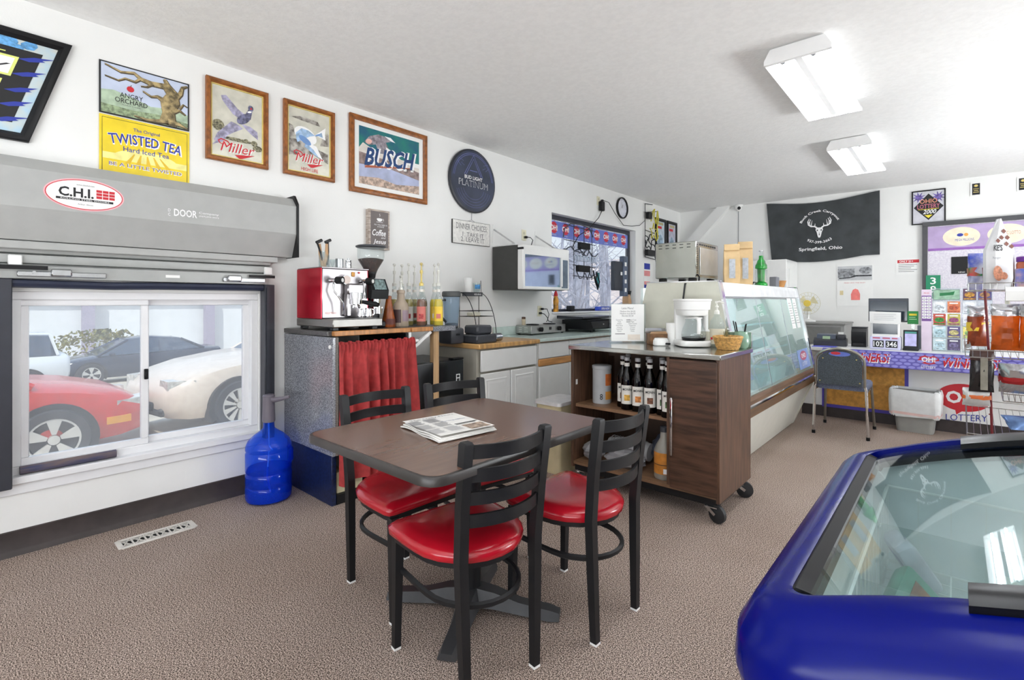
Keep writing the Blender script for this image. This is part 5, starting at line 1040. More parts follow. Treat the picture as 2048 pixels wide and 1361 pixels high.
# ------------------------------------------------------------------ deli display case
t = thing('display_case', 'large white deli display case with slanted glass front and brown bumper', 'display case', (0, 0, 0))
CRM = mat('cream_enamel', (206, 206, 192), .4, var=.02); BMP = mat('brown_bumper', (110, 84, 62), .4, var=.15, vs=4, stretch=(6, .6, 6)); INW = mat('case_inside', (228, 240, 240), .35, var=.04)
D0, D1 = 3.50, 5.78
for a, b in ((D0, D0 + .045), (D1 - .045, D1)):
    pr = [(-1.735, 1.386), (-1.21, 1.386), (-1.06, .58), (-1.06, .42), (-1.235, .0), (-1.85, 0), (-1.85, .9)]
    g = G(); g.prism(pr, 1, a, b); obj('end_wall', g, CRM, t, smooth=False)
    g = G(); g.prism([(-1.212, 1.392), (-1.196, 1.38), (-1.044, .585), (-1.060, .58)], 1, a - .003, b + .003); obj('end_trim', g, CHROME, t, smooth=False)
    g = G(); g.prism([(-1.74, 1.386), (-1.74, 1.394), (-1.20, 1.394), (-1.21, 1.386)], 1, a - .003, b + .003); obj('top_trim', g, CHROME, t, smooth=False)
g = G(); g.box(-1.735, -1.215, D0 + .045, D1 - .045, 1.352, 1.384, .003); obj('top', g, WHITE, t)
g = G(); g.prism([(-1.215, 1.384), (-1.202, 1.352), (-1.192, 1.285), (-1.215, 1.285)], 1, D0 + .045, D1 - .045); obj('header', g, col('header_white', (222, 224, 226), .3), t, smooth=False)
g = G(); g.box(-1.196, -1.186, D0 + .05, D1 - .05, 1.268, 1.287, .003); obj('glass_channel', g, STEEL, t)
g = G(); g.prism([(-1.19, 1.27), (-1.184, 1.27), (-1.058, .59), (-1.064, .59)], 1, D0 + .046, D1 - .046); obj('front_glass', g, thin('case_glass', (240, 250, 249), 1.5, .02, tint=(226, 240, 242), op=.12), t, smooth=False)
for y in (4.26, 5.02):
    g = G(); g.prism([(-1.186, 1.27), (-1.182, 1.27), (-1.056, .59), (-1.06, .59)], 1, y - .006, y + .006); obj('glass_joint', g, STEEL, t, smooth=False)
g = G(); g.prism([(-1.05, .585), (-1.04, .56), (-1.04, .535), (-1.10, .535), (-1.10, .585)], 1, D0, D1 + .004); obj('upper_bumper', g, BMP, t, smooth=False)
g = G(); g.prism([(-1.038, .535), (-1.03, .528), (-1.03, .515), (-1.10, .515), (-1.10, .535)], 1, D0, D1 + .006); obj('bumper_strip', g, CHROME, t, smooth=False)
g = G(); g.prism([(-1.032, .515), (-1.05, .44), (-1.10, .44), (-1.10, .515)], 1, D0, D1 + .004); obj('lower_bumper', g, BMP, t, smooth=False)
g = G(); g.prism([(-1.07, .44), (-1.235, .005), (-1.27, .005), (-1.11, .44)], 1, D0 + .045, D1 - .045); obj('base_panel', g, mat('cream_panel', (214, 214, 204), .35, var=.015), t, smooth=False)
g = G(); g.box(-1.80, -1.10, D0 + .045, D1 - .045, .50, .53); obj('deck', g, INW, t, smooth=False)
g = G(); g.box(-1.81, -1.79, D0 + .045, D1 - .045, .53, 1.352); obj('rear_wall', g, INW, t, smooth=False)
for z, x1 in ((.80, -1.28), (1.03, -1.40)):
    g = G(); g.box(-1.79, x1, D0 + .05, D1 - .05, z, z + .008); obj('glass_shelf', g, CLEAR, t, smooth=False)
    g = G(); g.box(x1 - .004, x1 + .002, D0 + .05, D1 - .05, z - .004, z + .012); obj('shelf_edge', g, col('pale_teal', (186, 222, 222), .3), t, smooth=False)
TEALP = [col('teal_tray', (120, 190, 190), .4, var=.1), col('pale_teal', (186, 222, 222), .3), col('mid_teal', (96, 168, 176), .4, var=.15)]
CGp = 'trays and cartons inside the display case'
for k, (x, y, z, sx, sy, sz, m_, lab) in enumerate(((-1.45, 3.78, 1.04, .05, .10, .13, 2, 'small teal carton on the upper case shelf'), (-1.50, 4.15, .81, .12, .20, .12, 1, 'pale teal tray on the near end of the lower case shelf'), (-1.50, 4.75, .81, .12, .22, .13, 0, 'teal tray midway along the lower case shelf'), (-1.45, 5.3, .81, .12, .18, .10, 1, 'pale teal tray at the far end of the lower case shelf'),
    (-1.35, 3.95, .532, .16, .22, .16, 0, 'teal tray on the case deck, nearest the cart'), (-1.35, 4.5, .532, .16, .22, .12, 2, 'deep teal tray on the case deck, second from the cart'), (-1.33, 5.05, .532, .16, .20, .14, 1, 'pale teal tray on the case deck, third from the cart'), (-1.33, 5.5, .532, .16, .17, .10, 2, 'deep teal tray on the case deck, farthest from the cart'))):
    q = thing('food_tray', lab, 'tray', (x, y, z), 0, CGp); g = G(); g.rings([[(a, b, c) for a, b in rrect(-sx * s, sx * s, -sy * s, sy * s, .02)] for c, s in ((0, .88), (sz, 1), (sz, .95), (.01, .84))]); obj('tray', g, TEALP[m_], q); g = G(); g.rings([[(a, b, c) for a, b in rrect(-sx * s, sx * s, -sy * s, sy * s, .02)] for c, s in ((sz, 1.02), (sz + .012, 1.0))]); obj('lid', g, CLEAR, q)
g = G(); g.cyl((-1.32, D0 + .2, 1.335), (-1.32, D1 - .2, 1.335), .014, 10); obj('added_case_tube', g, mat('added_case_glow', (244, 252, 255), .3, var=0, emit=34), t)  # added unseen tube, brightens the inside of the case
# two notices and a lottery sticker on the front glass
def glassthing(name, lab, y, z, cat):
    # slanted front plane: x from -1.184 (z 1.27) to -1.058 (z .59)
    u = (1.27 - z) / .68; x = -1.184 + .126 * u + .0025; a = math.atan2(.126, .68)
    o = thing(name, lab, cat, (x, y, z)); o.rotation_euler = (Matrix.Rotation(a * -1, 4, 'Y') @ Matrix(((0, 0, 1, 0), (1, 0, 0, 0), (0, 1, 0, 0), (0, 0, 0, 1)))).to_euler(); return o
for y, lab in ((5.33, 'left one of two long white notices on the case glass'), (5.52, 'right one of two long white notices on the case glass')):
    t2 = glassthing('notice', lab, y, 1.13, 'notice'); t2['group'] = 'white notices taped on the case glass'
    g = G(); g.poly(rect(-.07, -.14, .07, .15), 0); obj('sheet', g, PAPER, t2, smooth=False); flat(t2, GINK, [rect(-.055, .1 - k * .024, .03 + .02 * ((k * 7) % 3), .104 - k * .024) for k in range(9)], .0006, 'text_lines')
t2 = glassthing('lottery_sticker', 'blue and red lottery sticker low on the case glass', 5.45, .70, 'sticker'); g = G(); g.poly(rect(-.22, -.09, .22, .09), 0); obj('film', g, col('sticker_blue', (140, 164, 212), .4, var=.1), t2, smooth=False); flat(t2, col('sticker_red', (190, 96, 120), .4), [ell(.0, .03, .13, .045, 20)], .0005, 'red_oval'); text('OHIO', t2, WINK, .0, .03, .001, wd=.17, ht=.045, bold=.04); text('LOTTERY', t2, WINK, .0, -.045, .001, wd=.2, ht=.035)
# on top of the case
t = thing('toaster_oven', 'stainless countertop oven turned back to front on the display case', 'oven', (-1.625, 3.99, 1.3948), 0)
SSO = mat('oven_steel', (176, 178, 172), .2, 1, var=.03)
g = G(); g.box(-.165, .165, -.235, .235, .035, .315, .006); obj('body', g, SSO, t)
for i in range(5):
    for z in (.268, .292): g = G(); g.box(-.135 + i * .057, -.107 + i * .057, -.2362, -.234, z, z + .005); obj('vent_slot', g, INK, t, smooth=False)
for k in range(16): g = G(); g.box(.1640, .1662, -.222, -.198, .075 + k * .014, .081 + k * .014); obj('side_vent', g, INK, t, smooth=False)
for k in range(8): g = G(); g.box(.1640, .1662, -.17 + k * .045, -.14 + k * .045, .285, .298); obj('top_vent', g, INK, t, smooth=False)
g = G(); g.box(.165, .172, -.17, .21, .06, .27, .004); obj('cover_plate', g, mat('cover_grey', (190, 190, 186), .3, .8, var=.03), t)
for x in (-.12, .12):
    for y in (-.19, .19): g = G(); g.box(x - .025, x + .025, y - .025, y + .025, 0, .036, .004); obj('foot', g, BLKPL, t)
g = G(); g.tube([(.165, -.21, .06), (.185, -.225, .04), (.19, -.245, .0), (.19, -.505, -.02), (.17, -.51, -.2), (.15, -.505, -.42)], .006, 6); obj('cord', g, BLKPL, t)
KR = mat('kraft_paper', (212, 182, 136), .7, var=.08, vs=8)
def coffee_bag(lab, x, y, rz, h):
    q = thing('coffee_bag', lab, 'coffee bag', (x, y, 1.3855), rz, 'kraft coffee bags on the display case')
    g = G(); g.rings([[(-.055, -.035, 0), (.055, -.035, 0), (.055, .035, 0), (-.055, .035, 0)], [(-.058, -.04, h * .3), (.058, -.04, h * .3), (.058, .04, h * .3), (-.058, .04, h * .3)], [(-.056, -.03, h * .6), (.056, -.03, h * .6), (.056, .03, h * .6), (-.056, .03, h * .6)], [(-.056, -.006, h * .86), (.056, -.006, h * .86), (.056, .006, h * .86), (-.056, .006, h * .86)]]); obj('bag', g, KR, q, ang=25)
    g = G(); g.box(-.056, .056, -.02, -.004, h * .84, h, .003); obj('fold', g, KR, q)
    g = G(); g.box(-.022, .022, -.042, -.036, h * .14, h * .62); o = obj('label', g, col('silver_label', (176, 182, 190), .35, var=.1, vs=40), q); return q
coffee_bag('kraft coffee bag standing right behind the steel oven', -1.30, 4.06, R(25), .31); coffee_bag('tall kraft coffee bag at the right of the three', -1.30, 4.40, R(20), .36); coffee_bag('kraft coffee bag in the middle, leaning behind the front one', -1.42, 4.52, R(35), .27); 
q = thing('hair_clip', 'black wire clip lying on the case top', 'clip', (-1.30, 4.66, 1.3855)); g = G(); g.tube([(0, -.05, .004), (0, -.03, .03), (0, .04, .03), (0, .06, .004)], .005, 6, closed=True); obj('clip', g, BLKPL, q)
q = thing('green_bottle', 'bright green soda bottle on the display case', 'bottle', (-1.345, 5.03, 1.3855)); g = G(); g.lathe([(.05, 0), (.056, .01), (.055, .03), (.03, .05), (.034, .16), (.052, .17), (.05, .2), (.036, .225), (.036, .235), (.02, .26), (.018, .29)], 20); obj('bottle', g, mat('green_glass', (20, 150, 50), .08, var=.25, vs=20, coat=.5), q); g = G(); g.lathe([(.0165, .285), (.0145, .33)], 14); obj('neck', g, CLEAR, q); g = G(); g.lathe([(.02, .328), (.02, .337)], 14); obj('cap', g, STEEL, q); wrap(q, .052, .055, .16, CLEAR, 0, 360, 'plastic_sleeve', 18)
g = G(); g.box(-.015, .0, -.08, .08, 0, .14, .001); o = obj('leaning_card', g, col('cream_label2', (220, 206, 178), .6), loc=(-1.38, 5.22, 1.3855)); o.rotation_euler = (R(-8), 0, 0); tag(o, 'cream card leaning by the green bottle', 'card')
g = G(); g.box(-.03, .03, -.06, .06, 0, .105, .004); o = obj('speaker_box', g, mat('slate_box', (110, 112, 120), .5, var=.04), loc=(-1.33, 5.43, 1.3855)); tag(o, 'small slate grey box on the case beside the wooden cup', 'box')
g = G(); g.lathe([(.03, 0), (.035, .01), (.055, .075), (.05, .075), (.03, .015), (.001, .01)], 18); g.tube([(0, -.04, .06), (0, -.11, .062)], .006, 6); o = obj('wooden_cup', g, mat('wood_cup', (196, 140, 80), .5, var=.15), loc=(-1.33, 5.66, 1.3855)); tag(o, 'little wooden handled cup at the far end of the case', 'cup')
# white fridge in the far corner
t = thing('refrigerator', 'white refrigerator in the far corner under the black flag', 'fridge', (-2.06, 7.87, 0))
g = G(); g.box(-.36, .36, -.31, .315, .05, 1.825, .01); obj('cabinet', g, WHPL, t); g = G(); g.box(-.34, .34, -.29, .3, 0, .05); obj('plinth', g, BLKPL, t)
g = G(); g.box(-.06, .06, .0, .06, 1.825, 1.845, .004); obj('hinge_cover', g, WHPL, t); g = G(); g.box(.3601, .364, -.2, -.16, 1.45, 1.7); obj('grip', g, col('soft_white', (224, 224, 222), .4), t)
# ------------------------------------------------------------------ flag and things on the back wall
t = on_back('flag', 'black shop flag with white deer skull pinned to the back wall', 'flag', -1.42, 2.29, .012)
def fl(u, v):
    xl, xr = -.69 + .07 * v, .69; x = xl + (xr - xl) * u
    top = .43 - .075 * sin(pi * u) ** 1.2 * .9; bot = -.42 + .0 * u - .06 * sin(pi * min(1, u * 1.15)) + (.0 if u < .8 else 0)
    y = top + (bot - top) * v
    fold = .012 * sin(9 * (u + .35 * v)) * (1 - u) * (.3 + v) + .010 * sin(13 * (u - .55 * v) + 1) * u * .6
    return (x, y, .012 + abs(fold) * 1.2)
g = G(); g.sheet(fl, 40, 22); obj('cloth', g, mat('charcoal_cloth', (64, 68, 70), .8, var=.12, vs=5, bump=.1, bs=200), t, rec=False, ang=180)
Zf = .034
for a, b in ((-.69, .43), (.69, .43)):
    g = G(); g.lathe([(.008, 0), (.006, .012)], 8, (a * .985, b - .02, 0)); obj('pin', g, STEEL, t)
text('Buck Creek Carryout', t, WINK, .0, .235, Zf, wd=.575, ht=.042, bold=.03, arc=.25); text('937-399-3663', t, WINK, .0, -.205, Zf, wd=.31, ht=.038, bold=.03, arc=-.26); text('Springfield, Ohio', t, WINK, .01, -.30, Zf, wd=.53, ht=.06, bold=.03)
sk = [[(-.04, .035), (.04, .035), (.05, .0), (.035, -.03), (.022, -.09), (.012, -.115), (-.012, -.115), (-.022, -.09), (-.035, -.03), (-.05, 0)]]
an = []
for s in (-1, 1):
    an += strip([(s * .03, .03), (s * .06, .055), (s * .11, .06), (s * .145, .085), (s * .155, .13), (s * .135, .18)], [.022, .02, .02, .018, .014, .004])
    for a, b in (((.06, .055), (.055, .10)), ((.11, .06), (.095, .15)), ((.13, .075), (.125, .17)), ((.15, .1), (.11, .165))): an += strip([(s * a[0], a[1]), (s * b[0], b[1])], [.014, .003])
flat(t, WINK, [[(x * .92, y * .95 - .03) for x, y in p] for p in sk + an], Zf, 'deer_skull'); flat(t, INK, [[(x * .92, y * .95 - .03) for x, y in p] for p in (ell(-.026, -.005, .009, .012, 8), ell(.026, -.005, .009, .012, 8), [(-.006, -.08), (.006, -.08), (0, -.03)])], Zf + .0006, 'skull_holes')
t = on_back('lottery_poster', 'black framed lottery poster with purple fireworks, high on the back wall', 'framed picture', -.236, 2.44, .004)
obj('frame', frame_g(.33, .43, .014, .018, .6), BLACK, t); card(t, .305, .405, .005, mat('poster_pale', (206, 206, 214), .4, var=.06), 'print')
flat(t, mat('firework_purple', (110, 92, 168), .4, var=.3, vs=50), [[(cx + (.075 if k % 2 else .03) * cos(k * pi / 9), cy + (.075 if k % 2 else .03) * sin(k * pi / 9)) for k in range(18)] for cx, cy in ((-.095, .13), (.095, .12))], .0056, 'fireworks'); flat(t, INK, [[(0, .17), (.145, .0), (0, -.165), (-.145, 0)]], .006, 'black_diamond'); flat(t, YINK, [[(-.1, -.03), (.1, -.03), (.1, -.024), (-.1, -.024)], [(-.04, -.1), (.04, -.1), (0, -.14)]], .0064, 'yellow_rule')
text('OHIO', t, col('pink_gold', (226, 150, 120), .4), 0, .075, .0066, wd=.17, ht=.055, bold=.02); text('LOTTERY', t, col('magenta_ink', (196, 110, 130), .4), 0, .01, .0066, wd=.22, ht=.055, bold=.02); text('2000', t, WINK, .01, -.06, .0066, wd=.13, ht=.055, shear=.3, bold=.02)
t = on_back('wall_calendar', 'wall calendar with a black and white photo of a truck stop scene', 'calendar', -1.01, 1.467, .003); card(t, .41, .56, .003, PAPER, 'sheets')
flat(t, col('photo_grey', (196, 198, 200), .5, var=.06), [rect(-.195, .07, .195, .265)], .0036, 'photograph'); flat(t, col('photo_mid', (150, 152, 156), .5, var=.3, vs=30), [rect(-.195, .11, -.0, .23), ell(.12, .2, .07, .05, 12)], .004, 'photo_building'); flat(t, col('photo_dark', (60, 62, 66), .5, var=.4, vs=60), [[(-.18, .09), (-.05, .1), (.02, .12), (.19, .12), (.19, .14), (.0, .14), (-.05, .115), (-.18, .105)]], .0044, 'photo_vehicles'); text('FRIED HOT THE DUST', t, RINK, 0, .035, .004, wd=.24, ht=.012); flat(t, col('coral_ink', (240, 130, 124), .5), [[(-.04, -.2), (.06, -.2), (.062, -.12), (.04, -.06), (.01, -.045), (-.02, -.06), (-.042, -.12)]], .004, 'coral_drawing'); flat(t, col('tan_note', (222, 206, 160), .5), [rect(-.17, -.13, -.13, -.07)], .004, 'note')
t = on_back('warning_sign', 'small white notice with red heading beside the flag', 'sign', -.437, 1.70, .002); card(t, .255, .21, .002, PAPER, 'sheet'); flat(t, RINK, [rect(-.11, .045, .11, .085)], .0026, 'red_band'); text('ONLY 21+', t, WINK, -.02, .065, .003, wd=.14, ht=.028, bold=.03); flat(t, GINK, [rect(-.1, .02 - k * .022, .09 - .03 * (k % 3), .026 - k * .022) for k in range(5)], .0026, 'text_lines')
for x, lab in ((.203, 'small black wall plaque above the purple window sheet'), (.60, 'small black wall plaque at the right edge of view')):
    t = on_back('wall_plaque', lab, 'plaque', x, 2.60, .002, group='black plaques on the back wall'); card(t, .10, .16, .008, WHITE, 'board'); flat(t, INK, [rect(-.035, -.068, .035, .068)], .0086, 'black_plate'); flat(t, GOLD, [ell(0, .04, .018, .014, 10), rect(-.025, .0, .025, .006), rect(-.02, -.02, .02, -.014), rect(-.025, -.04, .025, -.034)], .009, 'gold_lettering')
t = thing('security_camera', 'white dome security camera where ceiling meets the back wall', 'camera', (-2.50, WB - .06, CH - .002)); g = G(); g.lathe([(.06, -.03), (.065, -.01), (.065, 0)], 20); obj('mount', g, WHPL, t); g = G(); g.ball((0, -.01, -.045), .05, 16, 10); obj('dome', g, WHPL, t); g = G(); g.ball((.02, -.045, -.055), .026, 12, 8); obj('lens', g, INK, t)
g = G(); g.tube([(-2.52, WB - .004, 2.66), (-2.52, WB - .004, 1.9)], .004, 5); g.box(-2.527, -2.513, WB - .02, WB - .001, 1.95, 2.05); o = obj('camera_cable', g, col('grey_cable', (130, 130, 134), .5)); tag(o, 'thin grey cable dropping down from the dome camera', 'cable')
# purple covered window behind the counter
t = thing('window_4', '', ''); t['kind'] = 'structure'
for a in ((-.295, 1.6, 2.19, 2.245), (-.295, -.245, .95, 2.19), (1.55, 1.6, .95, 2.19)):
    g = G(); g.box(a[0], a[1], WB - .05, WB - .001, a[2], a[3], .003); obj('window_frame', g, mat('charcoal_frame', (70, 70, 74), .4, var=.03), t)
FROST = mat('lilac_frosted_pane', (206, 200, 214), .35, rgb2=(226, 222, 230), vs=60)
g = G(); g.box(-.245, 1.55, WB - .02, WB - .002, .95, 2.19); obj('pane', g, FROST, t, smooth=False)
t = on_back('window_decal', 'lilac sheet with cream ovals across the top of the far window', 'decal', .65, 2.03, .024)
flat(t, mat('lilac_film', (186, 164, 206), .4, var=.08, vs=4), [rect(-.89, -.15, .89, .15)], 0, 'film'); flat(t, col('purple_film', (150, 96, 180), .4), [rect(-.89, -.15, .89, -.12)], .0006, 'purple_edge'); flat(t, col('cream_oval', (244, 232, 206), .4), [ell(-.58 + k * .40, .01, .17, .115, 28) for k in range(4)], .0008, 'cream_oval')
text('MEGA MILLIONS', t, BINK, -.55, -.03, .0012, wd=.17, ht=.03); flat(t, BINK, [ell(-.59, .03, .03, .02, 12)], .0012, 'blue_ball'); flat(t, col('orange_ball', (236, 160, 70), .4), [ell(-.535, .03, .02, .02, 12)], .0012, 'orange_ball'); text('CLASSIC LOTTO', t, col('rust_ink2', (196, 110, 90), .4), -.17, .02, .0012, wd=.2, ht=.04); text('KENO', t, BINK, .22, .0, .0012, wd=.16, ht=.05)
t = on_back('notice_card', 'small black card stuck on the frosted far window', 'sign', .055, 1.69, .024); card(t, .15, .21, .003, BLKPL, 'board'); text('KENO', t, WINK, .02, -.085, .0036, wd=.06, ht=.016)
# ------------------------------------------------------------------ lottery counter at the back
t = thing('lottery_counter', 'long white counter with purple lottery fascia and orange front board', 'counter', (0, 0, 0))
PURP = mat('purple_print', (104, 96, 186), .4, var=.04); PURD = mat('purple_trim', (74, 62, 168), .4, var=.04); CNT = mat('counter_white', (226, 226, 226), .35, var=.01)
g = G(); g.box(-1.27, 2.4, 6.34, 6.40, 0, .735); obj('front_wall', g, WHITE, t, smooth=False)
g = G(); g.box(-1.20, 2.4, 6.05, 6.78, .735, .765, .003); obj('countertop', g, CNT, t)
g = G(); g.box(-1.27, 2.4, 6.33, 6.341, 0, .115); obj('base_strip', g, BASEB, t, smooth=False)
g = G(); g.box(-1.02, 2.4, 6.036, 6.05, .605, .766, .002); fa = obj('fascia', g, PURP, t)
e_ = bpy.data.objects.new('fascia_print', None); COL.objects.link(e_); e_.parent = t; e_.location = (-.02, 6.0352, .686); e_.rotation_euler = BW
LIL = col('lilac_cell', (150, 146, 220), .4)
flat(e_, LIL, [ell(-.98 + i * .064 + (.032 if j % 2 else 0), -.062 + j * .031, .027, .0125, 10) for j in range(5) for i in range(38)], 0, 'oval_cells')
def lot(s_, x, wd):
    text(s_, e_, WINK, x + .006, .004, .0008, wd=wd, ht=.098, shear=.25, bold=.05); text(s_, e_, RINK, x, .01, .0012, wd=wd * .98, ht=.088, shear=.25, bold=.04)
lot('WINNERS!', -.63, .385); lot('WINNERS!', .135, .385); lot('WINNERS!', .80, .385)
flat(e_, RINK, [ell(-.154, .02, .075, .042, 28)], .001, 'red_oval'); text('OH!', e_, WINK, -.154, .022, .0016, wd=.10, ht=.046, bold=.05); text('LOTTERY', e_, WINK, -.154, -.05, .0014, wd=.105, ht=.024, bold=.02)
g = G(); g.box(-1.075, -.335, 6.322, 6.34, .105, .60); g2 = obj('board_frame', g, PURD, t, smooth=False)
g = G(); g.box(-1.045, -.365, 6.318, 6.323, .14, .60); obj('orange_board', g, mat('cork_orange', (206, 150, 70), .7, var=.12, vs=30), t, smooth=False)
e_ = bpy.data.objects.new('lottery_decal', None); COL.objects.link(e_); e_.parent = t; e_.location = (.07, 6.3385, .31); e_.rotation_euler = BW
flat(e_, RINK, [ell(.0, .03, .19, .13, 36), [(-.06, -.08), (.0, -.09), (-.05, -.135)]], 0, 'red_oval'); text('OH!', e_, WINK, 0, .03, .0008, wd=.25, ht=.12, bold=.05); text('LOTTERY', e_, BINK, .02, -.155, .0008, wd=.29, ht=.06, slope=.1)
g = G(); g.box(-.21, .0, -.15, .1, 0, .004); o = obj('counter_mat', g, mat('blue_mat', (92, 96, 196), .5, var=.05), loc=(-.93, 6.27, .7652)); tag(o, 'purple blue mat at the left end of the lottery counter', 'mat')
CT = .7655
# devices on the counter
t = thing('receipt_printer', 'low dark till printer with small green display, left end of counter', 'till', (-1.01, 6.42, CT), R(4))
g = G(); g.prism([(-.11, 0), (.1, 0), (.1, .075), (-.02, .085), (-.11, .055)], 0, -.15, .15); obj('body', g, mat('till_grey', (50, 52, 58), .45, var=.05), t); g = G(); g.prism([(-.06, .05), (.09, .06), (.09, .125), (-.03, .118)], 0, -.125, .05); obj('display_housing', g, mat('till_blue', (64, 74, 92), .4), t); g = G(); g.quad((-.07, -.0565, .072), (.0, -.0565, .072), (.0, -.043, .103), (-.07, -.043, .103)); obj('display', g, mat('lcd_green', (160, 186, 150), .3), t); g = G(); g.box(.055, .14, -.06, .09, .06, .125, .02, 2); obj('paper_cover', g, mat('till_grey', (50, 52, 58)), t); g = G(); g.box(.07, .12, .0, .004, .12, .15); obj('paper_slip', g, PAPER, t)
t = thing('ticket_printer', 'upright black ticket printer with curved front', 'printer', (-.755, 6.48, CT)); g = G(); g.prism([(-.07, 0), (.09, 0), (.09, .20), (-.03, .20), (-.068, .16), (-.075, .08), (-.06, .05)], 0, -.066, .066); obj('body', g, BLKPL, t); g = G(); g.box(-.07, .07, -.035, .09, .2, .21, .004); obj('top_cover', g, DKGR, t); g = G(); g.box(-.05, .05, -.085, -.06, .012, .04, .004); obj('paper_tray', g, INK, t)
t = thing('lottery_terminal', 'white lottery terminal with paper note draped over and jackpot numbers', 'terminal', (-.515, 6.24, CT))
g = G(); g.box(-.125, .125, -.01, .12, 0, .13, .006); obj('number_box', g, mat('lavender_shell', (206, 204, 232), .4, var=.02), t); g = G(); g.box(-.115, .115, .0, .05, .12, .37, .006); obj('screen_shell', g, WHPL, t)
g = G(); g.box(-.10, .10, -.003, .002, .155, .265); obj('screen', g, mat('dark_screen', (34, 48, 62), .1), t)
g = G(); g.sheet(lambda u, v: (-.127 + .254 * u, -.012 - .004 * sin(u * 3.1) + (.0 if v < .8 else .07 * (v - .8) * 5), .262 + .118 * min(v * 1.25, 1) - .006 * u), 10, 10); obj('paper_note', g, PAPER, t)
e_ = bpy.data.objects.new('terminal_print', None); COL.objects.link(e_); e_.parent = t; e_.location = (0, -.0175, .32); e_.rotation_euler = BW
flat(e_, col('faint_ink', (196, 196, 200), .6), [rect(-.09, .03 - k * .018, .09 - .02 * (k % 2), .034 - k * .018) for k in range(4)], 0, 'note_lines')
e_ = bpy.data.objects.new('number_display', None); COL.objects.link(e_); e_.parent = t; e_.location = (0, -.0104, .055); e_.rotation_euler = BW
flat(e_, INK, [rect(-.10, -.035, -.01, .035), rect(.005, -.035, .10, .035)], 0, 'black_panel'); text('102', e_, WINK, -.055, 0, .0006, wd=.078, ht=.052, bold=.02); text('346', e_, WINK, .053, 0, .0006, wd=.082, ht=.052, bold=.02); flat(e_, col('sticker_red', (190, 96, 120), .4), [rect(-.1, .052, -.04, .066), rect(-.02, .052, .04, .066), rect(.055, .052, .1, .066)], 0, 'red_headings')
t = thing('monitor', 'black monitor seen from behind the white lottery terminal', 'monitor', (-.51, 6.50, CT)); g = G(); g.box(-.167, .167, -.012, .02, .27, .515, .004); obj('bezel', g, mat('monitor_grey', (70, 74, 82), .4), t); g = G(); g.box(-.155, .155, -.014, -.011, .285, .485); obj('screen', g, mat('dark_screen', (34, 48, 62), .1), t); g = G(); g.box(-.03, .03, -.0, .03, .01, .28); obj('stand', g, BLKPL, t); g = G(); g.box(-.1, .1, -.05, .1, 0, .012); obj('foot', g, BLKPL, t)
t = thing('customer_terminal', 'black pin pad terminal with a purple screen', 'terminal', (-.315, 6.30, CT)); g = G(); g.prism([(-.05, .02), (.06, .02), (.09, .19), (.0, .20), (-.02, .195)], 0, -.058, .058); obj('body', g, BLKPL, t); g = G(); g.box(-.062, .062, -.06, .09, 0, .022, .005); obj('base', g, BLKPL, t)
g = G(); g.quad((-.045, -.048, .045), (.045, -.048, .045), (.045, -.026, .165), (-.045, -.026, .165)); obj('screen', g, mat('lavender_screen', (190, 186, 232), .2, var=.1, vs=20), t, rec=False); g = G(); g.quad((-.045, -.0255, .168), (.045, -.0255, .168), (.045, -.0225, .185), (-.045, -.0225, .185)); obj('screen_header', g, col('teal_header', (60, 140, 130), .3), t, rec=False)
g = G(); g.box(-.06, .06, 0, .012, 0, .24, .003); o = obj('divider_board', g, mat('panel_grey', (140, 144, 150), .4), loc=(-.215, 6.52, CT)); tag(o, 'grey upright panel behind the pin pad terminal', 'panel')
t = thing('green_card', 'small green lottery card on a stand behind the pin pad', 'sign', (-.305, 6.42, CT)); g = G(); g.box(-.043, .043, 0, .004, .255, .385); obj('card', g, mat('green_card_print', (20, 140, 60), .4, var=.08), t); g = G(); g.box(-.012, .012, .004, .012, 0, .3); g.box(-.04, .04, -.03, .04, 0, .006); obj('stand', g, CLEAR, t); e_ = bpy.data.objects.new('card_print', None); COL.objects.link(e_); e_.parent = t; e_.location = (0, -.0006, .32); e_.rotation_euler = BW; flat(e_, YINK, [rect(-.03, .02, .03, .04)], 0, 'yellow_heading'); flat(e_, col('pale_green', (180, 226, 180), .5), [rect(-.03, -.0, .02, .006), rect(-.03, -.02, .03, -.012)], 0, 'text_lines')
t = thing('price_chart', 'tall purple and white chart standing beside the ticket dispenser', 'sign', (-.198, 6.36, CT)); g = G(); g.box(-.04, .04, 0, .004, 0.0, .60); obj('board', g, mat('chart_lilac', (222, 206, 222), .4, var=.03), t); e_ = bpy.data.objects.new('chart_print', None); COL.objects.link(e_); e_.parent = t; e_.location = (0, -.0006, .42); e_.rotation_euler = BW
flat(e_, col('chart_purple', (120, 76, 148), .4), [rect(-.037, -.13, .037, .12)], 0, 'purple_field'); flat(e_, WINK, [rect(-.033 + i * .035, -.105 + k * .0275, -.002 + i * .035, -.084 + k * .0275) for i in range(2) for k in range(8)], .0004, 'price_cells'); flat(e_, GINK, [rect(-.026 + i * .035, -.097 + k * .0275, -.009 + i * .035, -.092 + k * .0275) for i in range(2) for k in range(8)], .0008, 'price_lines'); text('PRICES', e_, RINK, 0, .145, .0004, wd=.04, ht=.012)
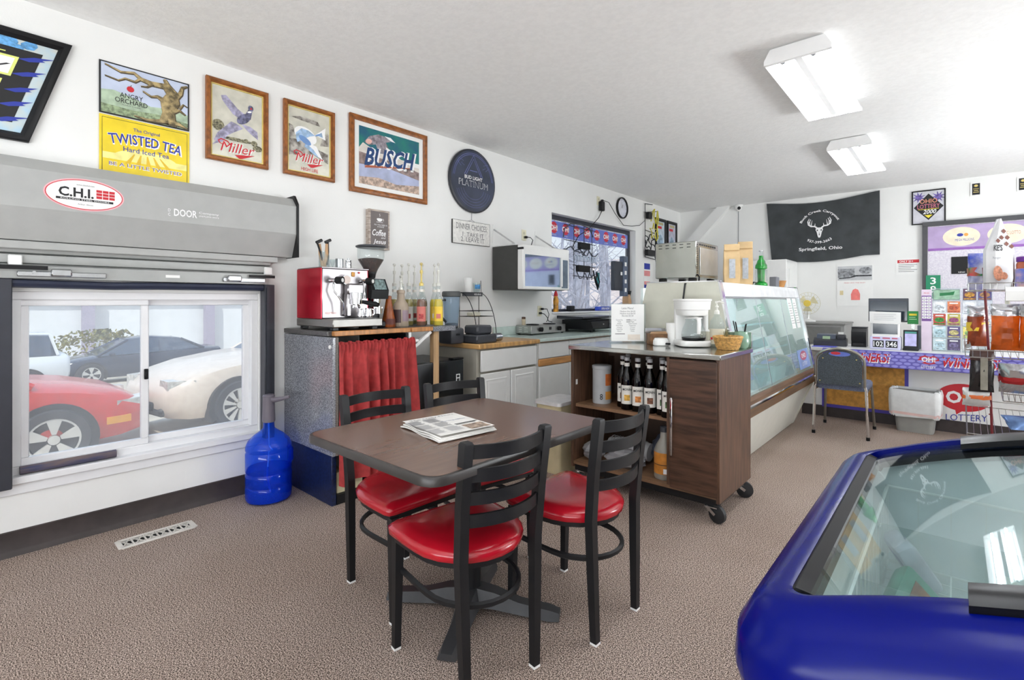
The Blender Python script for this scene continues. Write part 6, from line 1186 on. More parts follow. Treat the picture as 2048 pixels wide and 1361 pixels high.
def dispenser(lab, x, cols, rows, banner):
    t = thing('ticket_dispenser', lab, 'ticket dispenser', (x, 6.36, CT), 0, 'clear scratch ticket dispensers on the counter'); W2_ = .052 * cols
    g = G(); g.box(-W2_, W2_, .0, .12, 0, .61); obj('case', g, thin('dispenser_acrylic', (240, 246, 248), 1.0, .04, op=.12), t, smooth=False)
    e_ = bpy.data.objects.new('ticket_front', None); COL.objects.link(e_); e_.parent = t; e_.location = (0, -.003, 0); e_.rotation_euler = BW
    if banner: flat(e_, mat('banner_green', (150, 186, 160), .4, var=.15, vs=20), [rect(-W2_ + .008, .50, W2_ - .01, .595)], 0, 'banner'); flat(e_, col('deep_green', (20, 110, 60), .4), [[(-.05, .535), (.05, .545), (.06, .58), (.02, .57), (-.05, .565)]], .0006, 'banner_mark'); flat(e_, INK, strip([(-W2_ + .008, .50), (W2_ - .01, .50), (W2_ - .01, .595), (-W2_ + .008, .595), (-W2_ + .008, .50)], .003), .0008, 'banner_edge')
    for (ci, ri, c, c2) in rows:
        xx = -W2_ + .052 + ci * .104; zz = .015 + ri * .12
        fl_ = flat(e_, mat('ticket_%d%d%d' % c, c, .4, var=.12, vs=30), [rect(xx - .046, zz, xx + .046, zz + .108)], 0, 'ticket'); flat(e_, mat('ticketb_%d%d%d' % c2, c2, .4, var=.3, vs=60), [ell(xx, zz + .05, .036, .024, 12), rect(xx - .04, zz + .006, xx + .04, zz + .018)], .0006, 'ticket_art'); flat(e_, WINK, [rect(xx - .03, zz + .085, xx + .03, zz + .096)], .0006, 'ticket_heading')
    for k in range(5): g = G(); g.box(-W2_, W2_, -.008, .0, .008 + k * .12, .013 + k * .12); obj('ledge', g, CLEAR, t, smooth=False)
    return t
dispenser('clear ticket dispenser with green banner, left one of two', -.05, 2, [(1, 3 - 0, (214, 130, 90), (190, 90, 60)), (0, 2 - 0, (196, 80, 64), (60, 140, 60)), (1, 2, (190, 180, 90), (150, 80, 120)), (1, 1 - 0, (96, 84, 130), (200, 190, 130)), (0, 3, (232, 236, 238), (206, 214, 220)), (0, 1, (196, 220, 228), (170, 200, 210)), (0, 0, (206, 226, 232), (180, 206, 216)), (1, 0, (90, 80, 110), (120, 110, 150))], True)
dispenser('clear ticket dispenser beside the snack rack, right one of two', .165, 2, [(0, 4, (92, 64, 84), (190, 140, 60)), (0, 3, (226, 230, 236), (206, 210, 220)), (0, 2, (232, 234, 238), (200, 200, 214)), (0, 1, (236, 226, 130), (150, 190, 120)), (0, 0, (222, 224, 228), (190, 194, 204)), (1, 4, (84, 80, 130), (160, 120, 80)), (1, 2, (220, 222, 226), (180, 184, 196))], False)
t = on_back('house_number', 'green sign with white numerals on the far window frame', 'sign', -.19, 1.43, .055); card(t, .14, .29, .004, mat('sign_green', (20, 136, 96), .4, var=.03), 'board'); text('3', t, WINK, 0, .075, .0048, ht=.085, wd=.055, bold=.02); text('9', t, WINK, 0, -.03, .0048, ht=.085, wd=.055, bold=.02)
# desk and fan behind the counter
t = thing('grey_desk', 'grey metal cabinet against the back wall behind the lottery counter', 'cabinet', (-1.36, 7.62, 0)); g = G(); g.box(-.33, .33, -.12, .55, 0, .95, .004); obj('body', g, mat('desk_grey', (150, 150, 148), .45, var=.04), t); g = G(); g.box(-.34, .34, -.14, .56, .95, .972, .004); obj('top', g, mat('desk_grey2', (132, 132, 130), .45, var=.04), t); g = G(); g.box(-.29, .29, -.126, -.119, .70, .92, .002); obj('recess', g, mat('desk_grey3', (120, 120, 118), .5), t)
t = thing('desk_fan', 'small desk fan with cream cage and yellow hub on the grey cabinet', 'fan', (-1.50, 7.86, .9725)); CRW = col('cream_wire', (206, 200, 170), .4)
g = G(); g.lathe([(.09, 0), (.09, .015), (.03, .03), (.014, .04), (.014, .16)], 18); obj('base', g, WHPL, t)
g = G()
for k in range(20): a = 2 * pi * k / 20; g.tube([(.03 * cos(a), -.07, .25 + .03 * sin(a)), (.10 * cos(a), -.065, .25 + .10 * sin(a)), (.15 * cos(a), -.03, .25 + .15 * sin(a)), (.10 * cos(a), .03, .25 + .10 * sin(a))], .0018, 3)
for r_, y in ((.15, -.03), (.10, -.065), (.06, -.068)): g.tube([(r_ * cos(2 * pi * k / 28), y, .25 + r_ * sin(2 * pi * k / 28)) for k in range(28)], .003, 4, closed=True)
obj('cage', g, CRW, t)
g = G(); g.cyl((0, -.075, .25), (0, -.06, .25), .045, 18); obj('hub', g, mat('yellow_hub', (232, 204, 90), .4, var=.03), t)
for k in range(3):
    a = 2 * pi * k / 3 + .4; g = G(); g.add([(.02 * cos(a + d), -.02 + q, .25 + .02 * sin(a + d)) if r_ == 0 else (.125 * cos(a + d * 1.3), -.02 + q, .25 + .125 * sin(a + d * 1.3)) for r_, d, q in ((0, -.3, 0), (1, -.35, .01), (1, .45, -.02), (0, .3, -.01))], [(0, 1, 2, 3)]); obj('blade', g, col('pale_yellow_blade', (226, 218, 180), .4), t)
g = G(); g.cyl((0, -.02, .25), (0, .06, .25), .04, 14); obj('motor', g, WHPL, t)
# banquet stacking chair
t = thing('stacking_chair', 'grey upholstered stacking chair with steel legs facing the counter', 'chair', (-.785, 5.70, 0))
FAB = mat('charcoal_fabric', (74, 80, 86), .9, var=.25, vs=150); SEATF = mat('blue_grey_fabric', (104, 112, 134), .9, var=.2, vs=140); TUBES = mat('satin_tube', (150, 146, 138), .3, .9, var=.04)
def arch(w_, z0, z1, n=12):
    return [(-w_, z0)] + [(-w_ * cos(pi * k / n) if k else -w_, z1 - w_ * .62 + w_ * .62 * sin(pi * k / n)) for k in range(n + 1)] + [(w_, z0)]
ap = arch(.19, .47, .815)
g = G(); g.prism([(x, z) for x, z in arch(.172, .48, .80)], 1, -.275, -.245); bo = obj('back_pad', g, FAB, t, ang=50)
g = G(); g.tube([(x, -.262 - .02 * ((z - .47) / .35), z) for x, z in ap], .012, 8); obj('back_frame', g, TUBES, t)
e_ = bpy.data.objects.new('back_emblem', None); COL.objects.link(e_); e_.parent = t; e_.location = (-.02, -.2756, .765); e_.rotation_euler = BW; flat(e_, col('patch_blue', (96, 110, 190), .6), [ell(.02, .0, .085, .022, 20)], 0, 'blue_patch'); flat(e_, RINK, [ell(-.01, .006, .04, .014, 14)], .0004, 'red_patch')
for x, z in ((-.13, .72), (.13, .72), (-.155, .51), (.155, .51)): g = G(); g.lathe([(.006, 0), (.004, .003)], 8); o = obj('upholstery_stud', g, GOLD, t); o.location = (x, -.2752, z); o.rotation_euler = BW
g = G(); g.rings([[(x, y, z) for x, y in rrect(-.205 * k, .205 * k, -.23, .23, .06)] for z, k in ((.43, .95), (.44, 1), (.475, 1.0), (.49, .94))]); obj('seat', g, SEATF, t, ang=50)
for s in (-1, 1):
    g = G(); g.tube([(s * .19, -.262, .48), (s * .2, -.255, .44), (s * .212, -.245, .015)], .012, 8); l_ = obj('back_leg', g, CHROME, t); g = G(); g.cyl((s * .212, -.245, 0), (s * .212, -.245, .03), .015, 10); obj('foot_cap', g, BLKPL, l_)
    g = G(); g.tube([(s * .17, .18, .435), (s * .19, .22, .43), (s * .208, .29, .015)], .012, 8); l_ = obj('front_leg', g, TUBES, t); g = G(); g.cyl((s * .208, .29, 0), (s * .208, .29, .03), .015, 10); obj('foot_cap', g, BLKPL, l_)
    g = G(); g.tube([(s * .2, -.25, .425), (s * .19, .2, .425)], .010, 6); obj('side_rail', g, TUBES, t)
# waste bin
t = thing('waste_bin', 'grey plastic waste bin with white liner in front of the counter', 'waste bin', (-.275, 6.17, 0), R(-4))
g = G(); g.rings([[(x, y, z) for x, y in rrect(-.175 * k, .175 * k, -.10 * k, .10 * k, .04)] for z, k in ((0, .78), (.012, .80), (.385, 1.0))], cap=True); obj('bin', g, mat('grey_bin', (150, 150, 146), .5, var=.03), t)
r_ = random.Random(4); LIN2 = mat('white_liner', (226, 228, 228), .35, var=.03, vs=20)
ol = rrect(-.185, .185, -.11, .11, .045, 8); rg = []
for z, k in ((.15, .97), (.17, 1.03), (.22, 1.05), (.30, 1.06), (.37, 1.07), (.40, 1.05), (.405, 1.0), (.36, .93), (.25, .88)): rg.append([(x * (k + r_.uniform(-.022, .022)), y * (k + r_.uniform(-.03, .03)), z + r_.uniform(-.010, .010)) for x, y in ol])
g = G(); g.rings(rg, cap=False); obj('liner', g, LIN2, t, rec=False, ang=25)
g = G(); g.rings([[(x * k, y * k, z + .006 * sin(i * 1.3)) for i, (x, y) in enumerate(ol)] for z, k in ((.165, 1.035), (.19, 1.06))], cap=False); obj('drawstring', g, col('pink_string', (232, 200, 196), .5), t, rec=False)
# ------------------------------------------------------------------ snack rack at the right edge
t = thing('snack_rack', 'wire snack rack with dark red post and tilted steel baskets', 'rack', (0, 0, 0))
REDP = mat('dark_red_enamel', (120, 26, 34), .4, var=.08); WIREC = mat('steel_wire', (176, 176, 174), .25, .9, var=.03)
for x, y in ((.235, 5.50), (.95, 5.50)):
    g = G(); g.tube([(x - .055, y, 1.52), (x - .02, y, .75), (x, y, 0)], .0085, 6); 
    for z in (1.35, 1.1, .85, .6, .35, .1): g.tube([(x - .055 * z / 1.5 - .012, y - .004, z), (x - .055 * z / 1.5 + .012, y - .004, z)], .006, 4)
    obj('post', g, REDP, t)
for z, x0, x1, y0, y1, tilt in ((1.335, .09, .98, 5.32, 5.86, .0), (.86, .07, .98, 5.22, 5.86, .04), (.56, .28, .98, 5.25, 5.86, .06), (.26, .08, .98, 5.20, 5.90, .08)):
    g = G()
    for a, b in ((y0, z - tilt), (y1, z + tilt)): g.tube([(x0, a, b), (x1, a, b)], .004, 5); g.tube([(x0, a, b + .055), (x1, a, b + .055)], .004, 5)
    for x in (x0, x1): g.tube([(x, y0, z - tilt), (x, y1, z + tilt)], .004, 5); g.tube([(x, y0, z - tilt + .055), (x, y1, z + tilt + .055)], .004, 5)
    n = 22
    for k in range(n + 1): x = x0 + (x1 - x0) * k / n; g.tube([(x, y0, z - tilt + .055), (x, y0, z - tilt), (x, y1, z + tilt)], .0022, 4)
    for k in range(8): y = y0 + (y1 - y0) * k / 8; zz = z - tilt + 2 * tilt * k / 8; g.tube([(x0, y, zz), (x0, y, zz + .055)], .0022, 4)
    obj('basket', g, WIREC, t, kind='')
g = G()
g.tube([(.10, 5.20, .90), (.10, 5.66, .92)], .004, 5); cs_ = obj('clip_strip', g, WIREC, t)
for k in range(9): g = G(); y = 5.22 + k * .05; g.tube([(.10, y, .90), (.07, y, .885), (.07, y - .015, .86)], .004, 4); obj('clip', g, WIREC, cs_)
SNG = 'snack bags on the wire rack'
def snack(lab, loc, w_, d_, h, m, rz=0, band=None, top=None, group=SNG, seed=1, lean=0):
    q = thing('snack_bag', lab, 'snack bag', loc, rz, group); q.rotation_euler = (lean, 0, rz); r = random.Random(seed)
    def ring_(z, kw, kd): return [(w_ * kw * cos(a) * (1 + r.uniform(-.05, .05)) if abs(cos(a)) > .2 else w_ * kw * cos(a), d_ * kd * sin(a) * (1 + r.uniform(-.2, .2)), z + r.uniform(-.004, .004) * (1 if .05 < z / h < .95 else 0)) for a in [2 * pi * k / 16 for k in range(16)]]
    def body(z0, z1): return [ring_(h * v, (1 - .06 * sin(pi * v)) if 0 < v < 1 else 1.0, max(.04, sin(pi * min(max(v, .0), 1)) ** .55)) for v in [z0 + (z1 - z0) * k / 6 for k in range(7)]]
    g = G(); g.rings(body(0, .74 if top else 1)); obj('packet', g, m, q, ang=22)
    if top: g = G(); g.rings(body(.74, 1)); obj('packet_top', g, top, q, ang=22)
    if band: g = G(); g.rings([[(x * 1.02, y * 1.04, z) for x, y, z in ring_(h * v, 1, sin(pi * v) ** .55)] for v in (.38, .5, .6)], cap=False); obj('printed_band', g, band, q, ang=22)
    return q
ORB = mat('orange_bag', (216, 96, 22), .25, var=.22, vs=9); SILV = mat('silver_foil', (196, 196, 200), .2, .8, var=.1); BLKB = mat('black_bag', (34, 30, 32), .2, var=.2)
snack('orange snack bag with silver top, left of the pair on the middle basket', (.30, 5.42, .87), .085, .055, .36, ORB, R(8), top=SILV, seed=2)
snack('orange snack bag with silver top, right of the pair on the middle basket', (.46, 5.40, .87), .085, .055, .36, ORB, R(-5), top=SILV, seed=3)
snack('brown and yellow snack bag behind the red post', (.15, 5.62, .88), .07, .045, .33, mat('brown_bag', (150, 66, 34), .25, var=.2), R(20), band=mat('yellow_band', (228, 190, 50), .3), top=SILV, seed=4)
snack('blue red and green crisp bag on the top basket', (.17, 5.62, 1.345), .095, .05, .30, mat('blue_bag', (44, 66, 176), .25, rgb2=(190, 190, 200), vs=8), R(30), band=mat('red_band', (200, 40, 50), .3, rgb2=(40, 120, 70), vs=12), seed=5)
t = thing('snack_bag', 'tall white crisp bag with brown diamond pattern on the top basket', 'snack bag', (.265, 5.45, 1.345), R(38), SNG)
g = G(); g.rings([[(.105 * a, .05 * b * c, z) for a, b in ((-1, -.3), (-.6, -1), (.6, -1), (1, -.3), (1, .3), (.6, 1), (-.6, 1), (-1, .3))] for z, c in ((0, .5), (.08, 1), (.30, .9))] + [[(.105 * a * .5 + .0, .02 * b, .55) for a, b in ((-.1, -.3), (-.05, -1), (.05, -1), (.1, -.3), (.1, .3), (.05, 1), (-.05, 1), (-.1, .3))]]); obj('packet', g, mat('matt_white_bag', (206, 206, 208), .35, var=.06, vs=6), t, ang=30)
e_ = bpy.data.objects.new('bag_print', None); COL.objects.link(e_); e_.parent = t; e_.location = (0, -.0455, .30); e_.rotation_euler = (R(84.3), 0, 0)
DIA = col('brown_diamond', (104, 56, 44), .4)
flat(e_, DIA, [[(x, y - .02), (x + .018, y), (x, y + .02), (x - .018, y)] for x, y in ((.02, .05), (.055, .03), (-.012, .10), (.03, .10), (.008, .15), (-.04, .075))], .004, 'diamonds')
text("KE'S", e_, INK, -.045, .02, .004, wd=.07, ht=.05, bold=.04, shear=.2); text('Ranger', e_, GINK, -.06, -.06, .003, wd=.06, ht=.022)
flat(e_, mat('chip_print', (204, 140, 110), .5, var=.2, vs=50), [ell(-.06, -.18, .035, .06, 12), ell(-.02, -.2, .03, .03, 10)], .002, 'crisp_picture')
q = thing('spread_jar', 'jar of brown spread with purple lid on the top basket', 'jar', (.42, 5.50, 1.345)); g = G(); g.box(-.055, .055, -.05, .05, 0, .21, .015, 2); obj('jar', g, mat('spread_brown', (168, 84, 50), .25, var=.15), q); g = G(); g.lathe([(.056, .21), (.056, .245), (.05, .25)], 18); obj('lid', g, mat('purple_lid', (104, 40, 140), .35), q); g = G(); g.box(-.0565, .0565, -.0515, .0515, .10, .13); obj('label', g, col('dark_label', (70, 40, 70), .4), q)
g = G(); g.box(-.06, .06, -.04, .04, 0, .15, .003); o = obj('cookie_box', g, mat('cookie_card', (212, 170, 140), .4, rgb2=(76, 96, 176), vs=9), loc=(.41, 5.36, 1.345)); tag(o, 'blue and tan cookie box in front of the purple lidded jar', 'box')
snack('black snack bag with paper strip hanging from the clips by the red post', (.165, 5.33, .545), .075, .04, .33, BLKB, R(15), band=None, top=mat('dark_brown_top', (66, 40, 34), .3), seed=8)
g = G(); g.box(-.022, .022, -.046, -.042, .02, .27, .001); g_ = obj('paper_strip', g, mat('foil_strip', (150, 146, 134), .4, .3, var=.1), [o_ for o_ in COL.objects if o_.get('label', '').startswith('black snack bag')][0])
snack('white and orange snack bag tip below the black hanging bag', (.135, 5.35, .43), .085, .03, .14, mat('pearl_bag', (206, 206, 206), .25, .3, var=.1), R(15), band=mat('orange_tip', (222, 110, 50), .3), seed=9)
snack('silver and red snack bag on the low basket', (.37, 5.42, .545), .105, .05, .24, SILV, R(-8), band=mat('red_foil', (176, 34, 38), .25), seed=10, lean=.3)
snack('green and yellow snack bag at the right end of the low basket', (.50, 5.34, .545), .07, .05, .26, mat('pale_green_bag', (190, 206, 190), .25, rgb2=(90, 160, 60), vs=7), 0, band=mat('yellow_band', (228, 190, 50)), seed=11)
snack('blue foil snack bag lying on the lowest basket', (.42, 5.45, .262), .10, .04, .16, mat('blue_foil', (110, 140, 190), .2, .6, var=.15), R(20), seed=12, lean=-1.0)
# white gondola shelf
t = thing('gondola_shelf', 'end of white metal shop shelf above the orange snack bags', 'shelf', (0, 0, 0))
g = G(); g.prism([(4.86, 1.285), (5.18, 1.285), (5.18, 1.315), (4.86, 1.315)], 0, .285, 1.05); obj('deck', g, WHPL, t, smooth=False)
g = G(); g.prism([(4.845, 1.255), (4.86, 1.25), (4.865, 1.345), (4.85, 1.35), (4.84, 1.32)], 0, .27, 1.05); obj('price_rail', g, WHPL, t, smooth=False)
g = G(); g.box(.285, .292, 4.86, 5.18, 1.23, 1.315); obj('end_bracket', g, col('shelf_cream', (214, 210, 194), .5), t, smooth=False)
g = G(); g.box(1.0, 1.05, 4.86, 5.18, 0, 1.9); obj('upright', g, WHPL, t, smooth=False)
g = G(); g.box(-.05, .05, -.04, .04, 0, .19, .004); o = obj('pink_box', g, mat('pink_card', (226, 150, 150), .4, var=.1), loc=(.45, 5.02, 1.3155)); tag(o, 'pink box standing on the white shop shelf', 'box')
# ------------------------------------------------------------------ blue ice cream freezer
t = thing('ice_cream_freezer', 'blue chest freezer with arched glass sliding lids', 'freezer', (0, 0, 0))
BLUE = mat('freezer_blue', (1, 12, 104), .2, var=.03, vs=4, spec=.16)
BLUEB = mat('freezer_body_blue', (4, 18, 112), .45, spec=.15, var=.04)
FX0, FX1, FY0, FY1 = -.165, 1.065, .735, 1.565
def zt(x): return .995 - .135 * ((x - .45) / .615) ** 2
def fpath(r=.035, n=6, m=18):
    o = []
    cs = [(FX1 - r, FY1 - r, 0), (FX0 + r, FY1 - r, 90), (FX0 + r, FY0 + r, 180), (FX1 - r, FY0 + r, 270)]
    for i, (cx, cy, a) in enumerate(cs):
        for k in range(n + 1): b = R(a + 90 * k / n); o.append((cx + r * cos(b), cy + r * sin(b), cos(b), sin(b)))
        nx_ = cs[(i + 1) % 4]; b = R(a + 90); p0 = (cx + r * cos(b), cy + r * sin(b)); b2 = R(nx_[2]); p1 = (nx_[0] + r * cos(b2), nx_[1] + r * sin(b2))
        for k in range(1, m): o.append((p0[0] + (p1[0] - p0[0]) * k / m, p0[1] + (p1[1] - p0[1]) * k / m, cos(b), sin(b)))
    return o
PT = fpath()
def sect(prof, drop=0):
    g = G(); rg = []
    for (o_, f_) in prof: rg.append([(x + nx * o_, y + ny * o_, f_(zt(x)) - (drop if abs(ny) > .5 else 0)) for x, y, nx, ny in PT])
    g.rings(rg, cap=False); return g
pr = [(.0, lambda z: z - .02), (.0, lambda z: z), (.012, lambda z: z + .001), (.03, lambda z: z - .006), (.048, lambda z: z - .024), (.062, lambda z: z - .055), (.068, lambda z: .45 * z + .55 * .745), (.072, lambda z: .752), (.066, lambda z: .732), (.055, lambda z: .722), (.012, lambda z: .718), (.0, lambda z: .718)]
obj('rim_moulding', sect(pr), BLUE, t, ang=60)
g = sect([(.004, lambda z: z - .003), (-.004, lambda z: z + .001), (-.026, lambda z: z - .004), (-.028, lambda z: z - .022), (.0, lambda z: z - .024)], .016); obj('gasket', g, mat('black_gasket', (12, 13, 17), .3, var=.05, spec=.15), t)
g = G(); g.rings([[(x, y, z) for x, y in rrect(FX0 - .012, FX1 + .012, FY0 - .005, FY1 + .012, .05)] for z in (.12, .72)], cap=False); obj('cabinet', g, BLUEB, t)
for y in (FY0 + .02, FY1 - .02):
    g = G(); g.rings([[(FX0 - .03, y, .75), (FX0 - .03, y + .001, .75)]], cap=False) if 0 else None
for x in (FX0 + .1, FX1 - .1):
    for y in (FY0 + .12, FY1 - .1): g = G(); g.cyl((x - .02, y, .045), (x + .02, y, .045), .045, 14); g.box(x - .025, x + .025, y - .025, y + .025, .08, .122); obj('caster', g, BLKPL, t)
FGL = thin('freezer_glass', (240, 248, 248), 1.0, .015)
for nm, a, b, dz in (('sliding_lid', FX0 + .022, .50, -.010), ('sliding_lid', .44, FX1 - .022, -.020)):
    g = G(); n = 16; rg = []
    for k in range(n + 1):
        x = a + (b - a) * k / n; rg.append([(x, FY0 + .004, zt(x) + dz), (x, FY1 - .004, zt(x) + dz), (x, FY1 - .004, zt(x) + dz - .005), (x, FY0 + .004, zt(x) + dz - .005)])
    g.rings(rg); lid = obj(nm, g, FGL, t, ang=30)
    hx = (.012, .42) if dz > -.015 else (.5, .9)
    g = G(); g.rings([[(x, y, zt(x) + z) for y, z in ((FY0 - .026, -.004), (FY0 - .030, .006), (FY0 - .016, .013), (FY0 + .014, .012), (FY0 + .02, -.004))] for x in [hx[0] + (hx[1] - hx[0]) * k / 8 for k in range(9)]]); obj('handle', g, mat('handle_black', (12, 12, 14), .25, spec=.2), lid)
    g = G(); g.rings([[(x, y, zt(x) + z) for y, z in ((FY1 - .075, -.006), (FY1 - .075, .006), (FY1 - .05, .012), (FY1 - .01, .010), (FY1 - .01, -.006))] for x in [hx[0] + (.13 if dz > -.015 else .3) * k / 6 for k in range(7)]]); obj('handle', g, mat('handle_black', (12, 12, 14), .25, spec=.2), lid)
LINR = mat('freezer_liner', (242, 245, 246), .4, var=.02)
g = G(); g.quad((FX0 + .03, FY0 + .035, .40), (FX1 - .03, FY0 + .035, .40), (FX1 - .03, FY1 - .03, .40), (FX0 + .03, FY1 - .03, .40))
for p, q_ in (((FX0 + .012, FY0 + .02), (FX0 + .012, FY1 - .012)), ((FX1 - .012, FY1 - .012), (FX1 - .012, FY0 + .02)), ((FX0 + .012, FY1 - .012), (FX1 - .012, FY1 - .012)), ((FX1 - .012, FY0 + .02), (FX0 + .012, FY0 + .02))):
    n = 12; pts = [(p[0] + (q_[0] - p[0]) * k / n, p[1] + (q_[1] - p[1]) * k / n) for k in range(n + 1)]
    g.rings([[(x, y, .40) for x, y in pts], [(x, y, zt(x) - .024) for x, y in pts]], close=False)
obj('liner', g, LINR, t, rec=False, smooth=False)
for k, (x0_, x1_) in enumerate(((-.12, .17), (.18, .46), (.47, .75), (.76, 1.03))):
    g = G(); z0, z1 = .62, .80; y0, y1 = FY0 + .06, FY1 - .05
    for z in (z0, z1): g.tube([(x0_, y0, z), (x1_, y0, z), (x1_, y1, z), (x0_, y1, z)], .004, 5, closed=True)
    for j in range(15): y = y0 + (y1 - y0) * j / 14; g.tube([(x0_, y, z1), (x0_, y, z0), (x1_, y, z0), (x1_, y, z1)], .002, 4)
    for j in range(6): x = x0_ + (x1_ - x0_) * j / 5; g.tube([(x, y0, z1), (x, y0, z0), (x, y1, z0), (x, y1, z1)], .002, 4)
    obj('wire_basket', g, WHPL, t)
for y in (1.0, 1.28): g = G(); g.box(-.115, .165, y, y + .003, .63, .79); obj('divider', g, CLEAR, t, smooth=False)
IG = 'ice cream packs in the freezer'
for k, (x, y, z, sx, sy, sz, c, c2, ry, lab) in enumerate(((-.055, .87, .64, .05, .07, .02, (206, 206, 214), (150, 150, 160), .9, 'silver ice cream pack at the near left end of the freezer'), (-.06, 1.02, .66, .05, .07, .02, (222, 206, 160), (206, 150, 90), 1.1, 'cream and tan ice cream pack in the middle of the end basket'), (-.05, 1.20, .67, .055, .075, .02, (70, 140, 120), (140, 90, 60), .8, 'green ice cream pack with brown picture in the end basket'), (-.07, 1.40, .68, .05, .06, .02, (226, 222, 236), (170, 160, 200), 1.0, 'lilac white ice cream pack at the far end of the end basket'), (.08, 1.10, .64, .05, .09, .018, (238, 216, 150), (226, 150, 120), .35, 'yellow ice cream pack lying flat in the end basket'), (.09, 1.38, .65, .04, .07, .018, (230, 234, 226), (110, 170, 80), .3, 'white ice cream pack with a green stripe in the end basket'), (.08, .86, .64, .06, .06, .018, (196, 190, 186), (120, 116, 120), .3, 'grey ice cream pack lying by the near basket corner'))):
    q = thing('ice_cream_pack', lab, 'ice cream', (x, y, z), 0, IG); q.rotation_euler = (0.15 * (k % 3 - 1), ry, R(12 * (k % 4 - 2)))
    g = G(); g.box(-sx, sx, -sy, sy, -sz, sz, .012, 2); obj('wrapper', g, mat('wrap_%d%d%d' % c, c, .3, var=.1, vs=20), q); g = G(); g.box(-sx * .6, sx * .6, -sy * .6, sy * .5, -sz - .001, sz + .001); obj('picture', g, mat('wrapb_%d%d%d' % c2, c2, .35, var=.25, vs=30), q)
# ------------------------------------------------------------------ outside: car park and woods
PAVE = mat('sunlit_pavement', (214, 202, 184), .9, rgb2=(190, 180, 164), vs=1.2)
def gz(x): return -.36 - max(0, (-3.6 - x)) * .038 if x > -7.1 else -.493 - (-7.1 - x) * .066
g = G(); xs = [-3.62, -5, -7.1, -9, -12, -18, -24, -36]; g.rings([[(x, -40, gz(x)) for x in xs], [(x, 10, gz(x)) for x in xs], [(x, 60, gz(x)) for x in xs]], close=False); o = struct('ground', g, PAVE, rec=False)
g = G(); g.box(WX - .6, WX - WT, NY - 1, WB + 1, -.6, -.02); struct('trim_2', g, mat('foundation', (150, 146, 140), .8), smooth=False)
TYRE = mat('car_tyre', (58, 60, 66), .8, var=.1); RIM = mat('alloy_rim', (214, 212, 208), .35, .3, var=.04); CGL = mat('car_glass', (70, 84, 104), .08, var=.1, coat=.4); DRK = mat('car_dark_trim', (40, 42, 48), .5)
def wheel(t, x, y, r, s, spokes):
    g = G(); rg = []
    for q, rr in ((-.09, r * .9), (-.1, r * .8), (-.1, r * .7)): pass
    prof = [(-.10, r * .68), (-.10, r * .92), (-.07, r), (.07, r), (.10, r * .92), (.10, r * .68), (.06, r * .64)]
    g.rings([[(x + rr * cos(a), y + s * q, r + rr * sin(a)) for a in [2 * pi * k / 28 for k in range(28)]] for q, rr in prof], cap=False); w_ = obj('wheel', g, TYRE, t)
    g = G(); g.rings([[(x + rr * cos(a), y + s * q, r + rr * sin(a)) for a in [2 * pi * k / 24 for k in range(24)]] for q, rr in ((.085, r * .68), (.09, r * .6), (.07, r * .58), (.05, r * .2), (.06, .001))], cap=False)
    obj('rim', g, DRK, w_)
    for k in range(spokes):
        a = 2 * pi * k / spokes + .3; d = .30 if spokes < 8 else .16
        g = G(); pts = [(rr, a + e) for rr, e in ((.06, -.5 * d * 2), (r * .66, -d), (r * .66, d), (.06, .5 * d * 2))]
        g.rings([[(x + rr * cos(b), y + s * q, r + rr * sin(b)) for rr, b in pts] for q in (.06, .094)]); obj('spoke', g, RIM, w_)
    g = G(); g.rings([[(x + rr * cos(a), y + s * .095, r + rr * sin(a)) for a in [2 * pi * k / 24 for k in range(24)]] for rr in (r * .69, r * .62)], cap=False); g.cyl((x, y + s * .05, r), (x, y + s * .1, r), .05, 12); obj('rim_lip', g, RIM, w_)
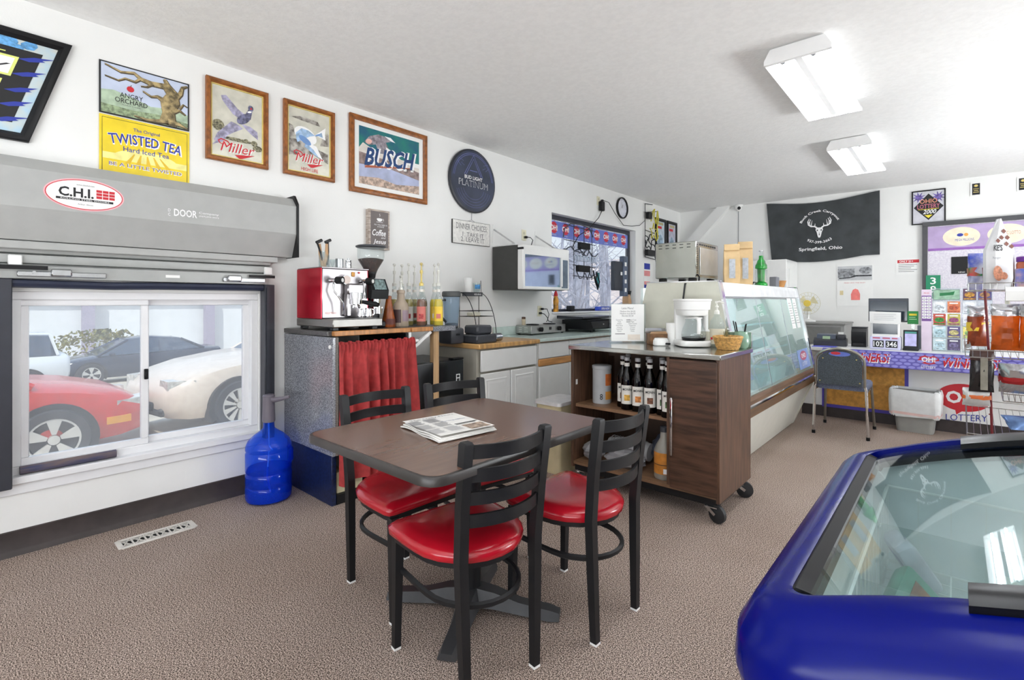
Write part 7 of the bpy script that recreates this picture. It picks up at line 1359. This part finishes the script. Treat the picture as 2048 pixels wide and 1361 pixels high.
def car(name, lab, loc, rz, m, st, gh, spokes=5, r=.32, wb=1.4, hw=.88, roof=True, wheels=True):
    t = thing(name, lab, 'car', loc, rz)
    g = G(); g.rings([[(x, -w_ * .88, zl), (x, -w_, zl + .14), (x, -w_ * 1.0, zl + (zh - zl) * .65), (x, -w_ * .95, zh - .05), (x, -w_ * .8, zh), (x, w_ * .8, zh), (x, w_ * .95, zh - .05), (x, w_ * 1.0, zl + (zh - zl) * .65), (x, w_, zl + .14), (x, w_ * .88, zl)] for x, zl, zh, w_ in st]); obj('body', g, m, t, ang=50)
    g = G(); g.rings([[(x, -b, zb), (x, -a, zr), (x, a, zr), (x, b, zb)] for x, zb, zr, b, a in gh]); obj('windows', g, CGL, t, ang=30)
    if roof:
        rs = [q for q in gh if q[2] > q[1] + .3]
        g = G(); g.rings([[(x, -a - .015, zr - .02), (x, -a + .05, zr + .02), (x, a - .05, zr + .02), (x, a + .015, zr - .02)] for x, zb, zr, b, a in rs]); obj('roof', g, m, t)
        for s in (-1, 1):
            for q0, q1 in ((0, 1), (len(gh) - 1, len(gh) - 2), ):
                a0, a1 = gh[q0], gh[q1]; g = G(); g.tube([(a0[0], s * a0[3], a0[1]), (a1[0], s * (a1[4] + .01), a1[2])], .035, 5); obj('pillar', g, m, t)
            xm = (gh[1][0] + gh[-2][0]) / 2 - .1; g = G(); g.tube([(xm, s * (gh[1][3] + .005), gh[1][1]), (xm, s * (gh[1][4] + .012), gh[1][2])], .03, 4); obj('pillar', g, m, t)
            g = G(); g.ball((gh[-1][0] - .35, s * (hw + .06), gh[-1][1] + .06), (.09, .07, .06), 10, 6); obj('mirror', g, m, t)
    for s in (-1, 1):
        for x in (-wb + .02, wb):
            g = G(); ra = r * 1.16; pts = [(x + ra * cos(a), r * .98 + ra * sin(a)) for a in [R(-25 + 230 * k / 20) for k in range(21)]]; pts2 = [(x + r * .9 * cos(R(205 - 230 * k / 20)), r * .98 + r * .9 * sin(R(205 - 230 * k / 20))) for k in range(21)]
            g.rings([[(a, s * (hw - .25), b) for a, b in pts + pts2], [(a, s * (hw + .012), b) for a, b in pts + pts2]]); obj('wheel_arch', g, DRK, t)
            wheel(t, x, s * (hw - .07), r, s, spokes)
    return t
SED = [(-2.35, .45, .86, .72), (-2.25, .25, .98, .82), (-1.5, .2, 1.0, .88), (0, .2, .95, .88), (1.0, .2, .92, .88), (1.6, .22, .84, .86), (2.0, .24, .74, .80), (2.22, .28, .62, .70), (2.30, .34, .52, .55)]
SGH = [(-1.75, .97, .99, .74, .70), (-1.05, .95, 1.34, .80, .60), (-.2, .93, 1.42, .82, .62), (.45, .91, 1.36, .82, .60), (1.25, .89, .92, .78, .72)]
REDC = mat('red_car_paint', (208, 52, 44), .25, var=.05, coat=.4); WHC = mat('pearl_car_paint', (226, 212, 198), .25, var=.03, coat=.4); DKC = mat('dark_blue_paint', (40, 52, 76), .2, var=.05, coat=.4); WH2 = mat('white_car_paint', (226, 230, 234), .25, var=.02, coat=.4)
t = car('red_car', 'red car nose seen through the left window pane', (-8.0, -.66, gz(-7.9)), R(90), REDC, SED, SGH, 5, .33)
LENS = mat('headlight_lens', (206, 206, 200), .1, var=.15, vs=20, coat=.5)
def lamps(t, h, marker=True):
    for s in (-1, 1):
        g = G(); g.rings([[(x, s * y, z) for y, z in ((w_, h - .07), (w_, h + .05), (w_ - .22, h + .06), (w_ - .25, h - .05))] for x, w_ in ((1.95, .80), (2.24, .66))]); obj('headlight', g, LENS, t)
        if not marker: continue
        g = G(); g.rings([[(x, s * w_, h - .2), (x, s * (w_ + .004), h - .12), (x, s * (w_ - .1), h - .12), (x, s * (w_ - .1), h - .2)] for x, w_ in ((1.85, .845), (2.08, .80))]); obj('side_marker', g, mat('amber_marker', (232, 160, 40), .3), t)
    g = G(); g.box(2.2, 2.33, -.4, .4, .36, .48, .02); obj('grille', g, DRK, t)
lamps(t, .60)
t = car('white_car', 'pearl white car nose seen through the right window pane', (-8.75, 4.05, gz(-8.6)), R(-82), WHC, [(a, b, c + .10 if a > 0 else c + .12, d * 1.02) for a, b, c, d in SED], [(a - .55, b + .1, c + .1, d, e) for a, b, c, d, e in SGH], 10, .36, 1.42, .90)
lamps(t, .72, marker=False)
g = G(); g.box(2.16, 2.31, -.6, .6, .3, .42, .03); obj('lower_grille', g, DRK, t)
car('dark_car', 'dark blue car parked behind the red and white cars', (-20.9, 4.35, gz(-20.5)), R(-90), DKC, SED, SGH, 5, .34)
SUVB = [(-2.25, .5, 1.0, .74), (-2.15, .3, 1.08, .84), (-1.2, .25, 1.08, .9), (1.0, .25, 1.05, .9), (1.9, .3, .95, .84), (2.2, .4, .75, .7)]
car('white_suv', 'white estate car at the left behind the red car', (-18.7, -.05, gz(-18.4)), R(-90), WH2, SUVB, [(-2.0, 1.05, 1.10, .8, .7), (-1.85, 1.05, 1.6, .82, .68), (0, 1.05, 1.68, .84, .7), (.6, 1.03, 1.6, .84, .68), (1.4, 1.02, 1.06, .8, .7)], 5, .35)
# building, pole and bush beyond
t = thing('white_building', 'long white building across the car park', 'building', (-34, 6, gz(-34)))
g = G(); g.box(-4, 0, -22, 14, 0, 4.2); obj('wall', g, mat('white_siding', (228, 232, 236), .6, var=.02, vs=2), t, smooth=False)
g = G(); g.box(-4.4, .6, -22.4, 14.4, 4.2, 4.5); obj('roof', g, mat('grey_roof', (140, 144, 150), .7), t, smooth=False)
for y in (-5.2, -9, -14): g = G(); g.box(-.1, .06, y - .8, y + .8, 1.2, 2.6, .02); f_ = obj('window', g, mat('window_slate', (150, 170, 190), .3), t); g = G(); g.box(.05, .08, y - .03, y + .03, 1.2, 2.6); obj('mullion', g, WHPL, f_)
for y in (-1.2, 4.4): g = G(); g.box(.3, .7, y - .25, y + .25, 0, 4.2); obj('column', g, mat('mauve_column', (166, 160, 180), .6), t)
g = G(); g.cyl((0, 0, 0), (0, 0, 4), .05, 8); o = obj('sign_post', g, GINK, loc=(-26, 5.6, gz(-26))); tag(o, 'thin grey pole standing beyond the dark car', 'pole')
def shrub(name, lab, loc, rx, ry, rz_, m, seed, cat='shrub'):
    t = thing(name, lab, cat, loc); r = random.Random(seed); g = G()
    for k in range(900):
        a = r.uniform(0, 2 * pi); b = r.uniform(0, 1); q = r.uniform(.75, 1.05); x, y, z = rx * q * cos(a) * sin(b * 1.7), ry * q * sin(a) * sin(b * 1.7), rz_ * (.35 + .65 * q * cos(b * 1.7))
        s = r.uniform(.05, .10); u = Vector((r.gauss(0, 1), r.gauss(0, 1), r.gauss(0, 1))).normalized(); v = u.orthogonal().normalized(); c = Vector((x, y, max(.02, z)))
        g.quad(c - u * s, c + v * s * .6, c + u * s, c - v * s * .6)
    obj('foliage', g, m, t, smooth=False, rec=False, kind='stuff'); g = G()
    for k in range(6): g.tube([(r.uniform(-.1, .1), r.uniform(-.1, .1), 0), (rx * r.uniform(-.5, .5), ry * r.uniform(-.5, .5), rz_ * .7)], .025, 5)
    obj('stems', g, mat('shrub_stem', (90, 76, 60), .8), t); return t
shrub('golden_bush', 'round golden green bush behind the dark car', (-23.5, 3.7, gz(-23.5)), 1.2, 2.0, 1.75, mat('golden_leaf', (150, 140, 70), .7, rgb2=(96, 104, 60), vs=6), 3)
# wooded bank seen through the black framed window
g = G(); g.sheet(lambda u, v: (-30 + 26 * u, 16 + 30 * v - 6 * u, gz(-30 + 26 * u) + .02 + 7 * v ** 1.3 + .3 * sin(u * 9 + v * 7)), 16, 12); o = struct('hill', g, mat('leaf_litter', (238, 218, 206), .9, rgb2=(206, 186, 180), vs=3), rec=False)
BARKT = mat('pale_bark', (176, 180, 198), .85, rgb2=(136, 136, 150), vs=5, stretch=(4, 4, 1))
def tree(lab, x, y, h, r0, seed):
    r = random.Random(seed); t = thing('bare_tree', lab, 'tree', (x, y, gz(x) + (.0 if y < 16 else max(0, .22 * (y - 16)))), 0, 'bare trees beyond the black framed window')
    g = G(); tip = Vector((r.uniform(-.4, .4), r.uniform(-.4, .4), h)); n = 6; tr = [Vector((tip.x * k / n + r.uniform(-.08, .08), tip.y * k / n + r.uniform(-.08, .08), h * k / n - (.3 if k == 0 else 0))) for k in range(n + 1)]
    g.tube(tr, [r0 * (1 - .85 * k / n) for k in range(n + 1)], 8); obj('trunk', g, BARKT, t)
    g = G()
    for k in range(22):
        i = r.randint(1, n - 1); b = tr[i]; a = r.uniform(0, 2 * pi); L_ = r.uniform(.6, 2.0); d = Vector((cos(a), sin(a), r.uniform(.1, .9))); m1 = b + d * L_ * .5 + Vector((0, 0, r.uniform(-.1, .2))); e = b + d * L_ + Vector((0, 0, .3)); g.tube([b, m1, e], [r0 * .28, r0 * .16, r0 * .04], 5)
        for q in range(3): e2 = m1 + Vector((r.gauss(0, .5), r.gauss(0, .5), r.uniform(-.1, .7))); g.tube([m1, e2], [r0 * .1, r0 * .02], 4)
    obj('branches', g, BARKT, t)
rr_ = random.Random(9)
where = ['nearest the window, thick trunk', 'just left of the thick trunk', 'with a forked look at mid distance', 'slim, between the neon sign and the banner', 'slim, beside the teal tag', 'behind the open sign box', 'farther up the bank, left', 'farther up the bank, centre', 'farther up the bank, right', 'thin one at the window edge', 'pale one high on the bank', 'short one low on the bank']
pos = [(-9.0, 13.2, 9, .24), (-10.5, 12.8, 8, .15), (-11, 16.5, 9, .17), (-12.5, 17.0, 8, .11), (-9.5, 14.6, 8, .10), (-10.0, 16.6, 9, .14), (-16, 19, 9, .16), (-15, 22, 9, .15), (-12, 20, 9, .13), (-8.2, 13.9, 7, .08), (-18, 26, 9, .2), (-13, 14.8, 5, .09)]
for (x, y, h, r0), wh, sd_ in zip(pos, where, range(20, 40)): tree('bare winter tree beyond the black framed window, ' + wh, x, y, h, r0, sd_)
